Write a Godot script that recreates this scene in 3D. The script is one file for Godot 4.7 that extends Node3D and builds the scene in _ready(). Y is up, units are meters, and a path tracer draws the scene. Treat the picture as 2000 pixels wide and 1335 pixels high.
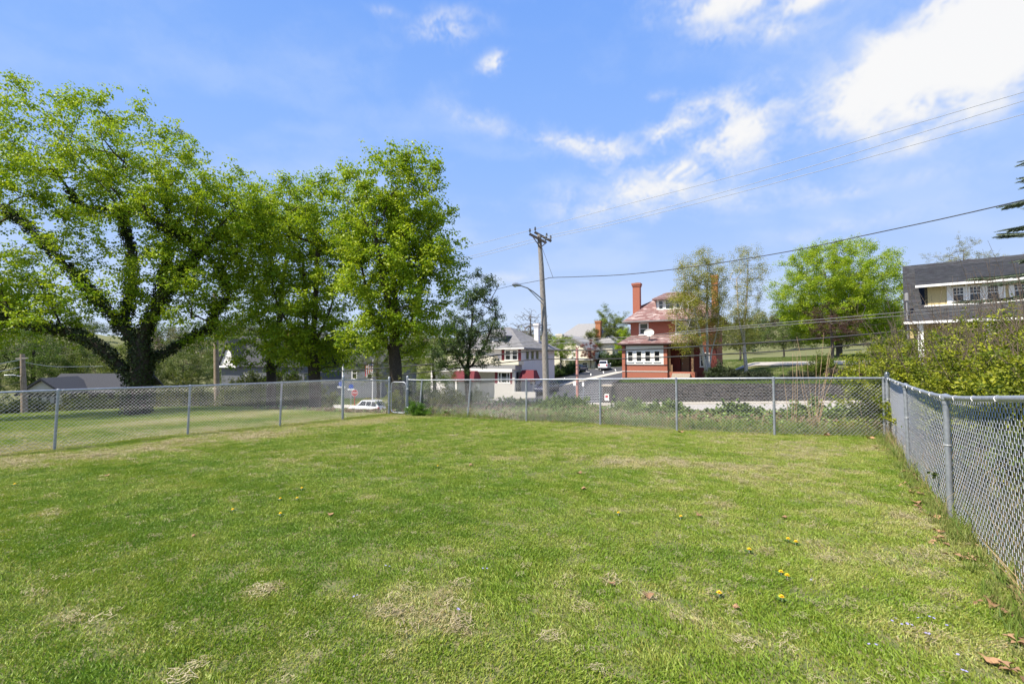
extends Node3D
# A fenced back yard on a hill crest, looking over a street to houses on the far side.
# x right, y up, -z ahead of the camera. "d" below is depth ahead (d = -z).
# s / n: metres along / across the street grid, which the fences and houses follow too.

const EYE := 1.54
const EXPOSURE := 1.72
const FOCAL := 912.0
const EX := 0.88
const EZ := 0.475
const GRID_TURN := -0.4952      # turn about y that lays local x along the street

var M := {}
var rng := RandomNumberGenerator.new()
var taken := {}
var fnoise := FastNoiseLite.new()
var pnoise := FastNoiseLite.new()

class MB:
	var v := PackedVector3Array()
	var n := PackedVector3Array()
	var c := PackedColorArray()
	var col := Color(1, 1, 1)
	func tri(a: Vector3, b: Vector3, d: Vector3) -> void:
		var nn := (b - a).cross(d - a).normalized()
		v.append(a); v.append(d); v.append(b)
		n.append(nn); n.append(nn); n.append(nn)
		c.append(col); c.append(col); c.append(col)
	func quad(a: Vector3, b: Vector3, d: Vector3, e: Vector3) -> void:
		tri(a, b, d)
		tri(a, d, e)
	func box(lo: Vector3, hi: Vector3) -> void:
		var p := [Vector3(lo.x, lo.y, hi.z), Vector3(hi.x, lo.y, hi.z), Vector3(hi.x, hi.y, hi.z), Vector3(lo.x, hi.y, hi.z), Vector3(lo.x, lo.y, lo.z), Vector3(hi.x, lo.y, lo.z), Vector3(hi.x, hi.y, lo.z), Vector3(lo.x, hi.y, lo.z)]
		quad(p[0], p[1], p[2], p[3]); quad(p[5], p[4], p[7], p[6]); quad(p[1], p[5], p[6], p[2])
		quad(p[4], p[0], p[3], p[7]); quad(p[3], p[2], p[6], p[7]); quad(p[4], p[5], p[1], p[0])
	# box with chamfered vertical and top edges
	func cbox(lo: Vector3, hi: Vector3, k: float) -> void:
		var ring := func(y: float, q: float) -> Array:
			return [Vector3(lo.x + k + q, y, hi.z - q), Vector3(hi.x - k - q, y, hi.z - q), Vector3(hi.x - q, y, hi.z - k - q), Vector3(hi.x - q, y, lo.z + k + q), Vector3(hi.x - k - q, y, lo.z + q), Vector3(lo.x + k + q, y, lo.z + q), Vector3(lo.x + q, y, lo.z + k + q), Vector3(lo.x + q, y, hi.z - k - q)]
		var r0: Array = ring.call(lo.y, 0.0)
		var r1: Array = ring.call(hi.y - k, 0.0)
		var r2: Array = ring.call(hi.y, k)
		for i in 8:
			var j := (i + 1) % 8
			quad(r0[i], r0[j], r1[j], r1[i])
			quad(r1[i], r1[j], r2[j], r2[i])
		for i in range(1, 7):
			tri(r2[0], r2[i], r2[i + 1])
			tri(r0[0], r0[i + 1], r0[i])
	func bar(a: Vector3, b: Vector3, w: float, h: float) -> void:
		var f := (b - a).normalized()
		var side := f.cross(Vector3.UP)
		if side.length() < 0.01:
			side = Vector3.RIGHT
		side = side.normalized() * w * 0.5
		var up := side.cross(f).normalized() * h * 0.5
		var q := [a - side - up, a + side - up, a + side + up, a - side + up, b - side - up, b + side - up, b + side + up, b - side + up]
		quad(q[0], q[1], q[2], q[3]); quad(q[5], q[4], q[7], q[6]); quad(q[1], q[5], q[6], q[2])
		quad(q[4], q[0], q[3], q[7]); quad(q[3], q[2], q[6], q[7]); quad(q[4], q[5], q[1], q[0])
	# swept round bar with smooth normals
	func tube(pts: PackedVector3Array, rad: PackedFloat32Array, sides := 6, cap := true) -> void:
		var m := pts.size()
		var rings := []
		var dirs := []
		var ref := Vector3.ZERO
		for i in m:
			var t := (pts[mini(i + 1, m - 1)] - pts[maxi(i - 1, 0)]).normalized()
			if ref == Vector3.ZERO:
				ref = Vector3.RIGHT if absf(t.x) < 0.8 else Vector3.FORWARD
			var u := (ref - t * ref.dot(t)).normalized()
			ref = u
			var w := t.cross(u)
			var ring := PackedVector3Array()
			var dr := PackedVector3Array()
			for k in sides:
				var a := TAU * k / sides
				var o := u * cos(a) + w * sin(a)
				dr.append(o)
				ring.append(pts[i] + o * rad[i])
			rings.append(ring)
			dirs.append(dr)
		for i in m - 1:
			var r0: PackedVector3Array = rings[i]
			var r1: PackedVector3Array = rings[i + 1]
			var d0: PackedVector3Array = dirs[i]
			var d1: PackedVector3Array = dirs[i + 1]
			for k in sides:
				var j := (k + 1) % sides
				v.append(r0[k]); v.append(r1[j]); v.append(r0[j])
				n.append(d0[k]); n.append(d1[j]); n.append(d0[j])
				v.append(r0[k]); v.append(r1[k]); v.append(r1[j])
				n.append(d0[k]); n.append(d1[k]); n.append(d1[j])
				for q in 6:
					c.append(col)
		if cap:
			for e in [0, m - 1]:
				var r: PackedVector3Array = rings[e]
				for k in range(1, sides - 1):
					if e == 0:
						tri(r[0], r[k + 1], r[k])
					else:
						tri(r[0], r[k], r[k + 1])
	func rod(a: Vector3, b: Vector3, r: float, sides := 8) -> void:
		tube(PackedVector3Array([a, b]), PackedFloat32Array([r, r]), sides)
	# profile turned about the y axis through o
	func lathe(o: Vector3, prof: Array, sides := 12) -> void:
		for i in prof.size() - 1:
			var p: Vector2 = prof[i]
			var q: Vector2 = prof[i + 1]
			for k in sides:
				var a := TAU * k / sides
				var b := TAU * (k + 1) / sides
				quad(o + Vector3(cos(b) * p.x, p.y, sin(b) * p.x), o + Vector3(cos(a) * p.x, p.y, sin(a) * p.x), o + Vector3(cos(a) * q.x, q.y, sin(a) * q.x), o + Vector3(cos(b) * q.x, q.y, sin(b) * q.x))
	# overlapping shingles on a slope: corners run eave left, eave right, ridge right, ridge left
	func shingles(el: Vector3, er: Vector3, rr: Vector3, rl: Vector3, course: float, tab: float, tones: Callable) -> void:
		var up := ((rl + rr) - (el + er)) * 0.5
		var rows := maxi(2, int(up.length() / course))
		var nn := (er - el).cross(up).normalized()
		for j in rows:
			var a0 := el.lerp(rl, float(j) / rows)
			var b0 := er.lerp(rr, float(j) / rows)
			var a1 := el.lerp(rl, minf(1.0, (j + 1.12) / rows))
			var b1 := er.lerp(rr, minf(1.0, (j + 1.12) / rows))
			var cols := maxi(1, int(a0.distance_to(b0) / tab))
			var off := 0.5 if j % 2 else 0.0
			for i in cols + 1:
				var u0 := clampf((i - off) / cols, 0.0, 1.0)
				var u1 := clampf((i + 1.0 - off) / cols, 0.0, 1.0)
				if u1 - u0 < 0.001:
					continue
				col = tones.call(a0.lerp(b0, u0), j)
				quad(a0.lerp(b0, u0) + nn * 0.028, a0.lerp(b0, u1) + nn * 0.028, a1.lerp(b1, u1) + nn * 0.006, a1.lerp(b1, u0) + nn * 0.006)
		col = Color(1, 1, 1)
	# outline (x, y) pushed along z from z0 to z1
	func prism(out: PackedVector2Array, z0: float, z1: float) -> void:
		var idx := Geometry2D.triangulate_polygon(out)
		for i in range(0, idx.size(), 3):
			var a := out[idx[i]]
			var b := out[idx[i + 1]]
			var d := out[idx[i + 2]]
			if (b - a).cross(d - a) < 0.0:
				var t := b
				b = d
				d = t
			tri(Vector3(a.x, a.y, z1), Vector3(b.x, b.y, z1), Vector3(d.x, d.y, z1))
			tri(Vector3(a.x, a.y, z0), Vector3(d.x, d.y, z0), Vector3(b.x, b.y, z0))
		var area := 0.0
		for i in out.size():
			area += out[i].cross(out[(i + 1) % out.size()])
		for i in out.size():
			var a := out[i]
			var b := out[(i + 1) % out.size()]
			if area < 0.0:
				var t := a
				a = b
				b = t
			quad(Vector3(b.x, b.y, z1), Vector3(a.x, a.y, z1), Vector3(a.x, a.y, z0), Vector3(b.x, b.y, z0))
	# lay what was pushed along z along x instead
	func swap_xz() -> void:
		for i in v.size():
			v[i] = Vector3(v[i].z, v[i].y, v[i].x)
			n[i] = Vector3(n[i].z, n[i].y, n[i].x)
		for i in range(0, v.size(), 3):
			var t := v[i + 1]
			v[i + 1] = v[i + 2]
			v[i + 2] = t
			t = n[i + 1]
			n[i + 1] = n[i + 2]
			n[i + 2] = t
	func mesh() -> ArrayMesh:
		var a := []
		a.resize(Mesh.ARRAY_MAX)
		a[Mesh.ARRAY_VERTEX] = v
		a[Mesh.ARRAY_NORMAL] = n
		a[Mesh.ARRAY_COLOR] = c
		var m := ArrayMesh.new()
		m.add_surface_from_arrays(Mesh.PRIMITIVE_TRIANGLES, a)
		return m

# ---------------------------------------------------------------- naming and tagging
func numbered(called: String) -> String:
	var k: int = taken.get(called, 0)
	taken[called] = k + 1
	return called if k == 0 else "%s_%03d" % [called, k]

func tag(o: Node3D, label: String, category: String, group := "", kind := "") -> Node3D:
	if label: o.set_meta("label", label)
	if category: o.set_meta("category", category)
	if group: o.set_meta("group", group)
	if kind: o.set_meta("kind", kind)
	return o

func thing(called: String, label: String, category: String, at := Vector3.ZERO, turn := 0.0, group := "") -> Node3D:
	var o := Node3D.new()
	o.name = numbered(called)
	add_child(o)
	o.position = at
	o.rotation.y = turn
	return tag(o, label, category, group)

func part(called: String, mb: MB, m: Material, parent: Node3D) -> MeshInstance3D:
	var o := MeshInstance3D.new()
	o.name = called
	o.mesh = mb.mesh()
	o.material_override = m
	parent.add_child(o, true)
	return o

func piece(called: String, mesh: Mesh, m: Material, parent: Node3D) -> MeshInstance3D:
	var o := MeshInstance3D.new()
	o.name = called
	o.mesh = mesh
	o.material_override = m
	parent.add_child(o, true)
	return o

func single(called: String, mb: MB, m: Material, label: String, category: String, group := "") -> MeshInstance3D:
	var o := MeshInstance3D.new()
	o.name = numbered(called)
	o.mesh = mb.mesh()
	o.material_override = m
	add_child(o)
	tag(o, label, category, group)
	return o

func setting(called: String, mb: MB, m: Material) -> MeshInstance3D:
	var o := MeshInstance3D.new()
	o.name = numbered(called)
	o.mesh = mb.mesh()
	o.material_override = m
	o.set_meta("kind", "structure")
	add_child(o)
	return o

func scatter(called: String, mesh: Mesh, m: Material, xf: Array, cols: PackedColorArray, parent: Node3D) -> MultiMeshInstance3D:
	var mm := MultiMesh.new()
	mm.transform_format = MultiMesh.TRANSFORM_3D
	mm.use_colors = true
	mm.mesh = mesh
	mm.instance_count = xf.size()
	for i in xf.size():
		mm.set_instance_transform(i, xf[i])
		mm.set_instance_color(i, cols[i])
	var o := MultiMeshInstance3D.new()
	o.multimesh = mm
	o.material_override = m
	if parent == self:
		o.name = numbered(called)
		add_child(o)
	else:
		o.name = called
		parent.add_child(o, true)
	return o

# ---------------------------------------------------------------- materials
func srgb(r: float, g: float, b: float) -> Color:
	return Color(r, g, b).linear_to_srgb()

# plain paint or metal; colours are linear base colours
func mat(called: String, c: Color, rough := 0.8, metal := 0.0, spec := 0.5) -> StandardMaterial3D:
	var m := StandardMaterial3D.new()
	m.resource_name = called
	m.albedo_color = c.linear_to_srgb()
	m.roughness = rough
	m.metallic = metal
	m.metallic_specular = spec
	M[called] = m
	return m

# two-tone grain laid on by position; scale = repeats per metre on each axis
func grain(called: String, a: Color, b: Color, scale: Vector3, rough := 0.9, relief := 0.0, freq := 0.02, size := 256, world := false, octaves := 4, mid := 0.5) -> StandardMaterial3D:
	var m := mat(called, Color(1, 1, 1), rough)
	var f := FastNoiseLite.new()
	f.seed = hash(called) % 10000
	f.noise_type = FastNoiseLite.TYPE_SIMPLEX_SMOOTH
	f.frequency = freq
	f.fractal_octaves = octaves
	var t := NoiseTexture2D.new()
	t.width = size
	t.height = size
	t.seamless = true
	t.noise = f
	var g := Gradient.new()
	g.offsets = PackedFloat32Array([maxf(0.02, mid - 0.3), minf(0.98, mid + 0.3)])
	g.colors = PackedColorArray([a.linear_to_srgb(), b.linear_to_srgb()])
	t.color_ramp = g
	m.albedo_texture = t
	m.uv1_triplanar = true
	m.uv1_world_triplanar = world
	m.uv1_scale = scale
	m.uv1_triplanar_sharpness = 4.0
	if relief > 0.0:
		m.heightmap_enabled = true
		var h := NoiseTexture2D.new()
		h.width = size
		h.height = size
		h.seamless = true
		h.noise = f
		m.heightmap_texture = h
		m.heightmap_scale = relief
	return m

# leaves, blades: colour from vertices and copies, light passes through
func leafy(called: String, through := 0.5, rough := 0.55) -> StandardMaterial3D:
	var m := mat(called, Color(1, 1, 1), rough, 0.0, 0.4)
	m.vertex_color_use_as_albedo = true
	m.cull_mode = BaseMaterial3D.CULL_DISABLED
	m.backlight_enabled = true
	m.backlight = Color(through, through, through * 0.6).linear_to_srgb()
	return m

# ---------------------------------------------------------------- places
func ray_of(px: float, py: float) -> Vector3:
	var p := atan(37.5 / FOCAL)
	var vy := -(py - 667.5) / FOCAL
	return Vector3((px - 1000.0) / FOCAL, vy * cos(p) + sin(p), vy * sin(p) - cos(p))

# the point a direction of view meets at depth d
func P(px: float, py: float, d: float) -> Vector3:
	var r := ray_of(px, py)
	return Vector3(0, EYE, 0) + r * (d / -r.z)

# where that direction of view meets the ground
func G(px: float, py: float) -> Vector3:
	var r := ray_of(px, py)
	r /= -r.z
	var d := 1.0
	while d < 200.0:
		var q := Vector3(0, EYE, 0) + r * d
		if q.y < H(q.x, d):
			var lo := d - d * 0.02
			for i in 12:
				var mid := (lo + d) * 0.5
				q = Vector3(0, EYE, 0) + r * mid
				if q.y < H(q.x, mid):
					d = mid
				else:
					lo = mid
			return Vector3(q.x, H(q.x, d), -d)
		d *= 1.02
	return Vector3(0, 0, -d)

func SN(s: float, n: float) -> Vector2:
	return Vector2(11.0 + EX * s + EZ * n, 50.0 - EZ * s + EX * n)

func sn_of(x: float, d: float) -> Vector2:
	return Vector2(EX * (x - 11.0) - EZ * (d - 50.0), EZ * (x - 11.0) + EX * (d - 50.0))

func on(s: float, n: float) -> Vector3:
	var q := SN(s, n)
	return Vector3(q.x, H(q.x, q.y), -q.y)

func street_y(s: float) -> float:
	return -3.0 + 0.05 * clampf(s, -70.0, 60.0)

func yard_y(x: float, d: float) -> float:
	var y := 0.085 + 0.016 * clampf(x, -40.0, 25.0) - 0.0219 * clampf(d, -10.0, 40.0)
	y -= 0.03 * clampf(-12.0 - x, 0.0, 25.0)
	return y + 0.025 * pnoise.get_noise_2d(x * 14.0, d * 14.0)

# left edge of the terrace that carries the brick house
func terrace_edge(n: float) -> float:
	return 0.35 - 0.2 * clampf(n, 0.0, 16.0)

# height of the ground
func H(x: float, d: float) -> float:
	var q := sn_of(x, d)
	var s := q.x
	var n := q.y
	if n < -9.4:
		var y0 := yard_y(x, d)
		var nc := lerpf(-46.0, -36.5, smoothstep(-34.0, -14.0, s))
		var ne := -19.0
		if s > -12.0:
			nc = lerpf(nc, -37.6, smoothstep(-12.0, -5.0, s))
			nc = lerpf(nc, -33.0, smoothstep(0.2, 2.6, s))
			nc = lerpf(nc, -35.5, smoothstep(6.0, 9.0, s))
			ne = lerpf(ne, -10.5, smoothstep(0.2, 4.0, s))
		var t := smoothstep(nc, ne, n)
		var y := lerpf(y0, street_y(s) + 0.1, t)
		# the strip behind the back fence is bumpy
		var u := clampf((n + 36.6) / 8.0, 0.0, 1.0) * (1.0 - smoothstep(-16.0, -10.5, n))
		if s > 1.0:
			y += u * 0.12 * fnoise.get_noise_2d(x * 9.0, d * 9.0)
		return y
	if n < 0.45:
		return street_y(s)
	var lot := street_y(s) + 0.1 * minf(n, 40.0) + 0.02 * maxf(0.0, n - 40.0)
	var low := street_y(s) + 0.12 + 0.035 * minf(n, 70.0) + 0.06 * clampf(n - 20.0, 0.0, 25.0)
	var edge := -13.6 - 0.85 * clampf(n - 16.5, 0.0, 16.0)
	var y := lerpf(low, lot, smoothstep(edge - 1.6, edge + 0.9, s))
	if s > terrace_edge(n):
		var ter := -0.85 + 0.02 * maxf(s - 6.0, 0.0) + 0.012 * n
		ter += 0.085 * clampf(n - 9.0, 0.0, 26.0) * smoothstep(8.0, 13.0, s)
		y = lerpf(ter, maxf(lot, ter), smoothstep(26.0, 44.0, n))
	var far := Vector2(x, d).length()
	y += 26.0 * smoothstep(110.0, 420.0, far) * (0.7 + 0.5 * fnoise.get_noise_2d(x * 0.25, d * 0.25))
	return y
# ---------------------------------------------------------------- plants
# a leaf folded along its midrib
func add_leaf(mb: MB, at: Vector3, along: Vector3, face: Vector3, size: float, wide: float, fold: float) -> void:
	var side := along.cross(face).normalized() * size * wide
	var tip := at + along * size
	var mid := at + along * size * 0.42
	var lift := face * size * fold
	mb.tri(at, mid + side + lift, tip)
	mb.tri(at, tip, mid - side + lift)

func rand_dir(r: RandomNumberGenerator) -> Vector3:
	while true:
		var q := Vector3(r.randf_range(-1, 1), r.randf_range(-1, 1), r.randf_range(-1, 1))
		if q.length_squared() < 1.0 and q.length_squared() > 0.01:
			return q.normalized()
	return Vector3.UP

# a handful of leaves round a twig end
func sprig(sd: int, count: int, reach: float, size: float, wide: float, droop: float) -> ArrayMesh:
	var r := RandomNumberGenerator.new()
	r.seed = sd
	var mb := MB.new()
	for i in count:
		var o := rand_dir(r)
		var at := o * reach * pow(r.randf(), 0.5) * Vector3(1, 0.7, 1)
		var along := (Vector3(o.x, o.y * 0.4 - droop, o.z) + rand_dir(r) * 0.5).normalized()
		var face := (Vector3(0, 1, 0) + rand_dir(r) * 0.75).normalized()
		face = (face - along * face.dot(along)).normalized()
		var k := r.randf_range(0.78, 1.2)
		mb.col = Color(k * r.randf_range(0.9, 1.12), k, k * r.randf_range(0.8, 1.1))
		add_leaf(mb, at, along, face, size * r.randf_range(0.7, 1.25), wide, 0.16)
	return mb.mesh()

# Branches: every tip joins the nearest branch that is already there, the way twigs share limbs.
func grow(sd: int, limbs: Array, tips: PackedVector3Array, step: float, trunk_r: float, tip_r: float, arch := 0.12, wobble := 0.05) -> Dictionary:
	var r := RandomNumberGenerator.new()
	r.seed = sd
	var pos := PackedVector3Array()
	var par := PackedInt32Array()
	for l in limbs:
		var pts: PackedVector3Array = l
		var last := -1
		if pos.size():
			var best := 1e9
			for j in pos.size():
				var dd := pos[j].distance_squared_to(pts[0])
				if dd < best:
					best = dd
					last = j
		else:
			pos.append(pts[0])
			par.append(-1)
			last = 0
		var curve := Curve3D.new()
		for i in pts.size():
			var tan := (pts[mini(i + 1, pts.size() - 1)] - pts[maxi(i - 1, 0)]) * 0.17
			curve.add_point(pts[i], -tan, tan)
		var total := curve.get_baked_length()
		var k := maxi(2, int(total / (step * 0.8)))
		for i in range(1, k + 1):
			pos.append(curve.sample_baked(total * i / k) + rand_dir(r) * wobble * 0.4 * step)
			par.append(last)
			last = pos.size() - 1
	var fixed := pos.size()
	var order := []
	for i in tips.size():
		order.append([tips[i].distance_squared_to(pos[fixed - 1]) * r.randf_range(0.6, 1.4), i])
	order.sort_custom(func(a, b): return a[0] < b[0])
	var start: int = maxi(1, int(fixed * 0.25)) if limbs.size() == 1 else 2
	for o in order:
		var tip: Vector3 = tips[o[1]]
		var best := 1e9
		var at := start
		for j in range(start, pos.size()):
			var dd := pos[j].distance_squared_to(tip)
			if dd < best:
				var low := maxf(0.0, pos[j].y - tip.y)
				var cost := dd + low * low * 1.6 + low * 0.8
				if cost < best:
					best = cost
					at = j
		var a := pos[at]
		var line := tip - a
		var length := line.length()
		var k := maxi(1, int(length / step))
		var before := (a - pos[par[at]]).normalized() if par[at] >= 0 else Vector3.UP
		var bend := (before * length * 0.25 + Vector3.UP * length * arch)
		var last := at
		for i in range(1, k + 1):
			var t := float(i) / k
			var q := a + line * t + bend * (4.0 * t * (1.0 - t)) * 0.5
			if i < k:
				q += rand_dir(r) * wobble * length / k
			pos.append(q)
			par.append(last)
			last = pos.size() - 1
	var held := PackedFloat32Array()
	held.resize(pos.size())
	var main := PackedInt32Array()
	main.resize(pos.size())
	main.fill(-1)
	for i in range(pos.size() - 1, -1, -1):
		if held[i] == 0.0:
			held[i] = 1.0
		if par[i] >= 0:
			held[par[i]] += held[i]
			if main[par[i]] < 0 or held[main[par[i]]] < held[i]:
				main[par[i]] = i
	var e := log(trunk_r / tip_r) / log(maxf(held[0], 2.0))
	var rad := PackedFloat32Array()
	for i in pos.size():
		rad.append(tip_r * pow(held[i], e))
	return {"pos": pos, "par": par, "rad": rad, "held": held, "main": main}

func limbs_mesh(w: Dictionary, flare := 1.35) -> MB:
	var pos: PackedVector3Array = w.pos
	var par: PackedInt32Array = w.par
	var rad: PackedFloat32Array = w.rad
	var main: PackedInt32Array = w.main
	var mb := MB.new()
	for i in pos.size():
		if par[i] >= 0 and main[par[i]] == i:
			continue
		var pts := PackedVector3Array()
		var rr := PackedFloat32Array()
		if par[i] >= 0:
			pts.append(pos[par[i]])
			rr.append(minf(rad[i] * 1.15, rad[par[i]]))
		else:
			pts.append(pos[0] + Vector3(0, -0.45, 0))
			rr.append(rad[0] * flare)
		var j := i
		while j >= 0:
			pts.append(pos[j])
			rr.append(rad[j])
			j = main[j]
		if pts.size() < 2:
			continue
		var thick := rr[1] if rr.size() > 1 else rr[0]
		mb.tube(pts, rr, 9 if thick > 0.12 else (6 if thick > 0.035 else (4 if thick > 0.012 else 3)), false)
	return mb

# points spread in the volume of some rounded masses: [centre, radii, count]
func crown_points(sd: int, masses: Array, shell := 0.5) -> PackedVector3Array:
	var r := RandomNumberGenerator.new()
	r.seed = sd
	var out := PackedVector3Array()
	for m in masses:
		for i in m[2]:
			var o := rand_dir(r)
			out.append(m[0] + o * m[1] * pow(r.randf(), shell) * r.randf_range(0.9, 1.06))
	return out

# Leaves: sprigs set along the thin twigs
func foliage(called: String, sd: int, w: Dictionary, parent: Node3D, mesh: Mesh, m: Material, per_tip: int, spread: float, light_c: Color, dark_c: Color, most_load := 3.0, size := 1.0) -> void:
	var r := RandomNumberGenerator.new()
	r.seed = sd
	var pos: PackedVector3Array = w.pos
	var par: PackedInt32Array = w.par
	var held: PackedFloat32Array = w.held
	var xf := []
	var cols := PackedColorArray()
	for i in pos.size():
		if held[i] > most_load or par[i] < 0:
			continue
		for k in (per_tip if held[i] <= 1.5 else maxi(1, per_tip / 2)):
			var q := pos[i].lerp(pos[par[i]], r.randf()) + rand_dir(r) * spread * r.randf()
			var b := Basis.from_euler(Vector3(r.randf_range(-0.5, 0.5), r.randf() * TAU, r.randf_range(-0.5, 0.5))).scaled(Vector3.ONE * size * r.randf_range(0.75, 1.3))
			xf.append(Transform3D(b, q))
			var c := light_c.lerp(dark_c, r.randf())
			cols.append(c * r.randf_range(0.85, 1.15))
	var o := scatter(called, mesh, m, xf, cols, parent)
	o.set_meta("kind", "stuff")

# leaves clothing the thick wood (ivy)
func ivy_on(sd: int, w: Dictionary, parent: Node3D, mesh: Mesh, m: Material, from_r: float, up_to: float, density: float, c0: Color, c1: Color) -> void:
	var r := RandomNumberGenerator.new()
	r.seed = sd
	var xf := []
	var cols := PackedColorArray()
	var pos: PackedVector3Array = w.pos
	var par: PackedInt32Array = w.par
	var rad: PackedFloat32Array = w.rad
	for i in pos.size():
		if rad[i] < from_r or par[i] < 0 or pos[i].y > up_to:
			continue
		var a := pos[par[i]]
		var line := pos[i] - a
		for k in int(line.length() * density * (0.4 + rad[i] * 3.0)):
			var out := rand_dir(r)
			out = (out - line.normalized() * out.dot(line.normalized())).normalized()
			var q := a + line * r.randf() + out * (rad[i] * 1.0 + 0.02 + 0.14 * r.randf())
			var y := out
			var x := line.normalized()
			var b := Basis(x, y, x.cross(y)).rotated(out, r.randf() * TAU).scaled(Vector3.ONE * r.randf_range(0.7, 1.3))
			xf.append(Transform3D(b, q))
			cols.append(c0.lerp(c1, r.randf()) * r.randf_range(0.8, 1.2))
	var o := scatter("ivy", mesh, m, xf, cols, parent)
	o.set_meta("kind", "stuff")

# A whole tree. masses are relative to the base.
func tree(called: String, label: String, category: String, at: Vector3, o: Dictionary) -> Node3D:
	var t := thing(called, label, category, at, 0.0, o.get("group", ""))
	var sd: int = o.seed
	# the trunk goes down to the ground wherever that lies
	var foot := H(at.x, -at.z) - at.y
	if foot < -0.03:
		var first: PackedVector3Array = o.limbs[0]
		first.insert(0, Vector3(first[0].x, foot, first[0].z))
		o.limbs[0] = first
	var tips := crown_points(sd, o.masses, o.get("shell", 0.45))
	var w := grow(sd, o.limbs, tips, o.get("step", 0.45), o.trunk_r, o.get("tip_r", 0.006), o.get("arch", 0.1), o.get("wobble", 0.08))
	part("trunk", limbs_mesh(w), o.bark, t)
	if o.has("sprig"):
		foliage("crown", sd + 1, w, t, o.sprig, o.leaf, o.per_tip, o.spread, o.light, o.dark, o.get("most", 3.0), o.get("size", 1.0))
	if o.has("ivy"):
		ivy_on(sd + 2, w, t, M.ivy_sprig, M.leaf_dull, o.ivy[0], o.ivy[1], o.ivy[2], Color(0.022, 0.04, 0.012), Color(0.05, 0.075, 0.02))
	return t

# A bush of many stems rising from the ground
func bush(called: String, label: String, category: String, at: Vector3, o: Dictionary) -> Node3D:
	var t := thing(called, label, category, at, 0.0, o.get("group", ""))
	var r := RandomNumberGenerator.new()
	r.seed = o.seed
	var mb := MB.new()
	var xf := []
	var cols := PackedColorArray()
	var size: Vector3 = o.size
	for i in o.stems:
		var a := r.randf() * TAU
		var k := sqrt(r.randf())
		var foot := Vector3(cos(a) * k * size.x * 0.35, -0.1, sin(a) * k * size.z * 0.35)
		var lean := Vector3(cos(a) * size.x * 0.65 * k, size.y * r.randf_range(0.55, 1.05) * (1.1 - 0.35 * k), sin(a) * size.z * 0.65 * k) + rand_dir(r) * 0.25
		var pts := PackedVector3Array()
		var rr := PackedFloat32Array()
		var wob := rand_dir(r) * 0.12 * size.y
		for j in 7:
			var u := j / 6.0
			pts.append(foot + lean * u + wob * sin(u * 5.0) * 0.35 + Vector3(0, -0.25 * size.y * u * u * k, 0) + rand_dir(r) * 0.02)
			rr.append(lerpf(o.stem_r, o.stem_r * 0.3, u))
		mb.tube(pts, rr, 3, false)
		for j in o.per_stem:
			var u := pow(r.randf(), 0.6)
			var f := u * 5.999
			var q = pts[int(f)].lerp(pts[int(f) + 1], f - int(f)) + rand_dir(r) * o.spread * r.randf()
			if q.y < 0.02:
				q.y = 0.05
			xf.append(Transform3D(Basis.from_euler(Vector3(r.randf_range(-0.8, 0.8), r.randf() * TAU, r.randf_range(-0.8, 0.8))).scaled(Vector3.ONE * r.randf_range(0.7, 1.3) * o.get("leaf_size", 1.0)), q))
			cols.append((o.light as Color).lerp(o.dark, r.randf()) * r.randf_range(0.8, 1.2))
	# leafless twigs standing out above the leaves
	for i in o.get("bare", 0):
		var a := r.randf() * TAU
		var k := sqrt(r.randf())
		var foot := Vector3(cos(a) * k * size.x * 0.5, size.y * 0.45, sin(a) * k * size.z * 0.5)
		var tip := foot + Vector3(cos(a) * r.randf_range(0.0, 0.7), size.y * r.randf_range(0.4, 0.72), sin(a) * r.randf_range(0.0, 0.7)) + rand_dir(r) * 0.35
		var pts := PackedVector3Array()
		var rr := PackedFloat32Array()
		for j in 5:
			var u := j / 4.0
			pts.append(foot.lerp(tip, u) + rand_dir(r) * 0.05)
			rr.append(lerpf(0.008, 0.003, u))
		mb.tube(pts, rr, 3, false)
		for j in 3:
			var q := pts[1 + j]
			mb.tube(PackedVector3Array([q, q + (rand_dir(r) + Vector3(0, 0.5, 0)) * 0.28]), PackedFloat32Array([0.004, 0.002]), 3, false)
	part("stems", mb, o.bark, t)
	if xf.size():
		scatter("foliage", o.sprig, o.leaf, xf, cols, t).set_meta("kind", "stuff")
	return t
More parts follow.
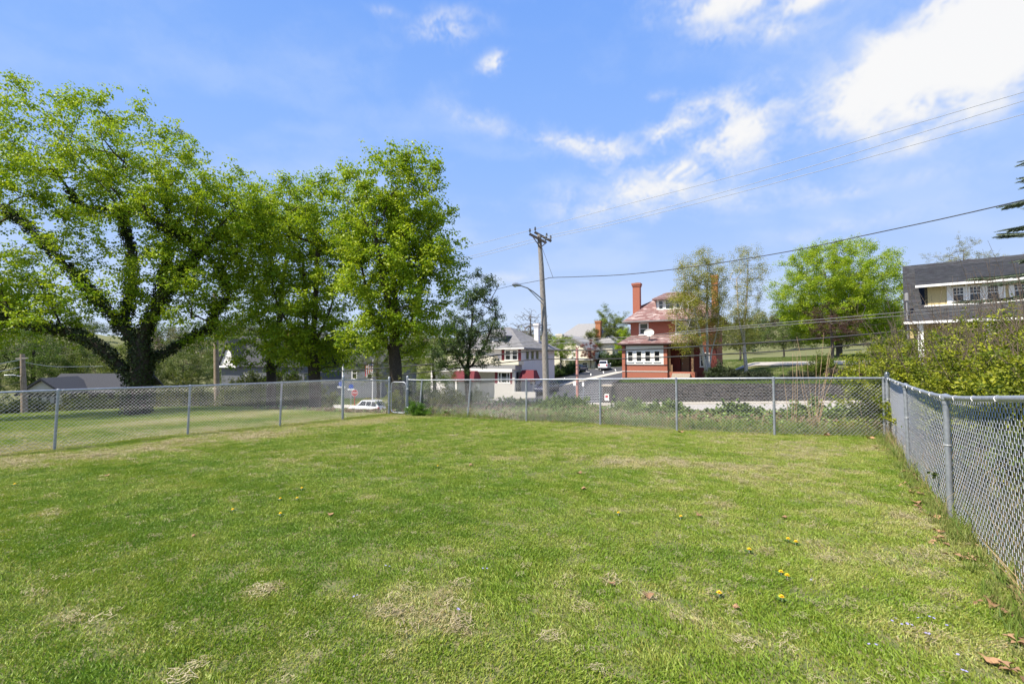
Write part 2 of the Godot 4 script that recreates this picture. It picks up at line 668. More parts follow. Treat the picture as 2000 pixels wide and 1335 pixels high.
# ---------------------------------------------------------------- the scene
func _ready() -> void:
	rng.seed = 7
	fnoise.seed = 11
	fnoise.frequency = 0.05
	fnoise.fractal_octaves = 3
	pnoise.seed = 5
	pnoise.frequency = 0.02
	pnoise.fractal_octaves = 2
	# camera
	var cam := Camera3D.new()
	cam.name = "camera"
	cam.fov = rad_to_deg(2.0 * atan(667.5 / FOCAL))
	cam.near = 0.05
	cam.far = 4000.0
	cam.position = Vector3(0, EYE, 0)
	cam.rotation = Vector3(atan(37.5 / FOCAL), 0, 0)
	cam.current = true
	add_child(cam)
	# sky and exposure
	var we := WorldEnvironment.new()
	we.name = "world_environment"
	var env := Environment.new()
	env.background_mode = Environment.BG_SKY
	env.tonemap_mode = Environment.TONE_MAPPER_LINEAR
	env.tonemap_exposure = EXPOSURE
	env.sdfgi_enabled = true
	env.ssao_enabled = true
	env.ssil_enabled = true
	var sky := Sky.new()
	var pan := PanoramaSkyMaterial.new()
	pan.panorama = sky_picture()
	sky.sky_material = pan
	env.sky = sky
	we.environment = env
	add_child(we)
	# sun: high, from the left and a little behind the camera
	var sun := DirectionalLight3D.new()
	sun.name = "sun"
	sun.light_energy = 1.6
	sun.light_color = Color(1.0, 0.955, 0.88)
	sun.light_angular_distance = 0.53
	sun.shadow_enabled = true
	add_child(sun)
	sun.look_at_from_position(Vector3.ZERO, -Vector3(-0.50, 0.83, 0.25), Vector3.UP)
	materials()
	ground()
	fences()
	buildings()
	street_things()
	poles_and_cables()
	yard_trees()
	far_trees()
	shrubs()
	grass()
	small_things()

func sky_picture() -> ImageTexture:
	var W := 2048
	var Hh := 1024
	var cl := FastNoiseLite.new()
	cl.seed = 21
	cl.noise_type = FastNoiseLite.TYPE_SIMPLEX_SMOOTH
	cl.frequency = 1.0
	cl.fractal_octaves = 6
	cl.fractal_gain = 0.6
	cl.domain_warp_enabled = true
	cl.domain_warp_amplitude = 0.5
	cl.domain_warp_frequency = 1.2
	var wi := FastNoiseLite.new()
	wi.seed = 4
	wi.frequency = 1.0
	wi.fractal_octaves = 4
	# clouds in the part of the sky that the photograph shows: direction, half sizes in radians, tilt, strength, fluffiness
	var seen := []
	for c in [[1860, 95, 0.15, 0.065, 0.40, 1.5, 0.5], [1980, 30, 0.12, 0.08, 0.2, 1.5, 0.45], [1715, 165, 0.06, 0.026, 0.35, 0.8, 0.8], [1640, 190, 0.05, 0.015, 0.2, 0.55, 0.9], [1440, -12, 0.11, 0.030, -0.15, 0.95, 0.8], [1600, -15, 0.10, 0.020, 0.1, 0.9, 0.8], [1480, 60, 0.11, 0.022, -0.25, 0.42, 1.1], [1375, 222, 0.10, 0.032, 0.12, 0.70, 1.0], [1400, 295, 0.15, 0.045, 0.40, 0.68, 0.9], [1290, 190, 0.03, 0.012, 0.0, 0.5, 1.0], [1150, 287, 0.11, 0.030, -0.2, 0.60, 0.9], [1250, 375, 0.19, 0.045, 0.15, 0.50, 1.0], [1440, 390, 0.12, 0.022, 0.0, 0.34, 1.0], [1840, 252, 0.10, 0.022, 0.24, 0.66, 0.7], [1575, 236, 0.02, 0.013, 0.1, 0.52, 0.6], [1660, 372, 0.15, 0.016, 0.0, 0.36, 0.8], [865, 55, 0.06, 0.024, 0.15, 0.56, 1.3], [966, 122, 0.030, 0.016, 0.35, 0.44, 1.6], [755, 20, 0.04, 0.010, 0.0, 0.36, 0.9], [940, 235, 0.10, 0.022, -0.25, 0.30, 0.9], [1000, 545, 0.09, 0.018, 0.05, 0.32, 0.7], [1640, 445, 0.12, 0.02, 0.1, 0.30, 0.8]]:
		var dv := ray_of(c[0], c[1]).normalized()
		seen.append([atan2(dv.x, -dv.z), asin(clampf(dv.y, -1.0, 1.0)), c[2], c[3], c[4], c[5], c[6]])
	var data := PackedFloat32Array()
	data.resize(W * Hh * 3)
	var k := 1.0 / EXPOSURE
	for j in Hh:
		var th := PI * (j + 0.5) / Hh
		var y := cos(th)
		var el := PI * 0.5 - th
		var base := Vector3(0.30, 0.33, 0.34)
		if y > 0.0:
			var t := pow(y, 0.62)
			base = Vector3(0.74, 0.85, 1.0).lerp(Vector3(0.30, 0.52, 1.02), smoothstep(0.0, 0.62, t))
			base = base.lerp(Vector3(0.125, 0.33, 0.92), smoothstep(0.5, 0.95, t))
		for i in W:
			var az := TAU * (i + 0.5) / W
			if az > PI:
				az -= TAU
			var col := base
			if y > 0.0:
				var sh := sin(th)
				var dx := sin(az) * sh
				var dz := cos(az) * sh
				var n1 := cl.get_noise_3d(dx * 9.0, y * 15.0, dz * 9.0)
				var f := 1.0 / (y + 0.25)
				var n2 := wi.get_noise_2d(dx * f * 1.3 + 3.0, dz * f * 2.4)
				var veil := smoothstep(-0.3, 0.6, n2 + 0.35 * n1) * 0.30
				# scattered fair-weather clouds all round, as in the part in view
				var wide := wi.get_noise_2d(dx * f * 0.9 + 40.0, dz * f * 0.9)
				var dens := smoothstep(1.02, 1.2, absf(az)) * smoothstep(0.05, 0.45, wide) * (0.75 + 0.9 * n1)
				if absf(az) < 1.2 and el < 1.0:
					for c in seen:
						var da: float = (az - c[0]) * cos(el)
						var de: float = el - c[1]
						var ca := cos(c[4])
						var sa := sin(c[4])
						var a: float = (da * ca + de * sa) / c[2]
						var b: float = (de * ca - da * sa) / c[3]
						var rr := a * a + b * b
						if rr < 4.0:
							var g: float = c[5] * (exp(-rr * 1.0) + n1 * 1.5 * c[6] * exp(-rr * 0.55))
							dens = maxf(dens, g) + 0.25 * minf(dens, maxf(g, 0.0))
				var cover := smoothstep(0.0, 1.0, dens)
				cover = lerpf(cover, sqrt(cover), smoothstep(0.5, 0.9, dens))
				# thicker cloud is whiter; thin edges let the blue through
				var white := Vector3(0.90, 0.91, 0.93).lerp(Vector3(0.985, 0.975, 0.955), smoothstep(0.5, 1.1, dens))
				col = col.lerp(Vector3(0.72, 0.83, 1.0), veil * (1.0 - y * 0.5))
				col = col.lerp(white, cover * 0.94)
			var o := (j * W + i) * 3
			data[o] = col.x * k
			data[o + 1] = col.y * k
			data[o + 2] = col.z * k
	var im := Image.create_from_data(W, Hh, false, Image.FORMAT_RGBF, data.to_byte_array())
	return ImageTexture.create_from_image(im)

func materials() -> void:
	grain("soil", Color(0.08, 0.11, 0.03), Color(0.17, 0.155, 0.065), Vector3.ONE * 0.9, 1.0, 1.2, 0.03, 512, true)
	grain("road", Color(0.30, 0.285, 0.26), Color(0.42, 0.40, 0.37), Vector3.ONE * 0.25, 0.95, 0.0, 0.03, 512, true)
	grain("walk", Color(0.36, 0.335, 0.29), Color(0.47, 0.445, 0.395), Vector3.ONE * 0.4, 0.95, 0.0, 0.02, 256, true)
	grain("asphalt", Color(0.042, 0.044, 0.05), Color(0.066, 0.068, 0.075), Vector3.ONE * 0.3, 0.9, 0.0, 0.03, 256, true)
	mat("line_paint", Color(0.72, 0.72, 0.70), 0.8)
	var gal := grain("galvanised", Color(0.30, 0.33, 0.38), Color(0.42, 0.45, 0.50), Vector3.ONE * 3.0, 0.42, 0.0, 0.02, 256, false)
	gal.metallic = 0.55
	mat("wire", Color(0.45, 0.47, 0.505), 0.36, 0.65)
	mat("wire_tie", Color(0.66, 0.67, 0.69), 0.4, 0.5)
	mat("cable", Color(0.02, 0.021, 0.024), 0.6)
	mat("grey_cable", Color(0.16, 0.165, 0.17), 0.5)
	mat("bare_wire", Color(0.42, 0.44, 0.48), 0.6, 0.1)
	grain("pole_wood", Color(0.20, 0.18, 0.17), Color(0.36, 0.34, 0.32), Vector3(2.0, 0.25, 2.0), 0.95, 0.5, 0.05, 256)
	grain("pole_wood_tan", Color(0.20, 0.15, 0.11), Color(0.36, 0.29, 0.22), Vector3(2.0, 0.25, 2.0), 0.95, 0.5, 0.05, 256)
	grain("dark_wood", Color(0.035, 0.03, 0.03), Color(0.07, 0.06, 0.055), Vector3(2.0, 2.0, 2.0), 0.9, 0.0, 0.05, 128)
	grain("pink_paint", Color(0.50, 0.24, 0.22), Color(0.62, 0.34, 0.31), Vector3(1.5, 0.4, 1.5), 0.7, 0.0, 0.04, 128)
	grain("bark", Color(0.028, 0.022, 0.017), Color(0.085, 0.07, 0.055), Vector3(2.2, 0.7, 2.2), 0.95, 1.5, 0.06, 256)
	grain("bark_grey", Color(0.09, 0.08, 0.07), Color(0.19, 0.17, 0.15), Vector3(2.2, 0.7, 2.2), 0.95, 0.8, 0.06, 256)
	grain("bark_birch", Color(0.12, 0.11, 0.10), Color(0.66, 0.63, 0.58), Vector3(0.7, 2.4, 0.7), 0.85, 0.0, 0.03, 256, false, 4, 0.3)
	grain("cane", Color(0.34, 0.23, 0.14), Color(0.50, 0.37, 0.24), Vector3(3, 1, 3), 0.9, 0.0, 0.05, 128)
	grain("twig", Color(0.10, 0.075, 0.055), Color(0.21, 0.165, 0.125), Vector3(3, 1, 3), 0.95, 0.0, 0.05, 128)
	var tile := mat("shingle_tiles", Color(1, 1, 1), 0.88)
	tile.vertex_color_use_as_albedo = true
	leafy("leaf", 0.85, 0.45)
	leafy("leaf_dull", 0.3, 0.5)
	leafy("blade", 0.6, 0.5)
	leafy("dry", 0.25, 0.9)
	leafy("needle", 0.1, 0.6)
	grain("brick", Color(0.31, 0.10, 0.066), Color(0.44, 0.165, 0.11), Vector3(0.7, 2.2, 0.7), 0.92, 0.6, 0.05, 256)
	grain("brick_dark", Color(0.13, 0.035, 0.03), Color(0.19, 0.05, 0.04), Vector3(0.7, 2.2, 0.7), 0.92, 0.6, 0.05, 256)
	grain("brick_orange", Color(0.34, 0.13, 0.06), Color(0.46, 0.2, 0.10), Vector3(1.0, 3.0, 1.0), 0.92, 0.5, 0.05, 256)
	grain("pink_slate", Color(0.13, 0.055, 0.058), Color(0.38, 0.28, 0.28), Vector3(0.14, 1.0, 0.6), 0.8, 0.8, 0.03, 512, false, 3)
	grain("grey_shingle", Color(0.026, 0.028, 0.034), Color(0.055, 0.058, 0.066), Vector3(0.35, 3.0, 1.2), 0.93, 1.0, 0.04, 512)
	grain("light_shingle", Color(0.20, 0.20, 0.205), Color(0.31, 0.31, 0.315), Vector3(0.4, 2.5, 0.6), 0.93, 0.8, 0.04, 256)
	grain("white_wall", Color(0.62, 0.60, 0.60), Color(0.72, 0.70, 0.70), Vector3(0.2, 1.5, 0.2), 0.85, 0.0, 0.03, 256)
	grain("cream_wall", Color(0.60, 0.56, 0.44), Color(0.70, 0.66, 0.54), Vector3(0.3, 1.8, 0.3), 0.85, 0.0, 0.03, 256)
	grain("yellow_stucco", Color(0.44, 0.36, 0.18), Color(0.52, 0.43, 0.23), Vector3.ONE * 0.8, 0.95, 0.3, 0.05, 256)
	grain("blue_grey_wall", Color(0.08, 0.09, 0.11), Color(0.13, 0.14, 0.16), Vector3(0.3, 2.2, 0.3), 0.85, 0.0, 0.03, 256)  # colour darkened for the porch shade under the slate house gable
	mat("white_trim", Color(0.78, 0.78, 0.77), 0.55)
	mat("grey_trim", Color(0.24, 0.24, 0.25), 0.7)
	mat("dark_gutter", Color(0.05, 0.022, 0.02), 0.6)
	mat("burgundy", Color(0.14, 0.014, 0.025), 0.75)
	mat("awning_cloth", Color(0.12, 0.012, 0.02), 0.85)
	grain("field_stone", Color(0.045, 0.04, 0.04), Color(0.13, 0.12, 0.115), Vector3.ONE * 1.1, 0.95, 4.0, 0.035, 256)
	grain("pale_stone", Color(0.46, 0.44, 0.42), Color(0.66, 0.64, 0.61), Vector3(1.6, 3.0, 1.6), 0.9, 1.5, 0.04, 256)
	grain("step_stone", Color(0.36, 0.31, 0.25), Color(0.46, 0.41, 0.34), Vector3.ONE, 0.9, 0.0, 0.04, 128)
	grain("brown_wood", Color(0.17, 0.10, 0.055), Color(0.27, 0.17, 0.10), Vector3(0.5, 3.0, 0.5), 0.8, 0.0, 0.04, 128)
	mat("glass_dark", Color(0.018, 0.02, 0.024), 0.06, 0.0, 0.6)
	mat("glass_grey", Color(0.07, 0.08, 0.09), 0.08, 0.0, 0.6)
	mat("blind", Color(0.38, 0.37, 0.35), 0.7)
	mat("rubber", Color(0.015, 0.015, 0.016), 0.85)
	mat("rim", Color(0.42, 0.43, 0.45), 0.3, 0.8)
	var cw := mat("car_white", Color(0.74, 0.76, 0.79), 0.28)
	var cn := mat("car_navy", Color(0.016, 0.022, 0.06), 0.25)
	var cb := mat("car_blue", Color(0.012, 0.05, 0.36), 0.3)
	var ck := mat("car_black", Color(0.016, 0.017, 0.02), 0.25)
	for m in [cw, cn, cb, ck]:
		m.clearcoat_enabled = true
		m.clearcoat = 0.8
		m.clearcoat_roughness = 0.05
	mat("red_lamp", Color(0.36, 0.01, 0.012), 0.2)
	mat("clear_lamp", Color(0.62, 0.64, 0.66), 0.1, 0.3)
	mat("stop_red", Color(0.46, 0.022, 0.025), 0.5)
	mat("sign_white", Color(0.80, 0.80, 0.80), 0.5)
	mat("sign_blue", Color(0.03, 0.09, 0.42), 0.5)
	mat("flag_red", Color(0.42, 0.03, 0.05), 0.8)
	mat("flag_blue", Color(0.02, 0.03, 0.14), 0.8)
	mat("dish_white", Color(0.68, 0.68, 0.67), 0.5)
	mat("dandelion", Color(0.88, 0.60, 0.01), 0.7)
	mat("violet", Color(0.30, 0.28, 0.55), 0.7)
	M.maple_sprig = sprig(1, 13, 0.17, 0.088, 0.46, 0.35)
	M.small_sprig = sprig(2, 12, 0.13, 0.065, 0.36, 0.1)
	M.birch_sprig = sprig(3, 9, 0.2, 0.075, 0.36, 0.6)
	M.ivy_sprig = sprig(4, 5, 0.07, 0.085, 0.46, 0.2)
	M.far_sprig = sprig(5, 22, 0.45, 0.15, 0.44, 0.2)
	M.cherry_sprig = sprig(6, 10, 0.15, 0.12, 0.30, 0.0)
	M.hedge_sprig = sprig(7, 12, 0.09, 0.055, 0.34, 0.0)
	M.ground_sprig = sprig(8, 9, 0.11, 0.075, 0.44, 0.15)

func ground() -> void:
	# one sheet laid on the street grid, fine near the yard and coarse far away
	var ss := []
	var v := -1500.0
	while v < 1500.0:
		ss.append(v)
		var a := absf(v)
		v += 0.6 if (v > -24.0 and v < 26.0) else (2.0 if a < 90.0 else (12.0 if a < 300.0 else 80.0))
	for x in [-1.81, -1.79]:
		ss.append(x)
	ss.sort()
	var ns := []
	v = -75.0
	while v < 1700.0:
		ns.append(v)
		v += 0.6 if (v > -54.0 and v < -20.0) else (1.5 if v < 50.0 else (4.0 if v < 100.0 else (15.0 if v < 320.0 else 90.0)))
	for x in [-9.41, -9.39, 0.44, 0.46]:
		ns.append(x)
	ns.sort()
	var mb := MB.new()
	var verts := PackedVector3Array()
	var norms := PackedVector3Array()
	for n in ns:
		for s in ss:
			var q := SN(s, n)
			var y := H(q.x, q.y)
			verts.append(Vector3(q.x, y, -q.y))
	var w := ss.size()
	for j in ns.size():
		for i in w:
			var a := verts[j * w + maxi(i - 1, 0)]
			var b := verts[j * w + mini(i + 1, w - 1)]
			var e := verts[maxi(j - 1, 0) * w + i]
			var f := verts[mini(j + 1, ns.size() - 1) * w + i]
			norms.append((b - a).cross(f - e).normalized())
	var index := PackedInt32Array()
	for j in ns.size() - 1:
		for i in w - 1:
			var a := j * w + i
			index.append_array(PackedInt32Array([a, a + w, a + 1, a + 1, a + w, a + w + 1]))
	var arr := []
	arr.resize(Mesh.ARRAY_MAX)
	arr[Mesh.ARRAY_VERTEX] = verts
	arr[Mesh.ARRAY_NORMAL] = norms
	arr[Mesh.ARRAY_INDEX] = index
	var am := ArrayMesh.new()
	am.add_surface_from_arrays(Mesh.PRIMITIVE_TRIANGLES, arr)
	var o := MeshInstance3D.new()
	o.name = "ground"
	o.mesh = am
	o.material_override = M.soil
	o.set_meta("kind", "structure")
	add_child(o)
	# street, pavement, kerb
	setting("street", strip(-120.0, 90.0, -9.3, -1.75, 0.03, 3.0), M.road)
	setting("pavement", strip(-120.0, 90.0, -1.62, 0.08, 0.14, 3.0), M.walk)
	var kb := MB.new()
	for i in 70:
		var s0 := -120.0 + i * 3.0
		var a := SN(s0, -1.69)
		var b := SN(s0 + 2.985, -1.69)
		kb.bar(Vector3(a.x, street_y(s0) + 0.06, -a.y), Vector3(b.x, street_y(s0 + 2.985) + 0.06, -b.y), 0.14, 0.17)
	setting("kerb", kb, M.walk)
	# car park climbing the slope between the two houses
	var rows := [[50.3, 1.6, 10.2], [56.0, 1.8, 12.2], [60.0, 2.0, 13.5], [63.0, 2.7, 14.4], [68.0, 5.0, 16.6], [73.5, 7.4, 19.5], [80.0, 7.2, 21.5], [86.0, 7.6, 23.0], [91.0, 9.0, 25.5]]
	setting("parking_lot", rows_mesh(rows, 0.03), M.asphalt)
	# concrete strip between the two decks of the car park
	setting("parking_lot_strip", rows_mesh([[68.2, 5.6, 6.3], [70.0, 6.4, 9.0], [72.0, 8.2, 11.0], [75.0, 11.4, 14.4], [78.0, 14.6, 17.6], [81.0, 17.8, 20.8]], 0.09), M.walk)
	var pm := MB.new()
	for i2 in 9:
		var dd := 52.5 + i2 * 1.9
		var xr := 10.4 + 0.34 * (dd - 51.0)
		lot_bar(pm, Vector2(xr - 4.6, dd + 0.6), Vector2(xr - 0.4, dd), 0.12)
	for i2 in 7:
		var x0 := 8.0 + i2 * 2.5
		lot_bar(pm, Vector2(x0 + 0.3, 75.5 + i2 * 1.7), Vector2(x0 + 0.9, 79.0 + i2 * 1.7), 0.14)
		lot_bar(pm, Vector2(x0 + 1.0, 81.5 + i2 * 1.5), Vector2(x0 + 0.5, 85.5 + i2 * 1.4), 0.14)
	setting("parking_markings", pm, M.line_paint)
	# lane running up the hill far to the right, and the side street on the left
	setting("lane", strip(9.0, 40.0, 24.0, 28.5, 0.10, 1.0), M.road)
	setting("side_street", strip(-37.0, -28.5, 0.1, 60.0, 0.06, 2.0), M.road)

# paving between left and right edges given at each depth: [depth, left x, right x]
func rows_mesh(rows: Array, lift: float) -> MB:
	var mb := MB.new()
	var at := func(d: float, u: float) -> Vector3:
		var k := 0
		while k < rows.size() - 2 and d > rows[k + 1][0]:
			k += 1
		var f: float = (d - rows[k][0]) / (rows[k + 1][0] - rows[k][0])
		var x := lerpf(lerpf(rows[k][1], rows[k + 1][1], f), lerpf(rows[k][2], rows[k + 1][2], f), u)
		return Vector3(x, H(x, d) + lift, -d)
	var d0: float = rows[0][0]
	var d1: float = rows[-1][0]
	var kd := int((d1 - d0) / 0.9)
	for i in kd:
		for j in 12:
			var a := lerpf(d0, d1, float(i) / kd)
			var b := lerpf(d0, d1, float(i + 1) / kd)
			mb.quad(at.call(a, j / 12.0), at.call(a, (j + 1) / 12.0), at.call(b, (j + 1) / 12.0), at.call(b, j / 12.0))
	return mb

func lot_bar(mb: MB, a: Vector2, b: Vector2, w: float) -> void:
	var side := (b - a).orthogonal().normalized() * w * 0.5
	for i in 5:
		var p := a.lerp(b, i / 5.0)
		var q := a.lerp(b, (i + 1) / 5.0)
		var c := [p - side, p + side, q + side, q - side].map(func(v): return Vector3(v.x, H(v.x, v.y) + 0.075, -v.y))
		mb.quad(c[0], c[1], c[2], c[3])

# a paved strip on the street grid, lying just over the ground
func strip(s0: float, s1: float, n0: float, n1: float, lift: float, step: float) -> MB:
	var mb := MB.new()
	var ks := maxi(1, int((s1 - s0) / step))
	var kn := maxi(1, int((n1 - n0) / step))
	for i in ks:
		for j in kn:
			var q := []
			for c in [[0, 0], [1, 0], [1, 1], [0, 1]]:
				q.append(on(lerpf(s0, s1, float(i + c[0]) / ks), lerpf(n0, n1, float(j + c[1]) / kn)) + Vector3(0, lift, 0))
			mb.quad(q[0], q[1], q[2], q[3])
	return mb

# ---------------------------------------------------------------- chain link fences
func wire_mesh(flip: bool) -> ArrayMesh:
	var mb := MB.new()
	var pts := PackedVector3Array()
	var rr := PackedFloat32Array()
	var k := 31
	for i in k + 1:
		var side := 1.0 if (i % 2 == 0) != flip else -1.0
		var y := 0.02 + 1.15 * i / k
		# the wire hooks round its neighbour at each bend
		if i > 0:
			pts.append(Vector3(side * 0.0168, y - 0.0035, side * 0.002)); rr.append(0.0024)
		pts.append(Vector3(side * 0.0208, y, 0.0045 * side)); rr.append(0.0024)
		if i < k:
			pts.append(Vector3(side * 0.0168, y + 0.0035, 0.0055 * side)); rr.append(0.0024)
	mb.tube(pts, rr, 4, true)
	return mb.mesh()

# posts: [ground point, height of the rail above the ground there, thick?]
func fence(called: String, label: String, posts: Array, out: Vector3) -> Node3D:
	var base: Vector3 = posts[0][0]
	var t := thing(called, label, "fence", base)
	var top := Curve3D.new()
	var pts := []
	for i in posts.size():
		var p: Vector3 = posts[i][0] - base
		var q: Vector3 = p + Vector3(0, posts[i][1], 0)
		pts.append(q)
	for i in pts.size():
		var tg: Vector3 = (pts[mini(i + 1, pts.size() - 1)] - pts[maxi(i - 1, 0)]) * 0.16
		top.add_point(pts[i], -tg, tg)
	var r := RandomNumberGenerator.new()
	r.seed = hash(called)
	for i in posts.size():
		var p: Vector3 = posts[i][0] - base
		var big: bool = posts[i][2]
		var rad := 0.037 if big else 0.026
		var hgt: float = posts[i][1] + (0.10 if big else -0.02)
		var lean := Vector3(r.randf_range(-0.02, 0.02), 0, r.randf_range(-0.02, 0.02))
		if posts[i].size() > 3:
			lean = posts[i][3]
		var mb := MB.new()
		mb.tube(PackedVector3Array([p + Vector3(0, -0.3, 0) + lean * 0.2, p - lean * 0.0 + Vector3(0, 0.02, 0) + lean, p + Vector3(0, hgt, 0)]), PackedFloat32Array([rad, rad, rad]), 12)
		var po := part("post", mb, M.galvanised, t)
		var cp := MB.new()
		if big:
			cp.lathe(p + Vector3(0, hgt, 0), [Vector2(rad + 0.006, -0.04), Vector2(rad + 0.006, 0.0), Vector2(rad * 0.9, 0.02), Vector2(rad * 0.5, 0.035), Vector2(0.001, 0.04)])
		else:
			cp.lathe(p + Vector3(0, hgt - 0.045, 0), [Vector2(rad + 0.004, 0.0), Vector2(rad + 0.004, 0.03), Vector2(rad + 0.012, 0.045), Vector2(rad + 0.010, 0.085), Vector2(rad * 0.5, 0.098), Vector2(0.001, 0.1)])
		part("cap", cp, M.galvanised, po)
		for yy in ([0.25, 0.6, 0.95] if big else [0.62]):
			var tie := MB.new()
			tie.lathe(p + Vector3(0, yy * hgt, 0) + lean * (1.0 - yy), [Vector2(rad + 0.0005, -0.006), Vector2(rad + 0.0045, -0.004), Vector2(rad + 0.0045, 0.004), Vector2(rad + 0.0005, 0.006)])
			part("tie", tie, M.wire_tie, po)
	var rail := MB.new()
	var rp := PackedVector3Array()
	var rr := PackedFloat32Array()
	var total := top.get_baked_length()
	var k := int(total / 0.3)
	for i in k + 1:
		rp.append(top.sample_baked(total * i / k))
		rr.append(0.0215)
	rail.tube(rp, rr, 12)
	var ro := part("top_rail", rail, M.galvanised, t)
	var a := 0.35
	while a < total - 0.2:
		var ties := MB.new()
		var q := top.sample_baked(a)
		var dir := (top.sample_baked(a + 0.02) - q).normalized()
		var ring := PackedVector3Array()
		var rw := PackedFloat32Array()
		for j in 9:
			var an := -0.6 + j * 0.72
			ring.append(q + (out * cos(an) + Vector3.UP * sin(an)) * 0.0245 + dir * 0.01 * j)
			rw.append(0.0022)
		ring.append(q + out * 0.03 - Vector3(0, 0.07, 0) + dir * 0.09)
		rw.append(0.0022)
		ties.tube(ring, rw, 4)
		part("tie", ties, M.wire_tie, ro)
		a += r.randf_range(0.45, 0.62)
	for half in 2:
		var xf := []
		var cols := PackedColorArray()
		var i := half
		while i * 0.0375 < total:
			var at := i * 0.0375
			var q := top.sample_baked(at)
			var dir := (top.sample_baked(minf(at + 0.05, total)) - top.sample_baked(maxf(at - 0.05, 0.0)))
			dir.y = 0
			dir = dir.normalized()
			var gp := q + base
			var gy := H(gp.x, -gp.z) - base.y
			var hgt := q.y - gy - 0.03
			var oo := out * 0.034
			xf.append(Transform3D(Basis(dir, Vector3(0, hgt / 1.18, 0) + dir * r.randf_range(-0.004, 0.004) + out * 0.012 * sin(at * 1.3), dir.cross(Vector3.UP)), Vector3(q.x, gy + 0.02, q.z) + oo))
			cols.append(Color(1, 1, 1))
			i += 2
		scatter("chain_link_mesh", wire_mesh(half == 0), M.wire, xf, cols, t).set_meta("kind", "stuff")
	return t

func at_ground(x: float, d: float, sink := 0.0) -> Vector3:
	return Vector3(x, H(x, d) - sink, -d)

func fences() -> void:
	var cr := at_ground(7.5, 9.35)
	var cl := at_ground(-3.70, 16.55)
	# right hand fence, rail rising towards the camera
	var posts := []
	posts.append([cr, 1.2 - cr.y, true])
	for q in [[5.62, 6.69, 1.195], [4.1, 4.43, 1.2], [2.55, 2.05, 1.36], [1.15, -0.02, 1.36]]:
		var g := at_ground(q[0], q[1])
		posts.append([g, q[2] - g.y, false])
	fence("chain_link_fence", "galvanised chain link fence running along the shrubs into the near foreground", posts, Vector3(0.83, 0, 0.56))
	# back fence
	posts = [[cr + Vector3(-0.05, 0, -0.03), 1.2 - cr.y, false]]
	for q in [[1511, 91.7, 738.5, 0.0], [1321, 83.0, 739.5, 0.0], [1172, 73.5, 740.0, 0.0], [1028, 66.5, 741.0, 0.0], [919, 59.5, 741.5, -0.09], [824, 56.0, 742.0, -0.08]]:
		var d: float = FOCAL / q[1]
		var top := P(q[0], q[2], d)
		var g := at_ground(top.x, d)
		posts.append([g, top.y - g.y, false, Vector3(q[3], 0, 0)])
	posts.append([cl, P(797, 741.0, 16.55).y - cl.y, true])
	fence("chain_link_fence", "galvanised chain link fence across the back of the lawn, before the ivy bank", posts, Vector3(0.54, 0, -0.84))
	# left fence
	posts = []
	for q in [[760, 54.2, 743.0, true], [670, 60.0, 742.0, true], [550, 67.0, 746.5, false], [371, 77.5, 753.5, false], [113, 94.5, 762.0, false]]:
		var d: float = FOCAL / q[1]
		var top := P(q[0], q[2], d)
		var g := at_ground(top.x, d)
		posts.append([g, top.y - g.y, q[3], Vector3.ZERO if q[3] else Vector3(-0.03, 0, 0.0)])
	for q in [[-10.9, 7.6], [-12.4, 5.4], [-13.9, 3.2], [-15.4, 1.0]]:
		var g := at_ground(q[0], q[1])
		posts.append([g, 0.93 - g.y, false])
	fence("chain_link_fence", "galvanised chain link fence between this lawn and the lawn under the big maple", posts, Vector3(-0.83, 0, -0.56))
	# gate between the two far corner posts
	var g0 := P(763.5, 807, 16.75)
	var g1 := P(793.0, 807, 16.5)
	g0.y = H(g0.x, -g0.z) + 0.06
	g1.y = H(g1.x, -g1.z) + 0.06
	var gt := thing("chain_link_gate", "narrow chain link gate with round-cornered frame before a tree trunk", "gate", g0)
	var along := g1 - g0
	along.y = 0
	var gw := along.length()
	along = along.normalized()
	var gh := 1.08
	var fr := PackedVector3Array()
	for c in [[0.0, 0.12], [0.0, gh - 0.12], [0.03, gh - 0.035], [0.12, gh], [gw - 0.12, gh], [gw - 0.03, gh - 0.035], [gw, gh - 0.12], [gw, 0.12], [gw - 0.03, 0.035], [gw - 0.12, 0.0], [0.12, 0.0], [0.03, 0.035], [0.0, 0.12]]:
		fr.append(along * c[0] + Vector3(0, c[1], 0))
	var rw := PackedFloat32Array()
	rw.resize(fr.size())
	rw.fill(0.02)
	var mb := MB.new()
	mb.tube(fr, rw, 8)
	part("frame", mb, M.galvanised, gt)
	for y in [0.2, 0.85]:
		var hb := MB.new()
		hb.rod(along * gw + Vector3(0, y, 0), along * (gw + 0.09) + Vector3(0, y, 0), 0.018)
		part("hinge", hb, M.galvanised, gt)
	var lb := MB.new()
	lb.bar(Vector3(0, 0.75, 0), -along * 0.1 + Vector3(0, 0.75, 0), 0.03, 0.05)
	part("latch", lb, M.galvanised, gt)
	var xf := []
	var cols := PackedColorArray()
	for i in int(gw / 0.0375):
		xf.append(Transform3D(Basis(along, Vector3(0, gh / 1.18, 0), along.cross(Vector3.UP)), along * (i + 0.5) * 0.0375))
		cols.append(Color(1, 1, 1))
	var even := []
	var odd := []
	for i in xf.size():
		(even if i % 2 == 0 else odd).append(xf[i])
	scatter("chain_link_mesh", wire_mesh(true), M.wire, even, cols, gt).set_meta("kind", "stuff")
	scatter("chain_link_mesh", wire_mesh(false), M.wire, odd, cols, gt).set_meta("kind", "stuff")
# ---------------------------------------------------------------- buildings
# local axes: x along the street, y up, z towards the street (towards the camera)
func house(called: String, label: String, s: float, n: float, y: float, turn := GRID_TURN) -> Node3D:
	var q := SN(s, n)
	return thing(called, label, "house", Vector3(q.x, y, -q.y), turn)

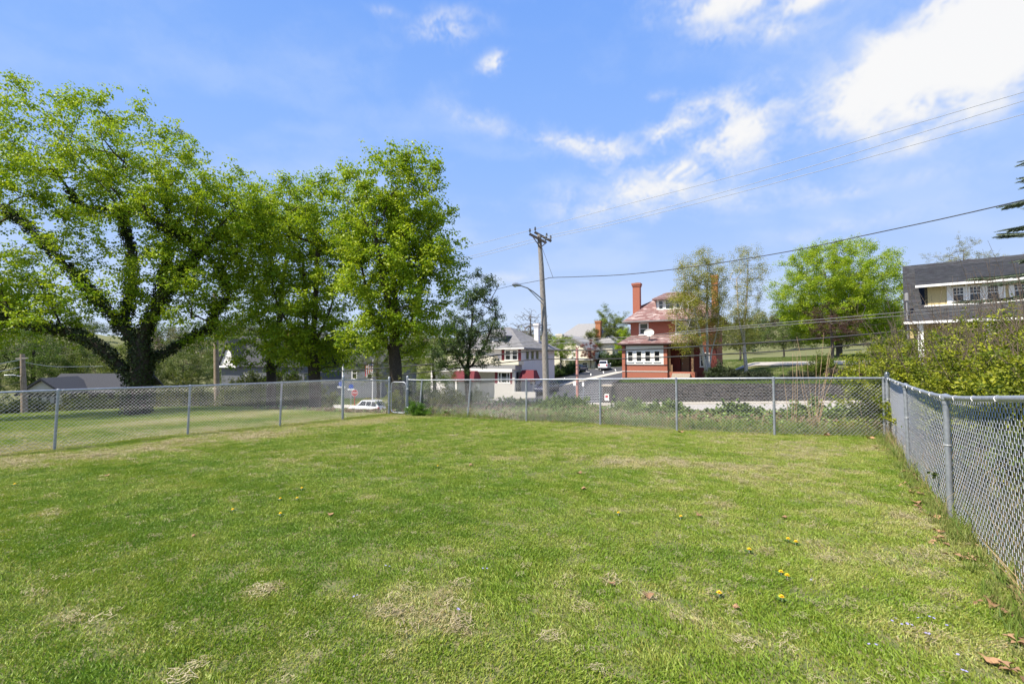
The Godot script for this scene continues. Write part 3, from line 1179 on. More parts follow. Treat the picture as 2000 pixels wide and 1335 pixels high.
func slab(called: String, lo: Vector3, hi: Vector3, m: Material, parent: Node3D) -> MeshInstance3D:
	var mb := MB.new()
	mb.box(lo, hi)
	return part(called, mb, m, parent)

# wall in the plane z, from x0 to x1 and y0 to y1, with openings [x0, x1, y0, y1]; thickness runs back
func wall_z(called: String, x0: float, x1: float, y0: float, y1: float, z: float, thick: float, holes: Array, m: Material, parent: Node3D) -> MeshInstance3D:
	var mb := MB.new()
	holes.sort_custom(func(a, b): return a[0] < b[0])
	var x := x0
	for h in holes:
		if h[0] > x:
			mb.box(Vector3(x, y0, z - thick), Vector3(h[0], y1, z))
		if h[2] > y0:
			mb.box(Vector3(h[0], y0, z - thick), Vector3(h[1], h[2], z))
		if h[3] < y1:
			mb.box(Vector3(h[0], h[3], z - thick), Vector3(h[1], y1, z))
		x = h[1]
	if x < x1:
		mb.box(Vector3(x, y0, z - thick), Vector3(x1, y1, z))
	return part(called, mb, m, parent)

# sash window filling an opening in a wall facing +z
func window_z(x0: float, x1: float, y0: float, y1: float, z: float, parent: Node3D, o := {}) -> Node3D:
	var f: float = o.get("frame", 0.09)
	var trim: Material = o.get("trim", M.white_trim)
	var w := MB.new()
	w.box(Vector3(x0 - 0.04, y0, z - 0.10), Vector3(x0 + f, y1, z + 0.03))
	w.box(Vector3(x1 - f, y0, z - 0.10), Vector3(x1 + 0.04, y1, z + 0.03))
	w.box(Vector3(x0 + f, y1 - f, z - 0.10), Vector3(x1 - f, y1 + 0.04, z + 0.03))
	w.box(Vector3(x0 + f, y0, z - 0.10), Vector3(x1 - f, y0 + f, z + 0.03))
	var wi := part("window", w, trim, parent)
	var mid := (y0 + y1) * 0.5
	var b := MB.new()
	b.box(Vector3(x0 + f, mid - 0.035, z - 0.09), Vector3(x1 - f, mid + 0.035, z - 0.01))
	part("sash_bar", b, trim, wi)
	var panes := [[y0 + f, mid - 0.035], [mid + 0.035, y1 - f]]
	for i in 2:
		var g := MB.new()
		g.box(Vector3(x0 + f, panes[i][0], z - 0.085), Vector3(x1 - f, panes[i][1], z - 0.07))
		part("pane", g, o.get("glass", M.glass_dark), wi)
	if o.get("muntins", false):
		var mu := MB.new()
		for k in [1, 2]:
			var xx := lerpf(x0 + f, x1 - f, k / 3.0)
			mu.box(Vector3(xx - 0.02, mid + 0.035, z - 0.069), Vector3(xx + 0.02, y1 - f, z - 0.04))
		var yy := (mid + y1 - f) * 0.5
		mu.box(Vector3(x0 + f, yy - 0.02, z - 0.068), Vector3(x1 - f, yy + 0.02, z - 0.039))
		part("muntins", mu, trim, wi)
	var s := MB.new()
	s.box(Vector3(x0 - 0.1, y0 - 0.10, z - 0.1), Vector3(x1 + 0.1, y0 - 0.004, z + 0.09))
	part("sill", s, o.get("sill", trim), wi)
	# a dark room behind so that the glass has depth
	return wi

# hipped roof over x0..x1, z0 (front)..z1 (back), eave y to ridge y
func hip_roof(x0: float, x1: float, z0: float, z1: float, ye: float, yr: float, run: float) -> MB:
	var mb := MB.new()
	var zm := (z0 + z1) * 0.5
	var ra := Vector3(x0 + run, yr, zm)
	var rb := Vector3(x1 - run, yr, zm)
	var th := 0.16
	var fl := Vector3(x0, ye, z0)
	var fr := Vector3(x1, ye, z0)
	var bl := Vector3(x0, ye, z1)
	var br := Vector3(x1, ye, z1)
	mb.quad(fl, fr, rb, ra)
	mb.quad(br, bl, ra, rb)
	mb.tri(bl, fl, ra)
	mb.tri(fr, br, rb)
	var dn := Vector3(0, -th, 0)
	mb.quad(fl + dn, fr + dn, fr, fl)
	mb.quad(fr + dn, br + dn, br, fr)
	mb.quad(br + dn, bl + dn, bl, br)
	mb.quad(bl + dn, fl + dn, fl, bl)
	mb.quad(fl + dn, bl + dn, br + dn, fr + dn)
	return mb

# pitched roof with the ridge along x; thick boards
func gable_roof(x0: float, x1: float, z0: float, z1: float, ye: float, yr: float, th := 0.18) -> MB:
	var mb := MB.new()
	var zm := (z0 + z1) * 0.5
	mb.prism(PackedVector2Array([Vector2(z0, ye), Vector2(zm, yr), Vector2(z1, ye), Vector2(z1, ye - th), Vector2(zm, yr - th), Vector2(z0, ye - th)]), x0, x1)
	# prism runs along z; lay it along x
	mb.swap_xz()
	return mb

func chimney(parent: Node3D, x: float, z: float, wx: float, wz: float, y0: float, y1: float, m: Material) -> void:
	var mb := MB.new()
	mb.box(Vector3(x - wx / 2, y0, z - wz / 2), Vector3(x + wx / 2, y1 - 0.5, z + wz / 2))
	mb.box(Vector3(x - wx / 2 - 0.07, y1 - 0.5, z - wz / 2 - 0.07), Vector3(x + wx / 2 + 0.07, y1 - 0.28, z + wz / 2 + 0.07))
	mb.box(Vector3(x - wx / 2 - 0.14, y1 - 0.28, z - wz / 2 - 0.14), Vector3(x + wx / 2 + 0.14, y1, z + wz / 2 + 0.14))
	var c := part("chimney", mb, m, parent)
	var pot := MB.new()
	pot.box(Vector3(x - wx / 4, y1, z - wz / 4), Vector3(x + wx / 4, y1 + 0.12, z + wz / 4))
	part("flue", pot, M.grey_trim, c)

# tones of roof coverings: each shingle differs a little, slates in weathered streaks
func grey_tone(_p: Vector3, _j: int) -> Color:
	var k := rng.randf_range(0.7, 1.35)
	return Color(0.040, 0.043, 0.050) * k

func light_tone(_p: Vector3, _j: int) -> Color:
	return Color(0.20, 0.20, 0.205) * rng.randf_range(0.85, 1.15)

func slate_tone(p: Vector3, j: int) -> Color:
	var v := fnoise.get_noise_2d(p.x * 9.0 + p.z * 9.0, j * 14.0) * 1.5 + rng.randf_range(-0.35, 0.35)
	return Color(0.225, 0.125, 0.12).lerp(Color(0.45, 0.365, 0.35), smoothstep(-0.15, 0.8, v)) * rng.randf_range(0.85, 1.15)

func tiles(called: String, quads: Array, course: float, tab: float, tones: Callable, parent: Node3D) -> void:
	var mb := MB.new()
	for q in quads:
		mb.shingles(q[0], q[1], q[2], q[3], course, tab, tones)
	part(called, mb, M.shingle_tiles, parent).set_meta("kind", "stuff")

func buildings() -> void:
	brick_house()
	white_building()
	grey_roof_house()
	back_house()
	left_houses()
	# retaining wall of rough stone under the brick house, stepping along the pavement
	var w := thing("retaining_wall", "dark rough stone retaining wall along the pavement below the brick house", "wall", on(-0.3, 0.1))
	var o := w.position
	var r := RandomNumberGenerator.new()
	r.seed = 3
	var core := MB.new()
	var cap := MB.new()
	var stones := MB.new()
	for i in 34:
		var s0 := -0.3 + i * 1.25
		var s1 := s0 + 1.25
		var a := SN(s0, 0.1)
		var b := SN(s1, 0.1)
		var a2 := SN(s0, 0.5)
		var b2 := SN(s1, 0.5)
		var ta := H(SN(s0 + 0.9, 1.0).x, SN(s0 + 0.9, 1.0).y) + 0.12
		var tb := H(SN(s1 + 0.9, 1.0).x, SN(s1 + 0.9, 1.0).y) + 0.12
		var f := func(q: Vector2, y: float) -> Vector3: return Vector3(q.x, y, -q.y) - o
		var y0 := street_y(s0) - 0.4
		core.quad(f.call(a, y0), f.call(b, y0), f.call(b, tb), f.call(a, ta))
		core.quad(f.call(b2, y0), f.call(a2, y0), f.call(a2, ta), f.call(b2, tb))
		cap.quad(f.call(a, ta) + Vector3(0, 0.0, 0.05), f.call(b, tb) + Vector3(0, 0.0, 0.05), f.call(b2, tb), f.call(a2, ta))
		# stones proud of the core, in uneven courses
		var y := street_y(s0) + 0.05
		while y < ta - 0.1:
			var hh := minf(r.randf_range(0.22, 0.42), ta - y)
			var xx := s0 - r.randf_range(0.0, 0.3)
			while xx < s1:
				var ll := r.randf_range(0.3, 0.75)
				var pr := r.randf_range(0.0, 0.09)
				var p0 := SN(xx + 0.025, 0.1 - pr - 0.02)
				var p1 := SN(xx + ll - 0.025, 0.1 - pr * 0.8 - 0.02)
				var c0 := SN(xx + 0.01, 0.14)
				var c1 := SN(xx + ll - 0.01, 0.14)
				var k := 0.035
				var g := [f.call(p0, y + k), f.call(p1, y + k * 1.3), f.call(p1, y + hh - k), f.call(p0, y + hh - k * 1.2)]
				var h := [f.call(c0, y), f.call(c1, y), f.call(c1, y + hh), f.call(c0, y + hh)]
				var tone := r.randf_range(0.65, 1.3)
				stones.col = Color(tone * r.randf_range(0.95, 1.08), tone, tone * r.randf_range(0.92, 1.03))
				stones.quad(g[0], g[1], g[2], g[3])
				for e in 4:
					stones.quad(h[e], h[(e + 1) % 4], g[(e + 1) % 4], g[e])
				xx += ll
			y += hh
	part("core", core, M.field_stone, w)
	(M.field_stone as StandardMaterial3D).vertex_color_use_as_albedo = true
	var st := part("stones", stones, M.field_stone, w)
	st.set_meta("kind", "stuff")
	part("coping", cap, M.field_stone, w)
	# the return of the wall beside the car park, with a pillar at the corner
	var rt := MB.new()
	for i in 10:
		var n0 := 0.5 + i * 1.3
		var a := SN(terrace_edge(n0) - 0.66, n0)
		var b := SN(terrace_edge(n0 + 1.3) - 0.66, n0 + 1.3)
		var a2 := SN(terrace_edge(n0) - 0.3, n0)
		var b2 := SN(terrace_edge(n0 + 1.3) - 0.3, n0 + 1.3)
		var top := -0.72
		rt.quad(Vector3(b.x, -4, -b.y) - o, Vector3(a.x, -4, -a.y) - o, Vector3(a.x, top, -a.y) - o, Vector3(b.x, top, -b.y) - o)
		rt.quad(Vector3(a.x, top, -a.y) - o, Vector3(a2.x, top, -a2.y) - o, Vector3(b2.x, top, -b2.y) - o, Vector3(b.x, top, -b.y) - o)
	part("side_wall", rt, M.field_stone, w)
	var pil := thing("stone_pillar", "square stone pillar with a flat cap at the car park entrance", "pillar", on(-0.75, -0.05), GRID_TURN)
	slab("shaft", Vector3(-0.45, -0.2, -0.45), Vector3(0.45, 1.9, 0.45), M.field_stone, pil)
	slab("cap", Vector3(-0.55, 1.9, -0.55), Vector3(0.55, 2.05, 0.55), M.step_stone, pil)
	var nb := thing("notice_board", "small white notice with red print fixed to the stone pillar", "sign", on(-0.75, -0.05) + Vector3(0, 0.75, 0), GRID_TURN)
	slab("panel", Vector3(-0.24, -0.35, 0.46), Vector3(0.24, 0.35, 0.49), M.sign_white, nb)
	slab("print", Vector3(-0.15, -0.05, 0.493), Vector3(0.15, 0.2, 0.496), M.stop_red, nb)

func brick_house() -> void:
	var t := house("brick_house", "red brick house with mauve slate hip roof, tall chimneys and white sunporch", -2.9, 13.7, -0.87)
	# enclosed porch
	wall_z("wall", 0.0, 5.9, -0.6, 1.95, 0.0, 0.3, [], M.brick, t)
	var wins := [[0.75, 1.5], [1.9, 2.65], [3.05, 3.8], [4.25, 5.0]]
	var holes := []
	for w in wins:
		holes.append([w[0], w[1], 2.35, 3.75])
	wall_z("wall_panel", 0.42, 5.45, 1.97, 4.45, 0.0, 0.2, holes, M.white_trim, t)
	for w in wins:
		window_z(w[0], w[1], 2.35, 3.75, 0.0, t, {"frame": 0.07, "glass": M.glass_dark})
	slab("pier", Vector3(0.0, 1.95, -0.3), Vector3(0.42, 4.5, 0.01), M.brick, t)
	slab("pier", Vector3(5.45, 1.95, -0.3), Vector3(5.9, 4.5, 0.01), M.brick, t)
	slab("stone_band", Vector3(-0.04, 1.0, -0.2), Vector3(5.94, 1.12, 0.04), M.pale_stone, t)
	slab("stone_band", Vector3(0.35, 1.86, -0.2), Vector3(5.94, 1.97, 0.05), M.dark_gutter, t)
	slab("side_wall", Vector3(0.0, -0.6, -2.6), Vector3(0.28, 4.5, -0.3), M.brick, t)
	slab("side_wall", Vector3(5.6, -0.6, -2.6), Vector3(5.9, 4.5, -0.3), M.brick, t)
	slab("fascia", Vector3(-0.1, 4.45, -2.6), Vector3(9.3, 4.72, 0.12), M.dark_gutter, t)
	# porch roof
	var pr := MB.new()
	pr.quad(Vector3(-0.5, 4.75, 0.55), Vector3(9.7, 4.75, 0.55), Vector3(9.0, 6.0, -2.58), Vector3(0.6, 6.0, -2.58))
	pr.tri(Vector3(-0.5, 4.75, -2.58), Vector3(-0.5, 4.75, 0.55), Vector3(0.6, 6.0, -2.58))
	pr.tri(Vector3(9.7, 4.75, 0.55), Vector3(9.7, 4.75, -2.58), Vector3(9.0, 6.0, -2.58))
	pr.quad(Vector3(-0.5, 4.6, 0.55), Vector3(9.7, 4.6, 0.55), Vector3(9.7, 4.75, 0.55), Vector3(-0.5, 4.75, 0.55))
	pr.quad(Vector3(-0.5, 4.6, -2.58), Vector3(-0.5, 4.6, 0.55), Vector3(-0.5, 4.75, 0.55), Vector3(-0.5, 4.75, -2.58))
	pr.quad(Vector3(-0.5, 4.6, 0.55), Vector3(-0.5, 4.6, -2.58), Vector3(9.7, 4.6, -2.58), Vector3(9.7, 4.6, 0.55))
	var pro := part("porch_roof", pr, M.pink_slate, t)
	tiles("slates", [[V(-0.5, 4.75, 0.55), V(9.7, 4.75, 0.55), V(9.0, 6.0, -2.58), V(0.6, 6.0, -2.58)]], 0.2, 0.45, slate_tone, pro)
	slab("gutter", Vector3(-0.55, 4.6, 0.56), Vector3(9.75, 4.74, 0.66), M.dark_gutter, t)
	var ds := MB.new()
	ds.rod(Vector3(0.5, 4.6, 0.12), Vector3(0.5, -0.1, 0.12), 0.06)
	part("downspout", ds, M.dark_gutter, t)
	# entrance with steps
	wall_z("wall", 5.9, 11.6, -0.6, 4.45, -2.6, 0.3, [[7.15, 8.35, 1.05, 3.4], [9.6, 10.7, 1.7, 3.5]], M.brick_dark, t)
	var door := slab("door", Vector3(7.25, 1.05, -2.8), Vector3(8.25, 3.3, -2.7), M.brown_wood, t)
	slab("handle", Vector3(7.35, 2.0, -2.7), Vector3(7.42, 2.2, -2.65), M.rim, door)
	window_z(9.6, 10.7, 1.7, 3.5, -2.6, t)
	slab("porch_floor", Vector3(5.9, -0.6, -2.6), Vector3(9.2, 1.02, -0.3), M.brick, t)
	for x in [6.1, 8.95]:
		slab("post", Vector3(x - 0.14, 1.02, -0.62), Vector3(x + 0.14, 4.46, -0.34), M.brown_wood, t)
	for i in 6:
		slab("step", Vector3(6.5, -0.6, -0.3 + i * 0.3), Vector3(8.7, 0.85 - i * 0.17, 0.0 + i * 0.3), M.step_stone, t)
	for i in 2:
		slab("railing", Vector3(6.0 + i * 2.85, 1.02, -0.5), Vector3(6.5 + i * 2.3, 1.95, -0.4), M.brown_wood, t)
	# upper storey
	wall_z("wall", 0.55, 11.6, 4.45, 7.9, -2.6, 0.3, [[1.75, 3.0, 6.1, 7.7], [6.6, 7.6, 6.1, 7.7], [8.1, 9.1, 6.1, 7.7]], M.brick, t)
	window_z(1.75, 3.0, 6.1, 7.7, -2.6, t, {"glass": M.glass_grey, "frame": 0.13})
	window_z(6.6, 7.6, 6.1, 7.7, -2.6, t, {"glass": M.glass_grey})
	window_z(8.1, 9.1, 6.1, 7.7, -2.6, t, {"glass": M.glass_grey})
	slab("wall_panel", Vector3(7.6, 6.05, -2.65), Vector3(8.1, 7.75, -2.57), M.white_trim, t)
	slab("side_wall", Vector3(0.55, -0.6, -12.2), Vector3(0.85, 7.9, -2.9), M.brick, t)
	slab("side_wall", Vector3(11.3, -0.6, -12.2), Vector3(11.6, 7.9, -2.9), M.brick, t)
	slab("back_wall", Vector3(0.85, -0.6, -12.2), Vector3(11.3, 7.9, -11.9), M.brick, t)
	var hr := part("roof", hip_roof(-0.35, 12.5, -1.7, -13.1, 7.95, 12.3, 4.6), M.pink_slate, t)
	tiles("slates", [[V(-0.35, 7.95, -1.7), V(12.5, 7.95, -1.7), V(7.9, 12.3, -7.4), V(4.25, 12.3, -7.4)], [V(-0.35, 7.95, -13.1), V(-0.35, 7.95, -1.7), V(4.25, 12.3, -7.4), V(4.25, 12.3, -7.41)]], 0.2, 0.45, slate_tone, hr)
	slab("gutter", Vector3(-0.4, 7.78, -1.7), Vector3(12.55, 7.93, -1.6), M.grey_trim, t)
	# front dormer
	var dw := slab("dormer", Vector3(3.9, 8.9, -7.0), Vector3(4.0, 11.0, -3.9), M.white_trim, t)
	slab("cheek", Vector3(7.3, 8.9, -7.0), Vector3(7.4, 11.0, -3.9), M.white_trim, dw)
	wall_z("dormer_front", 3.9, 7.4, 9.2, 11.0, -3.8, 0.1, [[4.2, 4.8, 9.6, 10.85], [5.1, 6.2, 9.6, 10.85], [6.5, 7.1, 9.6, 10.85]], M.white_trim, dw)
	for w in [[4.2, 4.8], [5.1, 6.2], [6.5, 7.1]]:
		window_z(w[0], w[1], 9.6, 10.85, -3.8, t, {"frame": 0.06, "glass": M.glass_grey})
	var dr := MB.new()
	dr.quad(Vector3(3.4, 11.05, -3.2), Vector3(7.9, 11.05, -3.2), Vector3(6.4, 12.2, -6.0), Vector3(4.9, 12.2, -6.0))
	dr.tri(Vector3(3.4, 11.05, -7.2), Vector3(3.4, 11.05, -3.2), Vector3(4.9, 12.2, -6.0))
	dr.tri(Vector3(7.9, 11.05, -3.2), Vector3(7.9, 11.05, -7.2), Vector3(6.4, 12.2, -6.0))
	dr.quad(Vector3(3.4, 10.9, -3.2), Vector3(7.9, 10.9, -3.2), Vector3(7.9, 11.05, -3.2), Vector3(3.4, 11.05, -3.2))
	dr.quad(Vector3(3.4, 10.9, -7.2), Vector3(3.4, 10.9, -3.2), Vector3(3.4, 11.05, -3.2), Vector3(3.4, 11.05, -7.2))
	dr.quad(Vector3(3.4, 10.9, -3.2), Vector3(3.4, 10.9, -7.2), Vector3(7.9, 10.9, -7.2), Vector3(7.9, 10.9, -3.2))
	var dro := part("dormer_roof", dr, M.pink_slate, dw)
	dro.name = "dormer_roof"
	tiles("slates", [[V(3.4, 11.05, -3.2), V(7.9, 11.05, -3.2), V(6.4, 12.2, -6.0), V(4.9, 12.2, -6.0)]], 0.2, 0.45, slate_tone, dw)
	# small side dormer towards the car park
	var sd := slab("dormer", Vector3(1.0, 8.9, -8.6), Vector3(3.2, 10.3, -6.4), M.white_trim, t)
	var sr := MB.new()
	sr.prism(PackedVector2Array([Vector2(0.6, 10.32), Vector2(4.0, 11.6), Vector2(4.0, 11.4), Vector2(0.6, 10.12)]), -8.9, -6.1)
	part("dormer_roof", sr, M.pink_slate, sd)
	chimney(t, 1.0, -4.6, 1.0, 0.9, 6.5, 13.6, M.brick)
	chimney(t, 11.2, -6.5, 0.8, 0.8, 6.5, 14.2, M.brick_orange)
	# satellite dish on the porch roof
	var q := t.to_global(Vector3(3.6, 5.25, -0.4))
	var sdh := thing("satellite_dish", "white satellite dish on a short mast above the sunporch roof", "satellite dish", q, GRID_TURN)
	var ms := MB.new()
	ms.rod(Vector3(0, -0.4, 0), Vector3(0, 0.75, 0), 0.04)
	ms.rod(Vector3(-0.25, -0.35, 0.1), Vector3(0, 0.35, 0), 0.025)
	part("mast", ms, M.grey_trim, sdh)
	var dish := MB.new()
	for ring in 3:
		for k in 20:
			var a := TAU * k / 20
			var b := TAU * (k + 1) / 20
			var f := func(an: float, rr: float) -> Vector3: return Vector3(cos(an) * 0.66 * rr, sin(an) * 0.5 * rr + 0.95, 0.12 + 0.16 * rr * rr + sin(an) * rr * -0.12)
			dish.quad(f.call(a, ring / 3.0), f.call(a, (ring + 1) / 3.0), f.call(b, (ring + 1) / 3.0), f.call(b, ring / 3.0))
	part("reflector", dish, M.dish_white, sdh)
	var arm := MB.new()
	arm.rod(Vector3(0, 0.5, 0.25), Vector3(0, 0.72, 0.75), 0.02)
	arm.box(Vector3(-0.06, 0.7, 0.68), Vector3(0.06, 0.84, 0.84))
	part("feed_arm", arm, M.grey_trim, sdh)

func white_building() -> void:
	var t := house("white_building", "white two-storey building with grey hip roof and burgundy shutters", -14.95, 6.0, -3.1)
	t.set_meta("category", "building")
	# main block
	wall_z("wall", -11.0, 0.0, -1.0, 6.4, -1.2, 0.3, [[-2.55, -1.65, 4.8, 6.15], [-1.45, -0.55, 4.8, 6.15], [-6.8, -5.6, 4.8, 6.1], [-9.4, -8.2, 4.8, 6.1]], M.white_wall, t)
	window_z(-2.55, -1.65, 4.8, 6.15, -1.2, t)
	window_z(-1.45, -0.55, 4.8, 6.15, -1.2, t)
	window_z(-6.8, -5.6, 4.8, 6.1, -1.2, t)
	window_z(-9.4, -8.2, 4.8, 6.1, -1.2, t)
	for x in [-3.05, -0.45]:
		slab("shutter", Vector3(x, 4.6, -1.2), Vector3(x + 0.42, 6.2, -1.13), M.burgundy, t)
	slab("side_wall", Vector3(-0.3, -1.0, -12.6), Vector3(0.0, 6.4, -1.5), M.white_wall, t)
	slab("side_wall", Vector3(-11.0, -1.0, -12.6), Vector3(-10.7, 6.4, -1.5), M.white_wall, t)
	slab("back_wall", Vector3(-10.7, -1.0, -12.6), Vector3(-0.3, 6.4, -12.3), M.white_wall, t)
	for w in [[-3.0, 5.0], [-4.6, 5.0], [-6.2, 5.0], [-8.6, 5.0], [-4.2, 1.4], [-5.2, 1.4]]:
		var f := slab("window", Vector3(0.0, w[1] - 0.1, w[0] - 0.4), Vector3(0.06, w[1] + 1.2, w[0] + 0.4), M.grey_trim, t)
		slab("pane", Vector3(0.06, w[1], w[0] - 0.32), Vector3(0.075, w[1] + 1.1, w[0] + 0.32), M.glass_dark, f)
	var wr := part("roof", hip_roof(-11.8, 0.8, -0.4, -13.4, 6.45, 9.8, 5.6), M.light_shingle, t)
	tiles("shingles", [[V(-11.8, 6.45, -0.4), V(0.8, 6.45, -0.4), V(-4.8, 9.8, -6.9), V(-6.2, 9.8, -6.9)], [V(0.8, 6.45, -0.4), V(0.8, 6.45, -13.4), V(-4.8, 9.8, -6.91), V(-4.8, 9.8, -6.9)]], 0.25, 0.6, light_tone, wr)
	slab("gutter", Vector3(-11.85, 6.28, -0.42), Vector3(0.85, 6.44, -0.34), M.white_trim, t)
	var dm := slab("dormer", Vector3(-5.4, 6.8, -5.0), Vector3(-3.2, 8.35, -1.9), M.light_shingle, t)
	window_z(-4.9, -3.7, 7.1, 8.2, -1.88, t)
	var dr := MB.new()
	dr.prism(PackedVector2Array([Vector2(-5.8, 8.3), Vector2(-4.3, 9.2), Vector2(-2.8, 8.3), Vector2(-2.8, 8.15), Vector2(-5.8, 8.15)]), -5.2, -1.5)
	part("dormer_roof", dr, M.light_shingle, dm)
	chimney(t, -1.2, -8.8, 0.7, 0.7, 6.5, 10.3, M.white_wall)
	# white parapet and porch roof along the front
	slab("parapet", Vector3(-3.6, 4.15, -1.2), Vector3(0.35, 4.75, 0.3), M.cream_wall, t)
	slab("porch_roof", Vector3(-13.5, 3.55, -1.2), Vector3(0.1, 4.12, 0.75), M.light_shingle, t)
	slab("fascia", Vector3(-13.6, 3.2, -1.2), Vector3(-0.35, 3.6, 0.85), M.white_trim, t)
	slab("parapet", Vector3(-15.5, 4.13, -1.2), Vector3(-3.7, 5.4, 0.1), M.cream_wall, t)
	slab("wing", Vector3(-15.4, -1.0, -9.0), Vector3(-11.2, 4.2, -1.2), M.white_wall, t)
	for x in [-13.4, -9.6, -6.0]:
		slab("column", Vector3(x, -1.0, 0.35), Vector3(x + 0.3, 3.2, 0.65), M.white_trim, t)
	# ground floor bay with stone base
	wall_z("bay", -3.3, -0.4, 1.65, 3.2, 0.3, 0.3, [[-2.75, -0.95, 1.75, 3.1]], M.white_wall, t)
	window_z(-2.75, -2.3, 1.75, 3.1, 0.3, t, {"frame": 0.06})
	window_z(-2.3, -1.4, 1.75, 3.1, 0.3, t, {"frame": 0.06})
	window_z(-1.4, -0.95, 1.75, 3.1, 0.3, t, {"frame": 0.06})
	for x in [-3.25, -0.88]:
		slab("shutter", Vector3(x, 1.6, 0.3), Vector3(x + 0.42, 3.15, 0.37), M.burgundy, t)
	slab("stone_base", Vector3(-3.3, -1.0, -0.6), Vector3(-0.3, 1.64, 0.36), M.pale_stone, t)
	slab("doorway", Vector3(-0.28, -0.4, -1.19), Vector3(-0.02, 3.2, 0.0), M.glass_dark, t)
	slab("pillar", Vector3(-0.5, -1.0, -0.1), Vector3(-0.15, 3.2, 0.45), M.pale_stone, t)
	# awnings
	for a in [[0.25, 2.5, 2.35, 3.45, -0.9], [-9.0, -5.2, 2.2, 3.3, 1.6]]:
		var aw := MB.new()
		var lo: float = a[2]
		var hi: float = a[3]
		aw.quad(Vector3(a[0], lo, a[4] + 1.0), Vector3(a[1], lo, a[4] + 1.0), Vector3(a[1] - 0.5, hi, a[4]), Vector3(a[0], hi, a[4]))
		aw.quad(Vector3(a[1], lo, a[4] + 1.0), Vector3(a[1], lo, a[4] - 0.9), Vector3(a[1] - 0.5, hi, a[4] - 0.9), Vector3(a[1] - 0.5, hi, a[4]))
		aw.tri(Vector3(a[0], lo, a[4]), Vector3(a[0], lo, a[4] + 1.0), Vector3(a[0], hi, a[4]))
		aw.quad(Vector3(a[0], hi, a[4]), Vector3(a[1] - 0.5, hi, a[4]), Vector3(a[1] - 0.5, hi, a[4] - 0.9), Vector3(a[0], hi, a[4] - 0.9))
		aw.quad(Vector3(a[0], lo - 0.3, a[4] + 1.0), Vector3(a[1], lo - 0.3, a[4] + 1.0), Vector3(a[1], lo, a[4] + 1.0), Vector3(a[0], lo, a[4] + 1.0))
		aw.quad(Vector3(a[1], lo - 0.3, a[4] + 1.0), Vector3(a[1], lo - 0.3, a[4] - 0.9), Vector3(a[1], lo, a[4] - 0.9), Vector3(a[1], lo, a[4] + 1.0))
		part("awning", aw, M.awning_cloth, t)
	var ap := MB.new()
	ap.rod(Vector3(2.42, -0.6, 0.05), Vector3(2.42, 2.3, 0.05), 0.05)
	part("awning_post", ap, M.grey_trim, t)
	slab("ramp_wall", Vector3(0.1, -1.0, 1.2), Vector3(3.4, 0.7, 1.5), M.pale_stone, t)
	# planter edge and lawn in front
	var ke := MB.new()
	for i in 12:
		var u0 := i / 12.0
		var u1 := (i + 1) / 12.0
		ke.bar(Vector3(lerpf(-4.6, 0.4, u0), -0.35, 2.6 + 0.5 * sin(u0 * PI)), Vector3(lerpf(-4.6, 0.4, u1), -0.35, 2.6 + 0.5 * sin(u1 * PI)), 0.2, 0.3)
	part("planter_edge", ke, M.pale_stone, t)

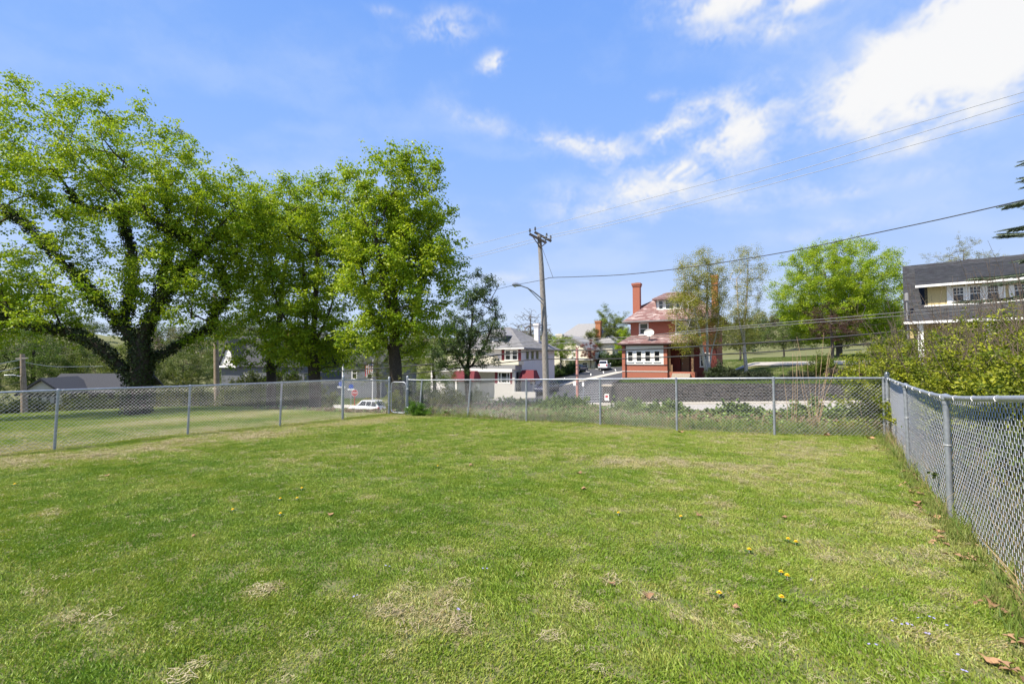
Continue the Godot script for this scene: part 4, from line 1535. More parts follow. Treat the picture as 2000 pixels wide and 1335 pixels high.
func grey_roof_house() -> void:
	var t := house("grey_roof_house", "yellow stucco house with steep charcoal shingle roof and long white-windowed dormer", 25.6, 6.1, -0.3, -0.70)
	wall_z("wall", 0.4, 16.0, -1.0, 5.3, -2.4, 0.3, [[2.2, 3.2, 2.2, 4.0], [5.5, 6.5, 2.2, 4.0], [9.0, 10.0, 2.2, 4.0]], M.yellow_stucco, t)
	for x in [2.2, 5.5, 9.0]:
		window_z(x, x + 1.0, 2.2, 4.0, -2.4, t)
	slab("side_wall", Vector3(0.4, -1.0, -9.8), Vector3(0.7, 5.3, -2.7), M.yellow_stucco, t)
	slab("side_wall", Vector3(15.7, -1.0, -9.8), Vector3(16.0, 5.3, -2.7), M.yellow_stucco, t)
	slab("back_wall", Vector3(0.7, -1.0, -9.8), Vector3(15.7, 5.3, -9.5), M.yellow_stucco, t)
	# steep main roof: front slope sweeps over the porch
	var rf := MB.new()
	var prof := PackedVector2Array([Vector2(0.6, 5.45), Vector2(-5.0, 11.45), Vector2(-10.6, 5.45), Vector2(-10.6, 5.2), Vector2(-5.0, 11.2), Vector2(0.6, 5.2)])
	rf.prism(prof, 0.0, 16.4)
	rf.swap_xz()
	var gro := part("roof", rf, M.grey_shingle, t)
	tiles("shingles", [[V(0.0, 5.45, 0.6), V(16.4, 5.45, 0.6), V(16.4, 11.45, -5.0), V(0.0, 11.45, -5.0)]], 0.16, 0.34, grey_tone, gro)
	for x in [0.42, 15.72]:
		var gb := MB.new()
		gb.prism(PackedVector2Array([Vector2(-0.2, 5.2), Vector2(-5.0, 11.1), Vector2(-9.8, 5.2)]), x, x + 0.25)
		gb.swap_xz()
		part("gable", gb, M.yellow_stucco, t)
	slab("gutter", Vector3(-0.05, 5.22, 0.6), Vector3(16.45, 5.44, 0.72), M.white_trim, t)
	for z in [0.3]:
		for x in [0.9, 5.2, 9.6, 14.0]:
			slab("porch_post", Vector3(x, -1.0, z - 0.4), Vector3(x + 0.4, 5.2, z), M.white_trim, t)
	slab("porch_floor", Vector3(0.4, -1.0, -2.4), Vector3(16.0, 0.6, 0.3), M.step_stone, t)
	slab("porch_wall", Vector3(1.3, 0.6, 0.0), Vector3(16.0, 1.7, 0.25), M.yellow_stucco, t)
	# shed dormer
	var z := -0.8
	var wins := [[3.35, 4.15], [4.42, 5.22], [5.5, 6.3], [7.1, 7.9], [8.2, 9.0]]
	var holes := []
	for w in wins:
		holes.append([w[0], w[1], 7.12, 8.45])
	var dm := wall_z("dormer", 1.5, 13.0, 6.9, 8.62, z, 0.2, holes, M.yellow_stucco, t)
	for w in wins:
		window_z(w[0], w[1], 7.12, 8.45, z, t, {"frame": 0.085, "muntins": true})
	for w in [[3.0, 3.3], [4.2, 4.37], [5.27, 5.45], [6.35, 6.65], [6.85, 7.05], [7.95, 8.15]]:
		slab("trim", Vector3(w[0], 6.98, z + 0.002), Vector3(w[1], 8.6, z + 0.06), M.white_trim, dm)
	slab("sill", Vector3(1.45, 6.84, z - 0.1), Vector3(13.0, 6.97, z + 0.12), M.white_trim, dm)
	var ck := MB.new()
	ck.prism(PackedVector2Array([Vector2(z, 6.9), Vector2(z, 8.62), Vector2(-2.9, 9.5)]), 1.5, 1.7)
	ck.swap_xz()
	part("cheek", ck, M.grey_shingle, dm)  # dark shingle colour stands in for the overhang shade on the cheek
	var sh := MB.new()
	sh.prism(PackedVector2Array([Vector2(0.0, 8.6), Vector2(0.0, 8.76), Vector2(-4.4, 11.0), Vector2(-4.4, 10.8)]), 0.9, 13.4)
	sh.swap_xz()
	part("dormer_roof", sh, M.grey_shingle, dm)
	tiles("shingles", [[V(0.9, 8.76, 0.0), V(13.4, 8.76, 0.0), V(13.4, 11.0, -4.4), V(0.9, 11.0, -4.4)]], 0.16, 0.34, grey_tone, dm)
	slab("fascia", Vector3(0.85, 8.56, 0.0), Vector3(13.45, 8.77, 0.08), M.white_trim, dm)
	# service mast with its weatherhead at the near corner
	var mm := MB.new()
	mm.rod(Vector3(0.22, 1.5, 0.4), Vector3(0.22, 7.6, 0.4), 0.06)
	mm.cbox(Vector3(0.08, 7.4, 0.24), Vector3(0.36, 8.1, 0.56), 0.06)
	part("service_mast", mm, M.grey_trim, t)

func back_house() -> void:
	var t := house("cream_house", "cream gabled house with pale grey roof behind the car park trees", -26.5, 40.0, -0.9)
	wall_z("wall", 0.0, 11.0, -1.0, 4.6, 0.0, 0.3, [[6.3, 7.3, 3.2, 4.4], [5.6, 7.2, 1.2, 2.5], [8.4, 9.6, 1.2, 2.2]], M.cream_wall, t)
	window_z(6.3, 7.3, 3.2, 4.4, 0.0, t)
	window_z(5.6, 7.2, 1.2, 2.5, 0.0, t)
	window_z(8.4, 9.6, 1.2, 2.2, 0.0, t)
	var gb := MB.new()
	gb.prism(PackedVector2Array([Vector2(1.0, 4.6), Vector2(9.6, 4.6), Vector2(8.2, 6.1), Vector2(5.3, 7.4), Vector2(2.4, 6.1)]), -0.3, -0.02)
	part("gable", gb, M.cream_wall, t)
	var rf := MB.new()
	rf.prism(PackedVector2Array([Vector2(0.6, 4.5), Vector2(2.2, 6.4), Vector2(5.3, 7.75), Vector2(8.4, 6.4), Vector2(10.0, 4.5), Vector2(9.75, 4.4), Vector2(8.2, 6.15), Vector2(5.3, 7.5), Vector2(2.4, 6.15), Vector2(0.85, 4.4)]), -9.0, 0.6)
	part("roof", rf, M.light_shingle, t)
	slab("side_wall", Vector3(0.0, -1.0, -9.0), Vector3(0.3, 4.6, -0.3), M.cream_wall, t)
	slab("side_wall", Vector3(10.7, -1.0, -9.0), Vector3(11.0, 4.6, -0.3), M.cream_wall, t)
	slab("rear_wing", Vector3(-2.0, -1.0, -16.0), Vector3(12.0, 6.4, -9.0), M.cream_wall, t)
	part("rear_roof", hip_roof(-2.6, 12.6, -8.4, -16.6, 6.4, 11.0, 5.6), M.light_shingle, t)
	chimney(t, 8.8, -9.6, 1.1, 1.1, 7.0, 11.2, M.brick_orange)
	chimney(t, -0.4, -9.6, 1.4, 0.9, 6.0, 8.6, M.cream_wall)
	slab("porch_roof", Vector3(4.6, 2.65, 0.0), Vector3(11.2, 2.8, 1.6), M.white_trim, t)

func left_houses() -> void:
	# grey slate house with a white gable seen under the maples
	var t := house("slate_roof_house", "dark slate-roofed house with a white gable and brick chimneys under the maples", -86.0, 8.0, -5.6)
	slab("wall", Vector3(0, -1.0, -9.0), Vector3(26.0, 6.2, 0.0), M.blue_grey_wall, t)
	part("roof", gable_roof(-0.5, 26.5, -9.6, 0.6, 6.2, 12.6), M.grey_shingle, t)
	var gw := MB.new()
	gw.prism(PackedVector2Array([Vector2(0.2, 6.2), Vector2(6.4, 6.2), Vector2(3.3, 11.0)]), -4.0, 0.5)
	part("gable", gw, M.white_wall, t)
	var gr := MB.new()
	gr.prism(PackedVector2Array([Vector2(-0.5, 5.9), Vector2(3.3, 11.8), Vector2(7.1, 5.9), Vector2(6.6, 5.8), Vector2(3.3, 11.0), Vector2(0.0, 5.8)]), -4.5, 0.95)
	part("gable_roof", gr, M.grey_shingle, t)
	window_z(2.5, 4.1, 6.9, 8.8, 0.52, t)
	slab("fascia", Vector3(-0.3, 5.85, 0.5), Vector3(7.0, 6.2, 0.9), M.white_trim, t)
	chimney(t, 10.0, -4.5, 1.5, 1.2, 9.0, 13.3, M.brick_orange)
	chimney(t, 17.5, -3.0, 1.6, 1.2, 8.0, 13.2, M.brick_orange)
	for x in [8.5, 12.0, 15.5, 19.0, 22.5]:
		window_z(x, x + 1.3, 2.6, 4.6, 0.005, t)
	var b := house("blue_grey_house", "blue-grey house end with dark windows beside the white street pole", -52.0, 10.0, -5.2)
	wall_z("wall", 0, 9.0, -1.0, 6.4, 0.0, 0.3, [[2.0, 3.2, 3.6, 5.6], [5.6, 6.8, 3.6, 5.6]], M.blue_grey_wall, b)
	window_z(2.0, 3.2, 3.6, 5.6, 0.0, b)
	window_z(5.6, 6.8, 3.6, 5.6, 0.0, b)
	slab("side_wall", Vector3(8.7, -1.0, -9.0), Vector3(9.0, 6.4, -0.3), M.blue_grey_wall, b)
	slab("side_wall", Vector3(0, -1.0, -9.0), Vector3(0.3, 6.4, -0.3), M.blue_grey_wall, b)
	part("roof", gable_roof(-0.5, 9.5, -9.6, 0.7, 6.4, 10.6), M.grey_shingle, b)
	# garage at the far left on this side of the street
	var gp := P(78, 802, 45.0)
	var g := thing("stone_garage", "small stone-pillared garage with steep dark gable at the lawn's far edge", "garage", Vector3(gp.x, gp.y - 0.2, gp.z), 0.35)
	for x in [-1.45, 1.15]:
		slab("pillar", Vector3(x, -0.4, -0.35), Vector3(x + 0.35, 1.95, 0.0), M.pale_stone, g)
	slab("door", Vector3(-1.1, -0.4, -0.5), Vector3(1.15, 1.9, -0.4), M.glass_grey, g)
	for x in [-0.75, -0.1, 0.5]:
		slab("door_pane", Vector3(x, 0.9, -0.4), Vector3(x + 0.35, 1.5, -0.38), M.blind, g)
	var ga := MB.new()
	ga.prism(PackedVector2Array([Vector2(-1.5, 1.95), Vector2(1.55, 1.95), Vector2(0.02, 3.1)]), -0.4, -0.05)
	part("gable", ga, M.pale_stone, g)
	var gro := MB.new()
	gro.prism(PackedVector2Array([Vector2(-1.9, 1.75), Vector2(0.02, 3.35), Vector2(1.95, 1.75), Vector2(1.8, 1.65), Vector2(0.02, 3.12), Vector2(-1.75, 1.65)]), -6.5, 0.3)
	part("roof", gro, M.grey_shingle, g)
	slab("side_wall", Vector3(1.2, -0.4, -6.3), Vector3(1.5, 1.9, -0.4), M.field_stone, g)
	slab("side_wall", Vector3(-1.5, -0.4, -6.3), Vector3(-1.2, 1.9, -0.4), M.field_stone, g)
	var lp := P(175, 800, 50.0)
	var lg := thing("long_garage", "long low dark-roofed garage behind the big maple trunk", "garage", Vector3(lp.x, lp.y - 0.4, lp.z), 0.25)
	slab("wall", Vector3(-4.0, -0.6, -6.0), Vector3(4.0, 2.3, 0.0), M.dark_wood, lg)
	part("roof", gable_roof(-4.4, 4.4, -6.5, 0.5, 2.3, 4.2), M.grey_shingle, lg)

# ---------------------------------------------------------------- cars and street furniture
func ring_at(x: float, w: float, y0: float, y1: float, tuck: float) -> Array:
	# half-width w, from sill y0 to shoulder y1, both edges rounded
	return [Vector3(x, y0, w - tuck), Vector3(x, y0 + 0.1, w - 0.02), Vector3(x, lerpf(y0, y1, 0.55), w), Vector3(x, y1 - 0.07, w - 0.03), Vector3(x, y1, w - 0.13), Vector3(x, y1, -w + 0.13), Vector3(x, y1 - 0.07, -w + 0.03), Vector3(x, lerpf(y0, y1, 0.55), -w), Vector3(x, y0 + 0.1, -w + 0.02), Vector3(x, y0, -w + tuck)]

func loft(mb: MB, rings: Array, closed := true) -> void:
	for i in rings.size() - 1:
		var a: Array = rings[i]
		var b: Array = rings[i + 1]
		for k in a.size() if closed else a.size() - 1:
			var j: int = (k + 1) % a.size()
			mb.quad(a[k], b[k], b[j], a[j])
	var f: Array = rings[0]
	var l: Array = rings[-1]
	for k in range(1, f.size() - 1):
		mb.tri(f[0], f[k], f[k + 1])
		mb.tri(l[0], l[k + 1], l[k])

# local axes: front towards -x, wheels on y = 0
func car(label: String, at: Vector3, turn: float, paint: Material, tall: bool, long := 4.7) -> Node3D:
	var t := thing("parked_car", label, "car", at, turn, "parked cars")
	var w := 0.93
	var k := long / 4.7
	var b := MB.new()
	var hood := 1.02 if tall else 0.92
	var rings := []
	for q in [[-2.35, 0.70, 0.36, 0.66], [-2.28, 0.82, 0.30, 0.80], [-2.0, 0.91, 0.27, hood - 0.07], [-1.1, w, 0.25, hood], [-0.3, w, 0.25, hood + 0.02], [1.6, w, 0.25, hood + 0.04], [2.15, 0.91, 0.28, hood + 0.02], [2.3, 0.86, 0.32, hood - 0.05], [2.35, 0.8, 0.42, hood - 0.3]]:
		rings.append(ring_at(q[0] * k, q[1], q[2], q[3], 0.12))
	loft(b, rings)
	var body := part("body", b, paint, t)
	# cabin: glass house with painted roof and pillars
	var rh := 1.72 if tall else 1.45
	var c := MB.new()
	var xr := 2.05 if tall else 1.35
	var base := [[-1.05, 0.80, hood], [-0.25, 0.66, rh - 0.06], [xr - 0.45, 0.66, rh - 0.06], [xr + 0.15, 0.80, hood + 0.02]]
	var cr := []
	for q in [[-1.12 * k, 0.82, hood - 0.02, hood], [-0.30 * k, 0.80, hood - 0.02, rh - 0.03]]:
		cr.append([Vector3(q[0], q[2], q[1]), Vector3(q[0], q[3], q[1] - 0.16), Vector3(q[0], q[3], -q[1] + 0.16), Vector3(q[0], q[2], -q[1])])
	for q in [[0.6 * k, 0.83, rh], [(xr - 0.4) * k, 0.82, rh - 0.04], [(xr + 0.2) * k, 0.8, hood + 0.05]]:
		cr.append([Vector3(q[0], hood - 0.02, q[1]), Vector3(q[0], q[2], q[1] - 0.16), Vector3(q[0], q[2], -q[1] + 0.16), Vector3(q[0], hood - 0.02, -q[1])])
	loft(c, cr)
	part("cabin", c, paint, body)
	# side glass, set just proud of the pillars
	for sgn in [1.0, -1.0]:
		for g in [[-0.72, -0.22, 0.42], [0.5, 0.5, 1.25], [1.33, 1.33, xr - 0.05]]:
			if g[2] <= g[0]:
				continue
			var gl := MB.new()
			var y0 := hood + 0.07
			var y1 := rh - 0.13
			var zt := func(y: float) -> float: return 0.835 - 0.16 * (y - hood) / (rh - hood) + 0.012
			var pts := [Vector3(g[0] * k, y0, zt.call(y0)), Vector3(g[2] * k, y0, zt.call(y0)), Vector3((g[2] - (0.12 if g[2] > 1.3 else 0.0)) * k, y1, zt.call(y1)), Vector3((g[1] + 0.02) * k, y1, zt.call(y1))]
			if sgn < 0.0:
				pts = pts.map(func(p): return Vector3(p.x, p.y, -p.z))
				gl.quad(pts[1], pts[0], pts[3], pts[2])
			else:
				gl.quad(pts[0], pts[1], pts[2], pts[3])
			part("window", gl, M.glass_dark, body)
	var ws := MB.new()
	ws.quad(Vector3(-1.09 * k, hood + 0.06, -0.70), Vector3(-1.09 * k, hood + 0.06, 0.70), Vector3(-0.37 * k, rh - 0.10, 0.58), Vector3(-0.37 * k, rh - 0.10, -0.58))
	part("windscreen", ws, M.glass_dark, body)
	var rw := MB.new()
	rw.quad(Vector3((xr + 0.19) * k, hood + 0.16, 0.66), Vector3((xr + 0.19) * k, hood + 0.16, -0.66), Vector3((xr - 0.32) * k, rh - 0.12, -0.58), Vector3((xr - 0.32) * k, rh - 0.12, 0.58))
	part("rear_window", rw, M.glass_dark, body)
	for sgn in [1.0, -1.0]:
		for x in [-1.42, 1.38]:
			var ty := MB.new()
			for j in 20:
				var a0 := TAU * j / 20
				var a1 := TAU * (j + 1) / 20
				var f := func(an: float, r: float, z: float) -> Vector3: return Vector3(x * k + cos(an) * r, 0.34 + sin(an) * r, z * sgn)
				ty.quad(f.call(a0, 0.34, 0.70), f.call(a1, 0.34, 0.70), f.call(a1, 0.34, 0.92), f.call(a0, 0.34, 0.92))
				ty.quad(f.call(a0, 0.34, 0.92), f.call(a1, 0.34, 0.92), f.call(a1, 0.23, 0.945), f.call(a0, 0.23, 0.945))
			var wh := part("wheel", ty, M.rubber, t)
			var rm := MB.new()
			for j in 10:
				var a0 := TAU * j / 10
				var a1 := TAU * (j + 1) / 10
				rm.tri(Vector3(x * k, 0.34, 0.925 * sgn), Vector3(x * k + cos(a0) * 0.23, 0.34 + sin(a0) * 0.23, 0.943 * sgn), Vector3(x * k + cos(a1) * 0.23, 0.34 + sin(a1) * 0.23, 0.943 * sgn))
			part("rim", rm, M.rim, wh)
		var hl := MB.new()
		hl.box(Vector3(-2.33 * k, 0.62, 0.5 * sgn - 0.16), Vector3(-2.2 * k, 0.78, 0.5 * sgn + 0.16))
		part("headlight", hl, M.clear_lamp, body)
		var tl := MB.new()
		tl.box(Vector3(2.26 * k, 0.72, 0.68 * sgn - 0.13), Vector3(2.37 * k, 1.0, 0.68 * sgn + 0.13))
		part("tail_light", tl, M.red_lamp, body)
		var mi := MB.new()
		mi.cbox(Vector3(-0.72 * k, hood + 0.04, 0.98 * sgn - 0.1), Vector3(-0.55 * k, hood + 0.2, 0.98 * sgn + 0.1), 0.03)
		part("mirror", mi, paint, body)
	var pl := MB.new()
	pl.box(Vector3(2.345 * k, 0.5, -0.26), Vector3(2.365 * k, 0.64, 0.26))
	part("number_plate", pl, M.sign_white, body)
	if tall:
		for sgn in [1.0, -1.0]:
			var rr := MB.new()
			rr.rod(Vector3(-0.1 * k, rh + 0.05, 0.58 * sgn), Vector3((xr - 0.5) * k, rh + 0.03, 0.58 * sgn), 0.02)
			part("roof_rail", rr, M.grey_trim, body)
	return t

func street_things() -> void:
	var q := P(718, 806, 56.0)
	car("white estate car parked on the street beyond the left end of the fence", Vector3(q.x, q.y - 0.15, q.z), GRID_TURN, M.car_white, true, 4.8)
	q = on(-11.9, 35.0)
	car("white car parked tail-out at the top of the car park", q + Vector3(0, 0.06, 0), GRID_TURN - PI / 2 + 0.15, M.car_white, true, 4.5)
	q = on(-16.3, 33.0)
	car("dark navy car at the top of the car park beside the evergreen bushes", q + Vector3(0, 0.06, 0), GRID_TURN - PI / 2 - 0.2, M.car_navy, false, 4.4)
	q = on(-7.8, 37.5)
	car("black car half hidden by the corner of the brick house", q + Vector3(0, 0.06, 0), GRID_TURN - PI / 2, M.car_black, true, 4.5)
	q = on(-11.6, 8.0)
	car("dark blue car beside the white building, behind the utility pole", q + Vector3(0, 0.04, 0), GRID_TURN + PI / 2, M.car_navy, true, 4.7)
	q = P(453, 806, 62.0)
	car("bright blue car in the shade beside the leaning wooden pole", q, GRID_TURN, M.car_blue, true, 4.5)
	# stop sign
	var sp := P(692, 806, 60.0)
	var ss := thing("stop_sign", "red octagonal stop sign on a red post at the side street", "sign", sp, 0.15)
	var mb := MB.new()
	mb.rod(Vector3(0, -1.0, 0), Vector3(0, 2.7, 0), 0.05)
	part("post", mb, M.stop_red, ss)
	var oc := PackedVector2Array()
	var ob := PackedVector2Array()
	for i in 8:
		var a := TAU * (i + 0.5) / 8
		oc.append(Vector2(cos(a) * 0.42, sin(a) * 0.42 + 2.55))
		ob.append(Vector2(cos(a) * 0.46, sin(a) * 0.46 + 2.55))
	mb = MB.new()
	mb.prism(ob, 0.05, 0.065)
	part("border", mb, M.sign_white, ss)
	mb = MB.new()
	mb.prism(oc, 0.066, 0.072)
	part("plate", mb, M.stop_red, ss)
	lettering("STOP", 0.30, M.sign_white, ss, Vector3(0, 2.55, 0.078))
	# blue and white street signs on poles
	for c in [[685, 757, 806, 58.0, "blue and white round-topped street sign on a thin grey post by the stop sign"], [666, 752, 800, 50.0, "blue and white street sign on the white street pole behind the corner post"]]:
		var foot := P(c[0], c[2], c[3])
		var top := P(c[0], c[1], c[3])
		var b := thing("street_sign", c[4], "sign", foot, 0.0, "blue street signs")
		var hh := top.y - foot.y
		mb = MB.new()
		mb.rod(Vector3(0, -1.0, 0), Vector3(0, hh, 0), 0.04)
		part("post", mb, M.galvanised, b)
		var disc := PackedVector2Array()
		for i in 16:
			var a := TAU * i / 16
			disc.append(Vector2(cos(a) * 0.3, sin(a) * 0.3 + hh + 0.15))
		mb = MB.new()
		mb.prism(disc, 0.05, 0.07)
		part("disc", mb, M.sign_blue, b)
		slab("plate", Vector3(-0.42, hh - 0.28, 0.05), Vector3(0.42, hh - 0.1, 0.07), M.sign_white, b)
	# tall white street pole
	var f := P(669, 800, 44.0)
	var tp := P(668, 655, 44.0)
	mb = MB.new()
	mb.tube(PackedVector3Array([Vector3(0, -1, 0), Vector3(0, tp.y - f.y, 0)]), PackedFloat32Array([0.13, 0.09]), 10)
	var wp := thing("white_pole", "slim white painted street pole rising behind the terminal fence post", "pole", f)
	part("shaft", mb, M.white_trim, wp)
	mb = MB.new()
	mb.lathe(Vector3(0, tp.y - f.y, 0), [Vector2(0.10, -0.02), Vector2(0.12, 0.03), Vector2(0.06, 0.1), Vector2(0.001, 0.12)])
	part("cap", mb, M.white_trim, wp)
	# flagpole with a hanging flag
	f = P(727, 790, 68.0)
	tp = P(725, 704, 68.0)
	var fp := thing("flagpole", "white flagpole with a limp striped flag in front of the white building's wing", "flagpole", f)
	var fh := tp.y - f.y
	mb = MB.new()
	mb.tube(PackedVector3Array([Vector3(0, -1, 0), Vector3(0, fh, 0)]), PackedFloat32Array([0.08, 0.05]), 8)
	mb.lathe(Vector3(0, fh, 0), [Vector2(0.05, 0), Vector2(0.1, 0.06), Vector2(0.001, 0.14)])
	part("pole", mb, M.white_trim, fp)
	for i in 7:
		mb = MB.new()
		var x0 := -0.06 - i * 0.15
		for j in 6:
			var y0 := fh - 0.15 - i * 0.10 - j * 0.24
			mb.quad(Vector3(x0 - 0.15, y0 - 0.34, 0.06 * sin(j * 1.3 + i)), Vector3(x0, y0 - 0.24, 0.06 * sin(j * 1.3 + i + 0.7)), Vector3(x0, y0, 0.06 * sin(j * 1.3 + i - 0.6)), Vector3(x0 - 0.15, y0 - 0.10, 0.06 * sin(j * 1.3 + i - 1.3)))
		part("flag_stripe", mb, M.flag_red if i % 2 == 0 else M.sign_white, fp)
	mb = MB.new()
	mb.box(Vector3(-0.5, fh - 0.75, 0.07), Vector3(-0.06, fh - 0.12, 0.09))
	part("flag_canton", mb, M.flag_blue, fp)
	# two white boards by the car park entrance
	for c in [[1123.5, 749, "blank white board left of the pink pole at the car park"], [1139, 750, "narrow white board right of the pink pole at the car park"]]:
		var pq := P(c[0], c[1], 52.5)
		var gy := H(pq.x, 52.5)
		var bd := thing("sign_board", c[2], "sign", Vector3(pq.x, gy, pq.z), GRID_TURN, "white boards by the car park")
		var wd := 0.22 if c[0] < 1130 else 0.12
		slab("board", Vector3(-wd, pq.y - gy - 0.22, 0.0), Vector3(wd, pq.y - gy + 0.22, 0.03), M.sign_white, bd)
		slab("post", Vector3(-0.03, -0.2, -0.04), Vector3(0.03, pq.y - gy + 0.1, -0.002), M.galvanised, bd)

func lettering(text: String, size: float, m: Material, parent: Node3D, at: Vector3) -> void:
	var tm := TextMesh.new()
	var f := SystemFont.new()
	f.font_names = PackedStringArray(["Droid Sans"])
	f.font_weight = 700
	tm.font = f
	tm.text = text
	tm.font_size = 32
	tm.pixel_size = size / 32.0
	tm.depth = 0.006
	var o := piece("lettering", tm, m, parent)
	o.position = at

# ---------------------------------------------------------------- poles and cables
# depth of the pole line at a direction of view
func line_d(px: float) -> float:
	var k := (px - 1000.0) / FOCAL
	var s := (k * 30.0 - 2.138) / (EX + EZ * k)
	return 30.0 - EZ * s

func cable(called: String, label: String, pts: Array, r: float, m: Material) -> void:
	var cur := Curve3D.new()
	var base := Vector3.ZERO
	var ps := []
	for p in pts:
		var d: float = p[2] if p.size() > 2 else line_d(p[0])
		ps.append(P(p[0], p[1], d))
	base = ps[0]
	for i in ps.size():
		var tg: Vector3 = (ps[mini(i + 1, ps.size() - 1)] - ps[maxi(i - 1, 0)]) * 0.16
		cur.add_point(ps[i] - base, -tg, tg)
	var total := cur.get_baked_length()
	var k := maxi(8, int(total / 0.8))
	var pp := PackedVector3Array()
	var rr := PackedFloat32Array()
	for i in k + 1:
		pp.append(cur.sample_baked(total * i / k))
		rr.append(r)
	var mb := MB.new()
	mb.tube(pp, rr, 5)
	var o := single(called, mb, m, label, "cable", "overhead cables")
	o.position = base

func poles_and_cables() -> void:
	var d := 30.0
	var foot := P(1068, 800, d)
	var t := thing("utility_pole", "tall weathered wooden utility pole with double crossarm beside the ivy bank", "utility pole", foot)
	var mb := MB.new()
	var pts := PackedVector3Array()
	var rr := PackedFloat32Array()
	for c in [[1069, 880, 0.22], [1066, 735, 0.205], [1062.5, 620, 0.185], [1057.5, 520, 0.155], [1053.0, 458, 0.13]]:
		pts.append(P(c[0], c[1], d) - foot)
		rr.append(c[2])
	mb.tube(pts, rr, 12)
	part("pole", mb, M.pole_wood, t)
	# the arms run across the street line, seen from below
	for c in [[[1034, 456.5], [1067, 474], 0.16], [[1044, 453], [1077, 471], -0.16]]:
		var a: Vector3 = P(c[0][0], c[0][1], d - c[2]) - foot
		var b: Vector3 = P(c[1][0], c[1][1], d - c[2]) - foot
		mb = MB.new()
		mb.bar(a, b, 0.11, 0.14)
		var arm := part("crossarm", mb, M.dark_wood, t)
		for u in [0.03, 0.97] if c[2] > 0 else [0.04, 0.72, 0.96]:
			var ib := MB.new()
			ib.lathe(a.lerp(b, u) + Vector3(0, 0.07, 0), [Vector2(0.02, 0), Vector2(0.03, 0.08), Vector2(0.07, 0.1), Vector2(0.075, 0.16), Vector2(0.05, 0.2), Vector2(0.06, 0.25), Vector2(0.03, 0.3), Vector2(0.001, 0.31)], 8)
			part("insulator", ib, M.glass_grey, arm)
	for c in [[[1040, 461], [1056, 484]], [[1052, 461], [1057, 482]], [[1068, 473], [1058, 481]]]:
		mb = MB.new()
		mb.bar(P(c[0][0], c[0][1], d - 0.2) - foot, P(c[1][0], c[1][1], d - 0.17) - foot, 0.05, 0.05)
		part("brace", mb, M.dark_wood, t)
	# street lamp on a curved arm
	var lo := P(1061, 585, d - 0.2)
	var lamp := thing("street_lamp", "grey cobra-head street lamp on a curved arm fixed to the utility pole", "street lamp", lo)
	mb = MB.new()
	pts = PackedVector3Array()
	rr = PackedFloat32Array()
	for c in [[1061, 586], [1051, 577], [1041, 569], [1030, 562], [1017, 557.5], [1008, 556.5]]:
		pts.append(P(c[0], c[1], d - 0.3 - (1061 - c[0]) * 0.012) - lo)
		rr.append(0.042)
	mb.tube(pts, rr, 8)
	part("arm", mb, M.galvanised, lamp)
	mb = MB.new()
	mb.tube(PackedVector3Array([P(1063, 596, d - 0.2) - lo, P(1031, 563, d - 0.62) - lo]), PackedFloat32Array([0.025, 0.025]), 6)
	part("brace", mb, M.galvanised, lamp)
	mb = MB.new()
	mb.tube(PackedVector3Array([P(1018, 557.5, d - 0.8) - lo, P(1014, 556.2, d - 0.85) - lo, P(1007, 555.2, d - 0.9) - lo, P(1001.5, 555.6, d - 0.95) - lo, P(1000, 556.0, d - 0.97) - lo]), PackedFloat32Array([0.05, 0.10, 0.14, 0.10, 0.03]), 10)
	var hd := part("head", mb, M.galvanised, lamp)
	mb = MB.new()
	mb.lathe(P(1006, 558.6, d - 0.91) - lo, [Vector2(0.001, -0.07), Vector2(0.07, -0.05), Vector2(0.10, 0.02), Vector2(0.09, 0.05)], 10)
	part("lens", mb, M.clear_lamp, hd)
	mb = MB.new()
	mb.rod(P(1009, 554, d - 0.88) - lo, P(1009, 551.5, d - 0.88) - lo, 0.04)
	part("sensor", mb, M.dark_wood, hd)
	# high thin conductors along the street
	for c in [["upper", [[860, 495], [950, 472], [1034, 450], [1200, 405], [1500, 325], [2060, 162]]], ["middle", [[860, 515], [950, 492], [1045, 466], [1200, 431], [1500, 350], [2060, 178]]], ["lower", [[860, 519], [950, 497], [1076, 464], [1200, 437], [1500, 361], [2060, 206]]]]:
		cable("conductor", "thin %s bare conductor passing over the crossarm through the open sky" % c[0], c[1], 0.014, M.bare_wire)
	cable("service_cable", "thick black cable rising from the utility pole into the spruce branches", [[1056, 548, 29.7], [1073, 542, 29.0], [1120, 540.5, 27.5], [1230, 535, 25.5], [1380, 517, 23.0], [1550, 489, 20.5], [1700, 457, 18.5], [1850, 425, 16.5], [2040, 381, 14.5]], 0.02, M.cable)
	cable("service_cable", "short black cable from the utility pole leftwards past the lamp", [[1056, 547, 30.3], [1035, 551, 31.5], [985, 561, 34.0], [900, 585, 38.0], [800, 622, 43.0]], 0.016, M.cable)
	cable("guy_wire", "thin slanting wire from the crossarm to the black service cable", [[1058, 481, 29.8], [1080, 541, 28.6]], 0.012, M.cable)
	cable("phone_cable", "upper of two thick black cables crossing the red brick house", [[560, 731], [700, 722], [870, 708], [1000, 689], [1064, 684], [1225, 683], [1400, 674], [1560, 664], [1700, 652], [1790, 643]], 0.042, M.cable)
	cable("phone_cable", "lower of two thick black cables crossing the red brick house", [[560, 750], [700, 740], [870, 722], [1000, 706], [1064, 701], [1225, 700], [1400, 692], [1560, 683], [1700, 670], [1790, 661]], 0.033, M.cable)
	cable("power_cable", "upper of the twin grey cables above the satellite dish", [[760, 702], [900, 683], [1000, 671], [1064, 664.5], [1225, 658], [1400, 641], [1560, 627], [1765, 609], [2050, 582]], 0.018, M.grey_cable)
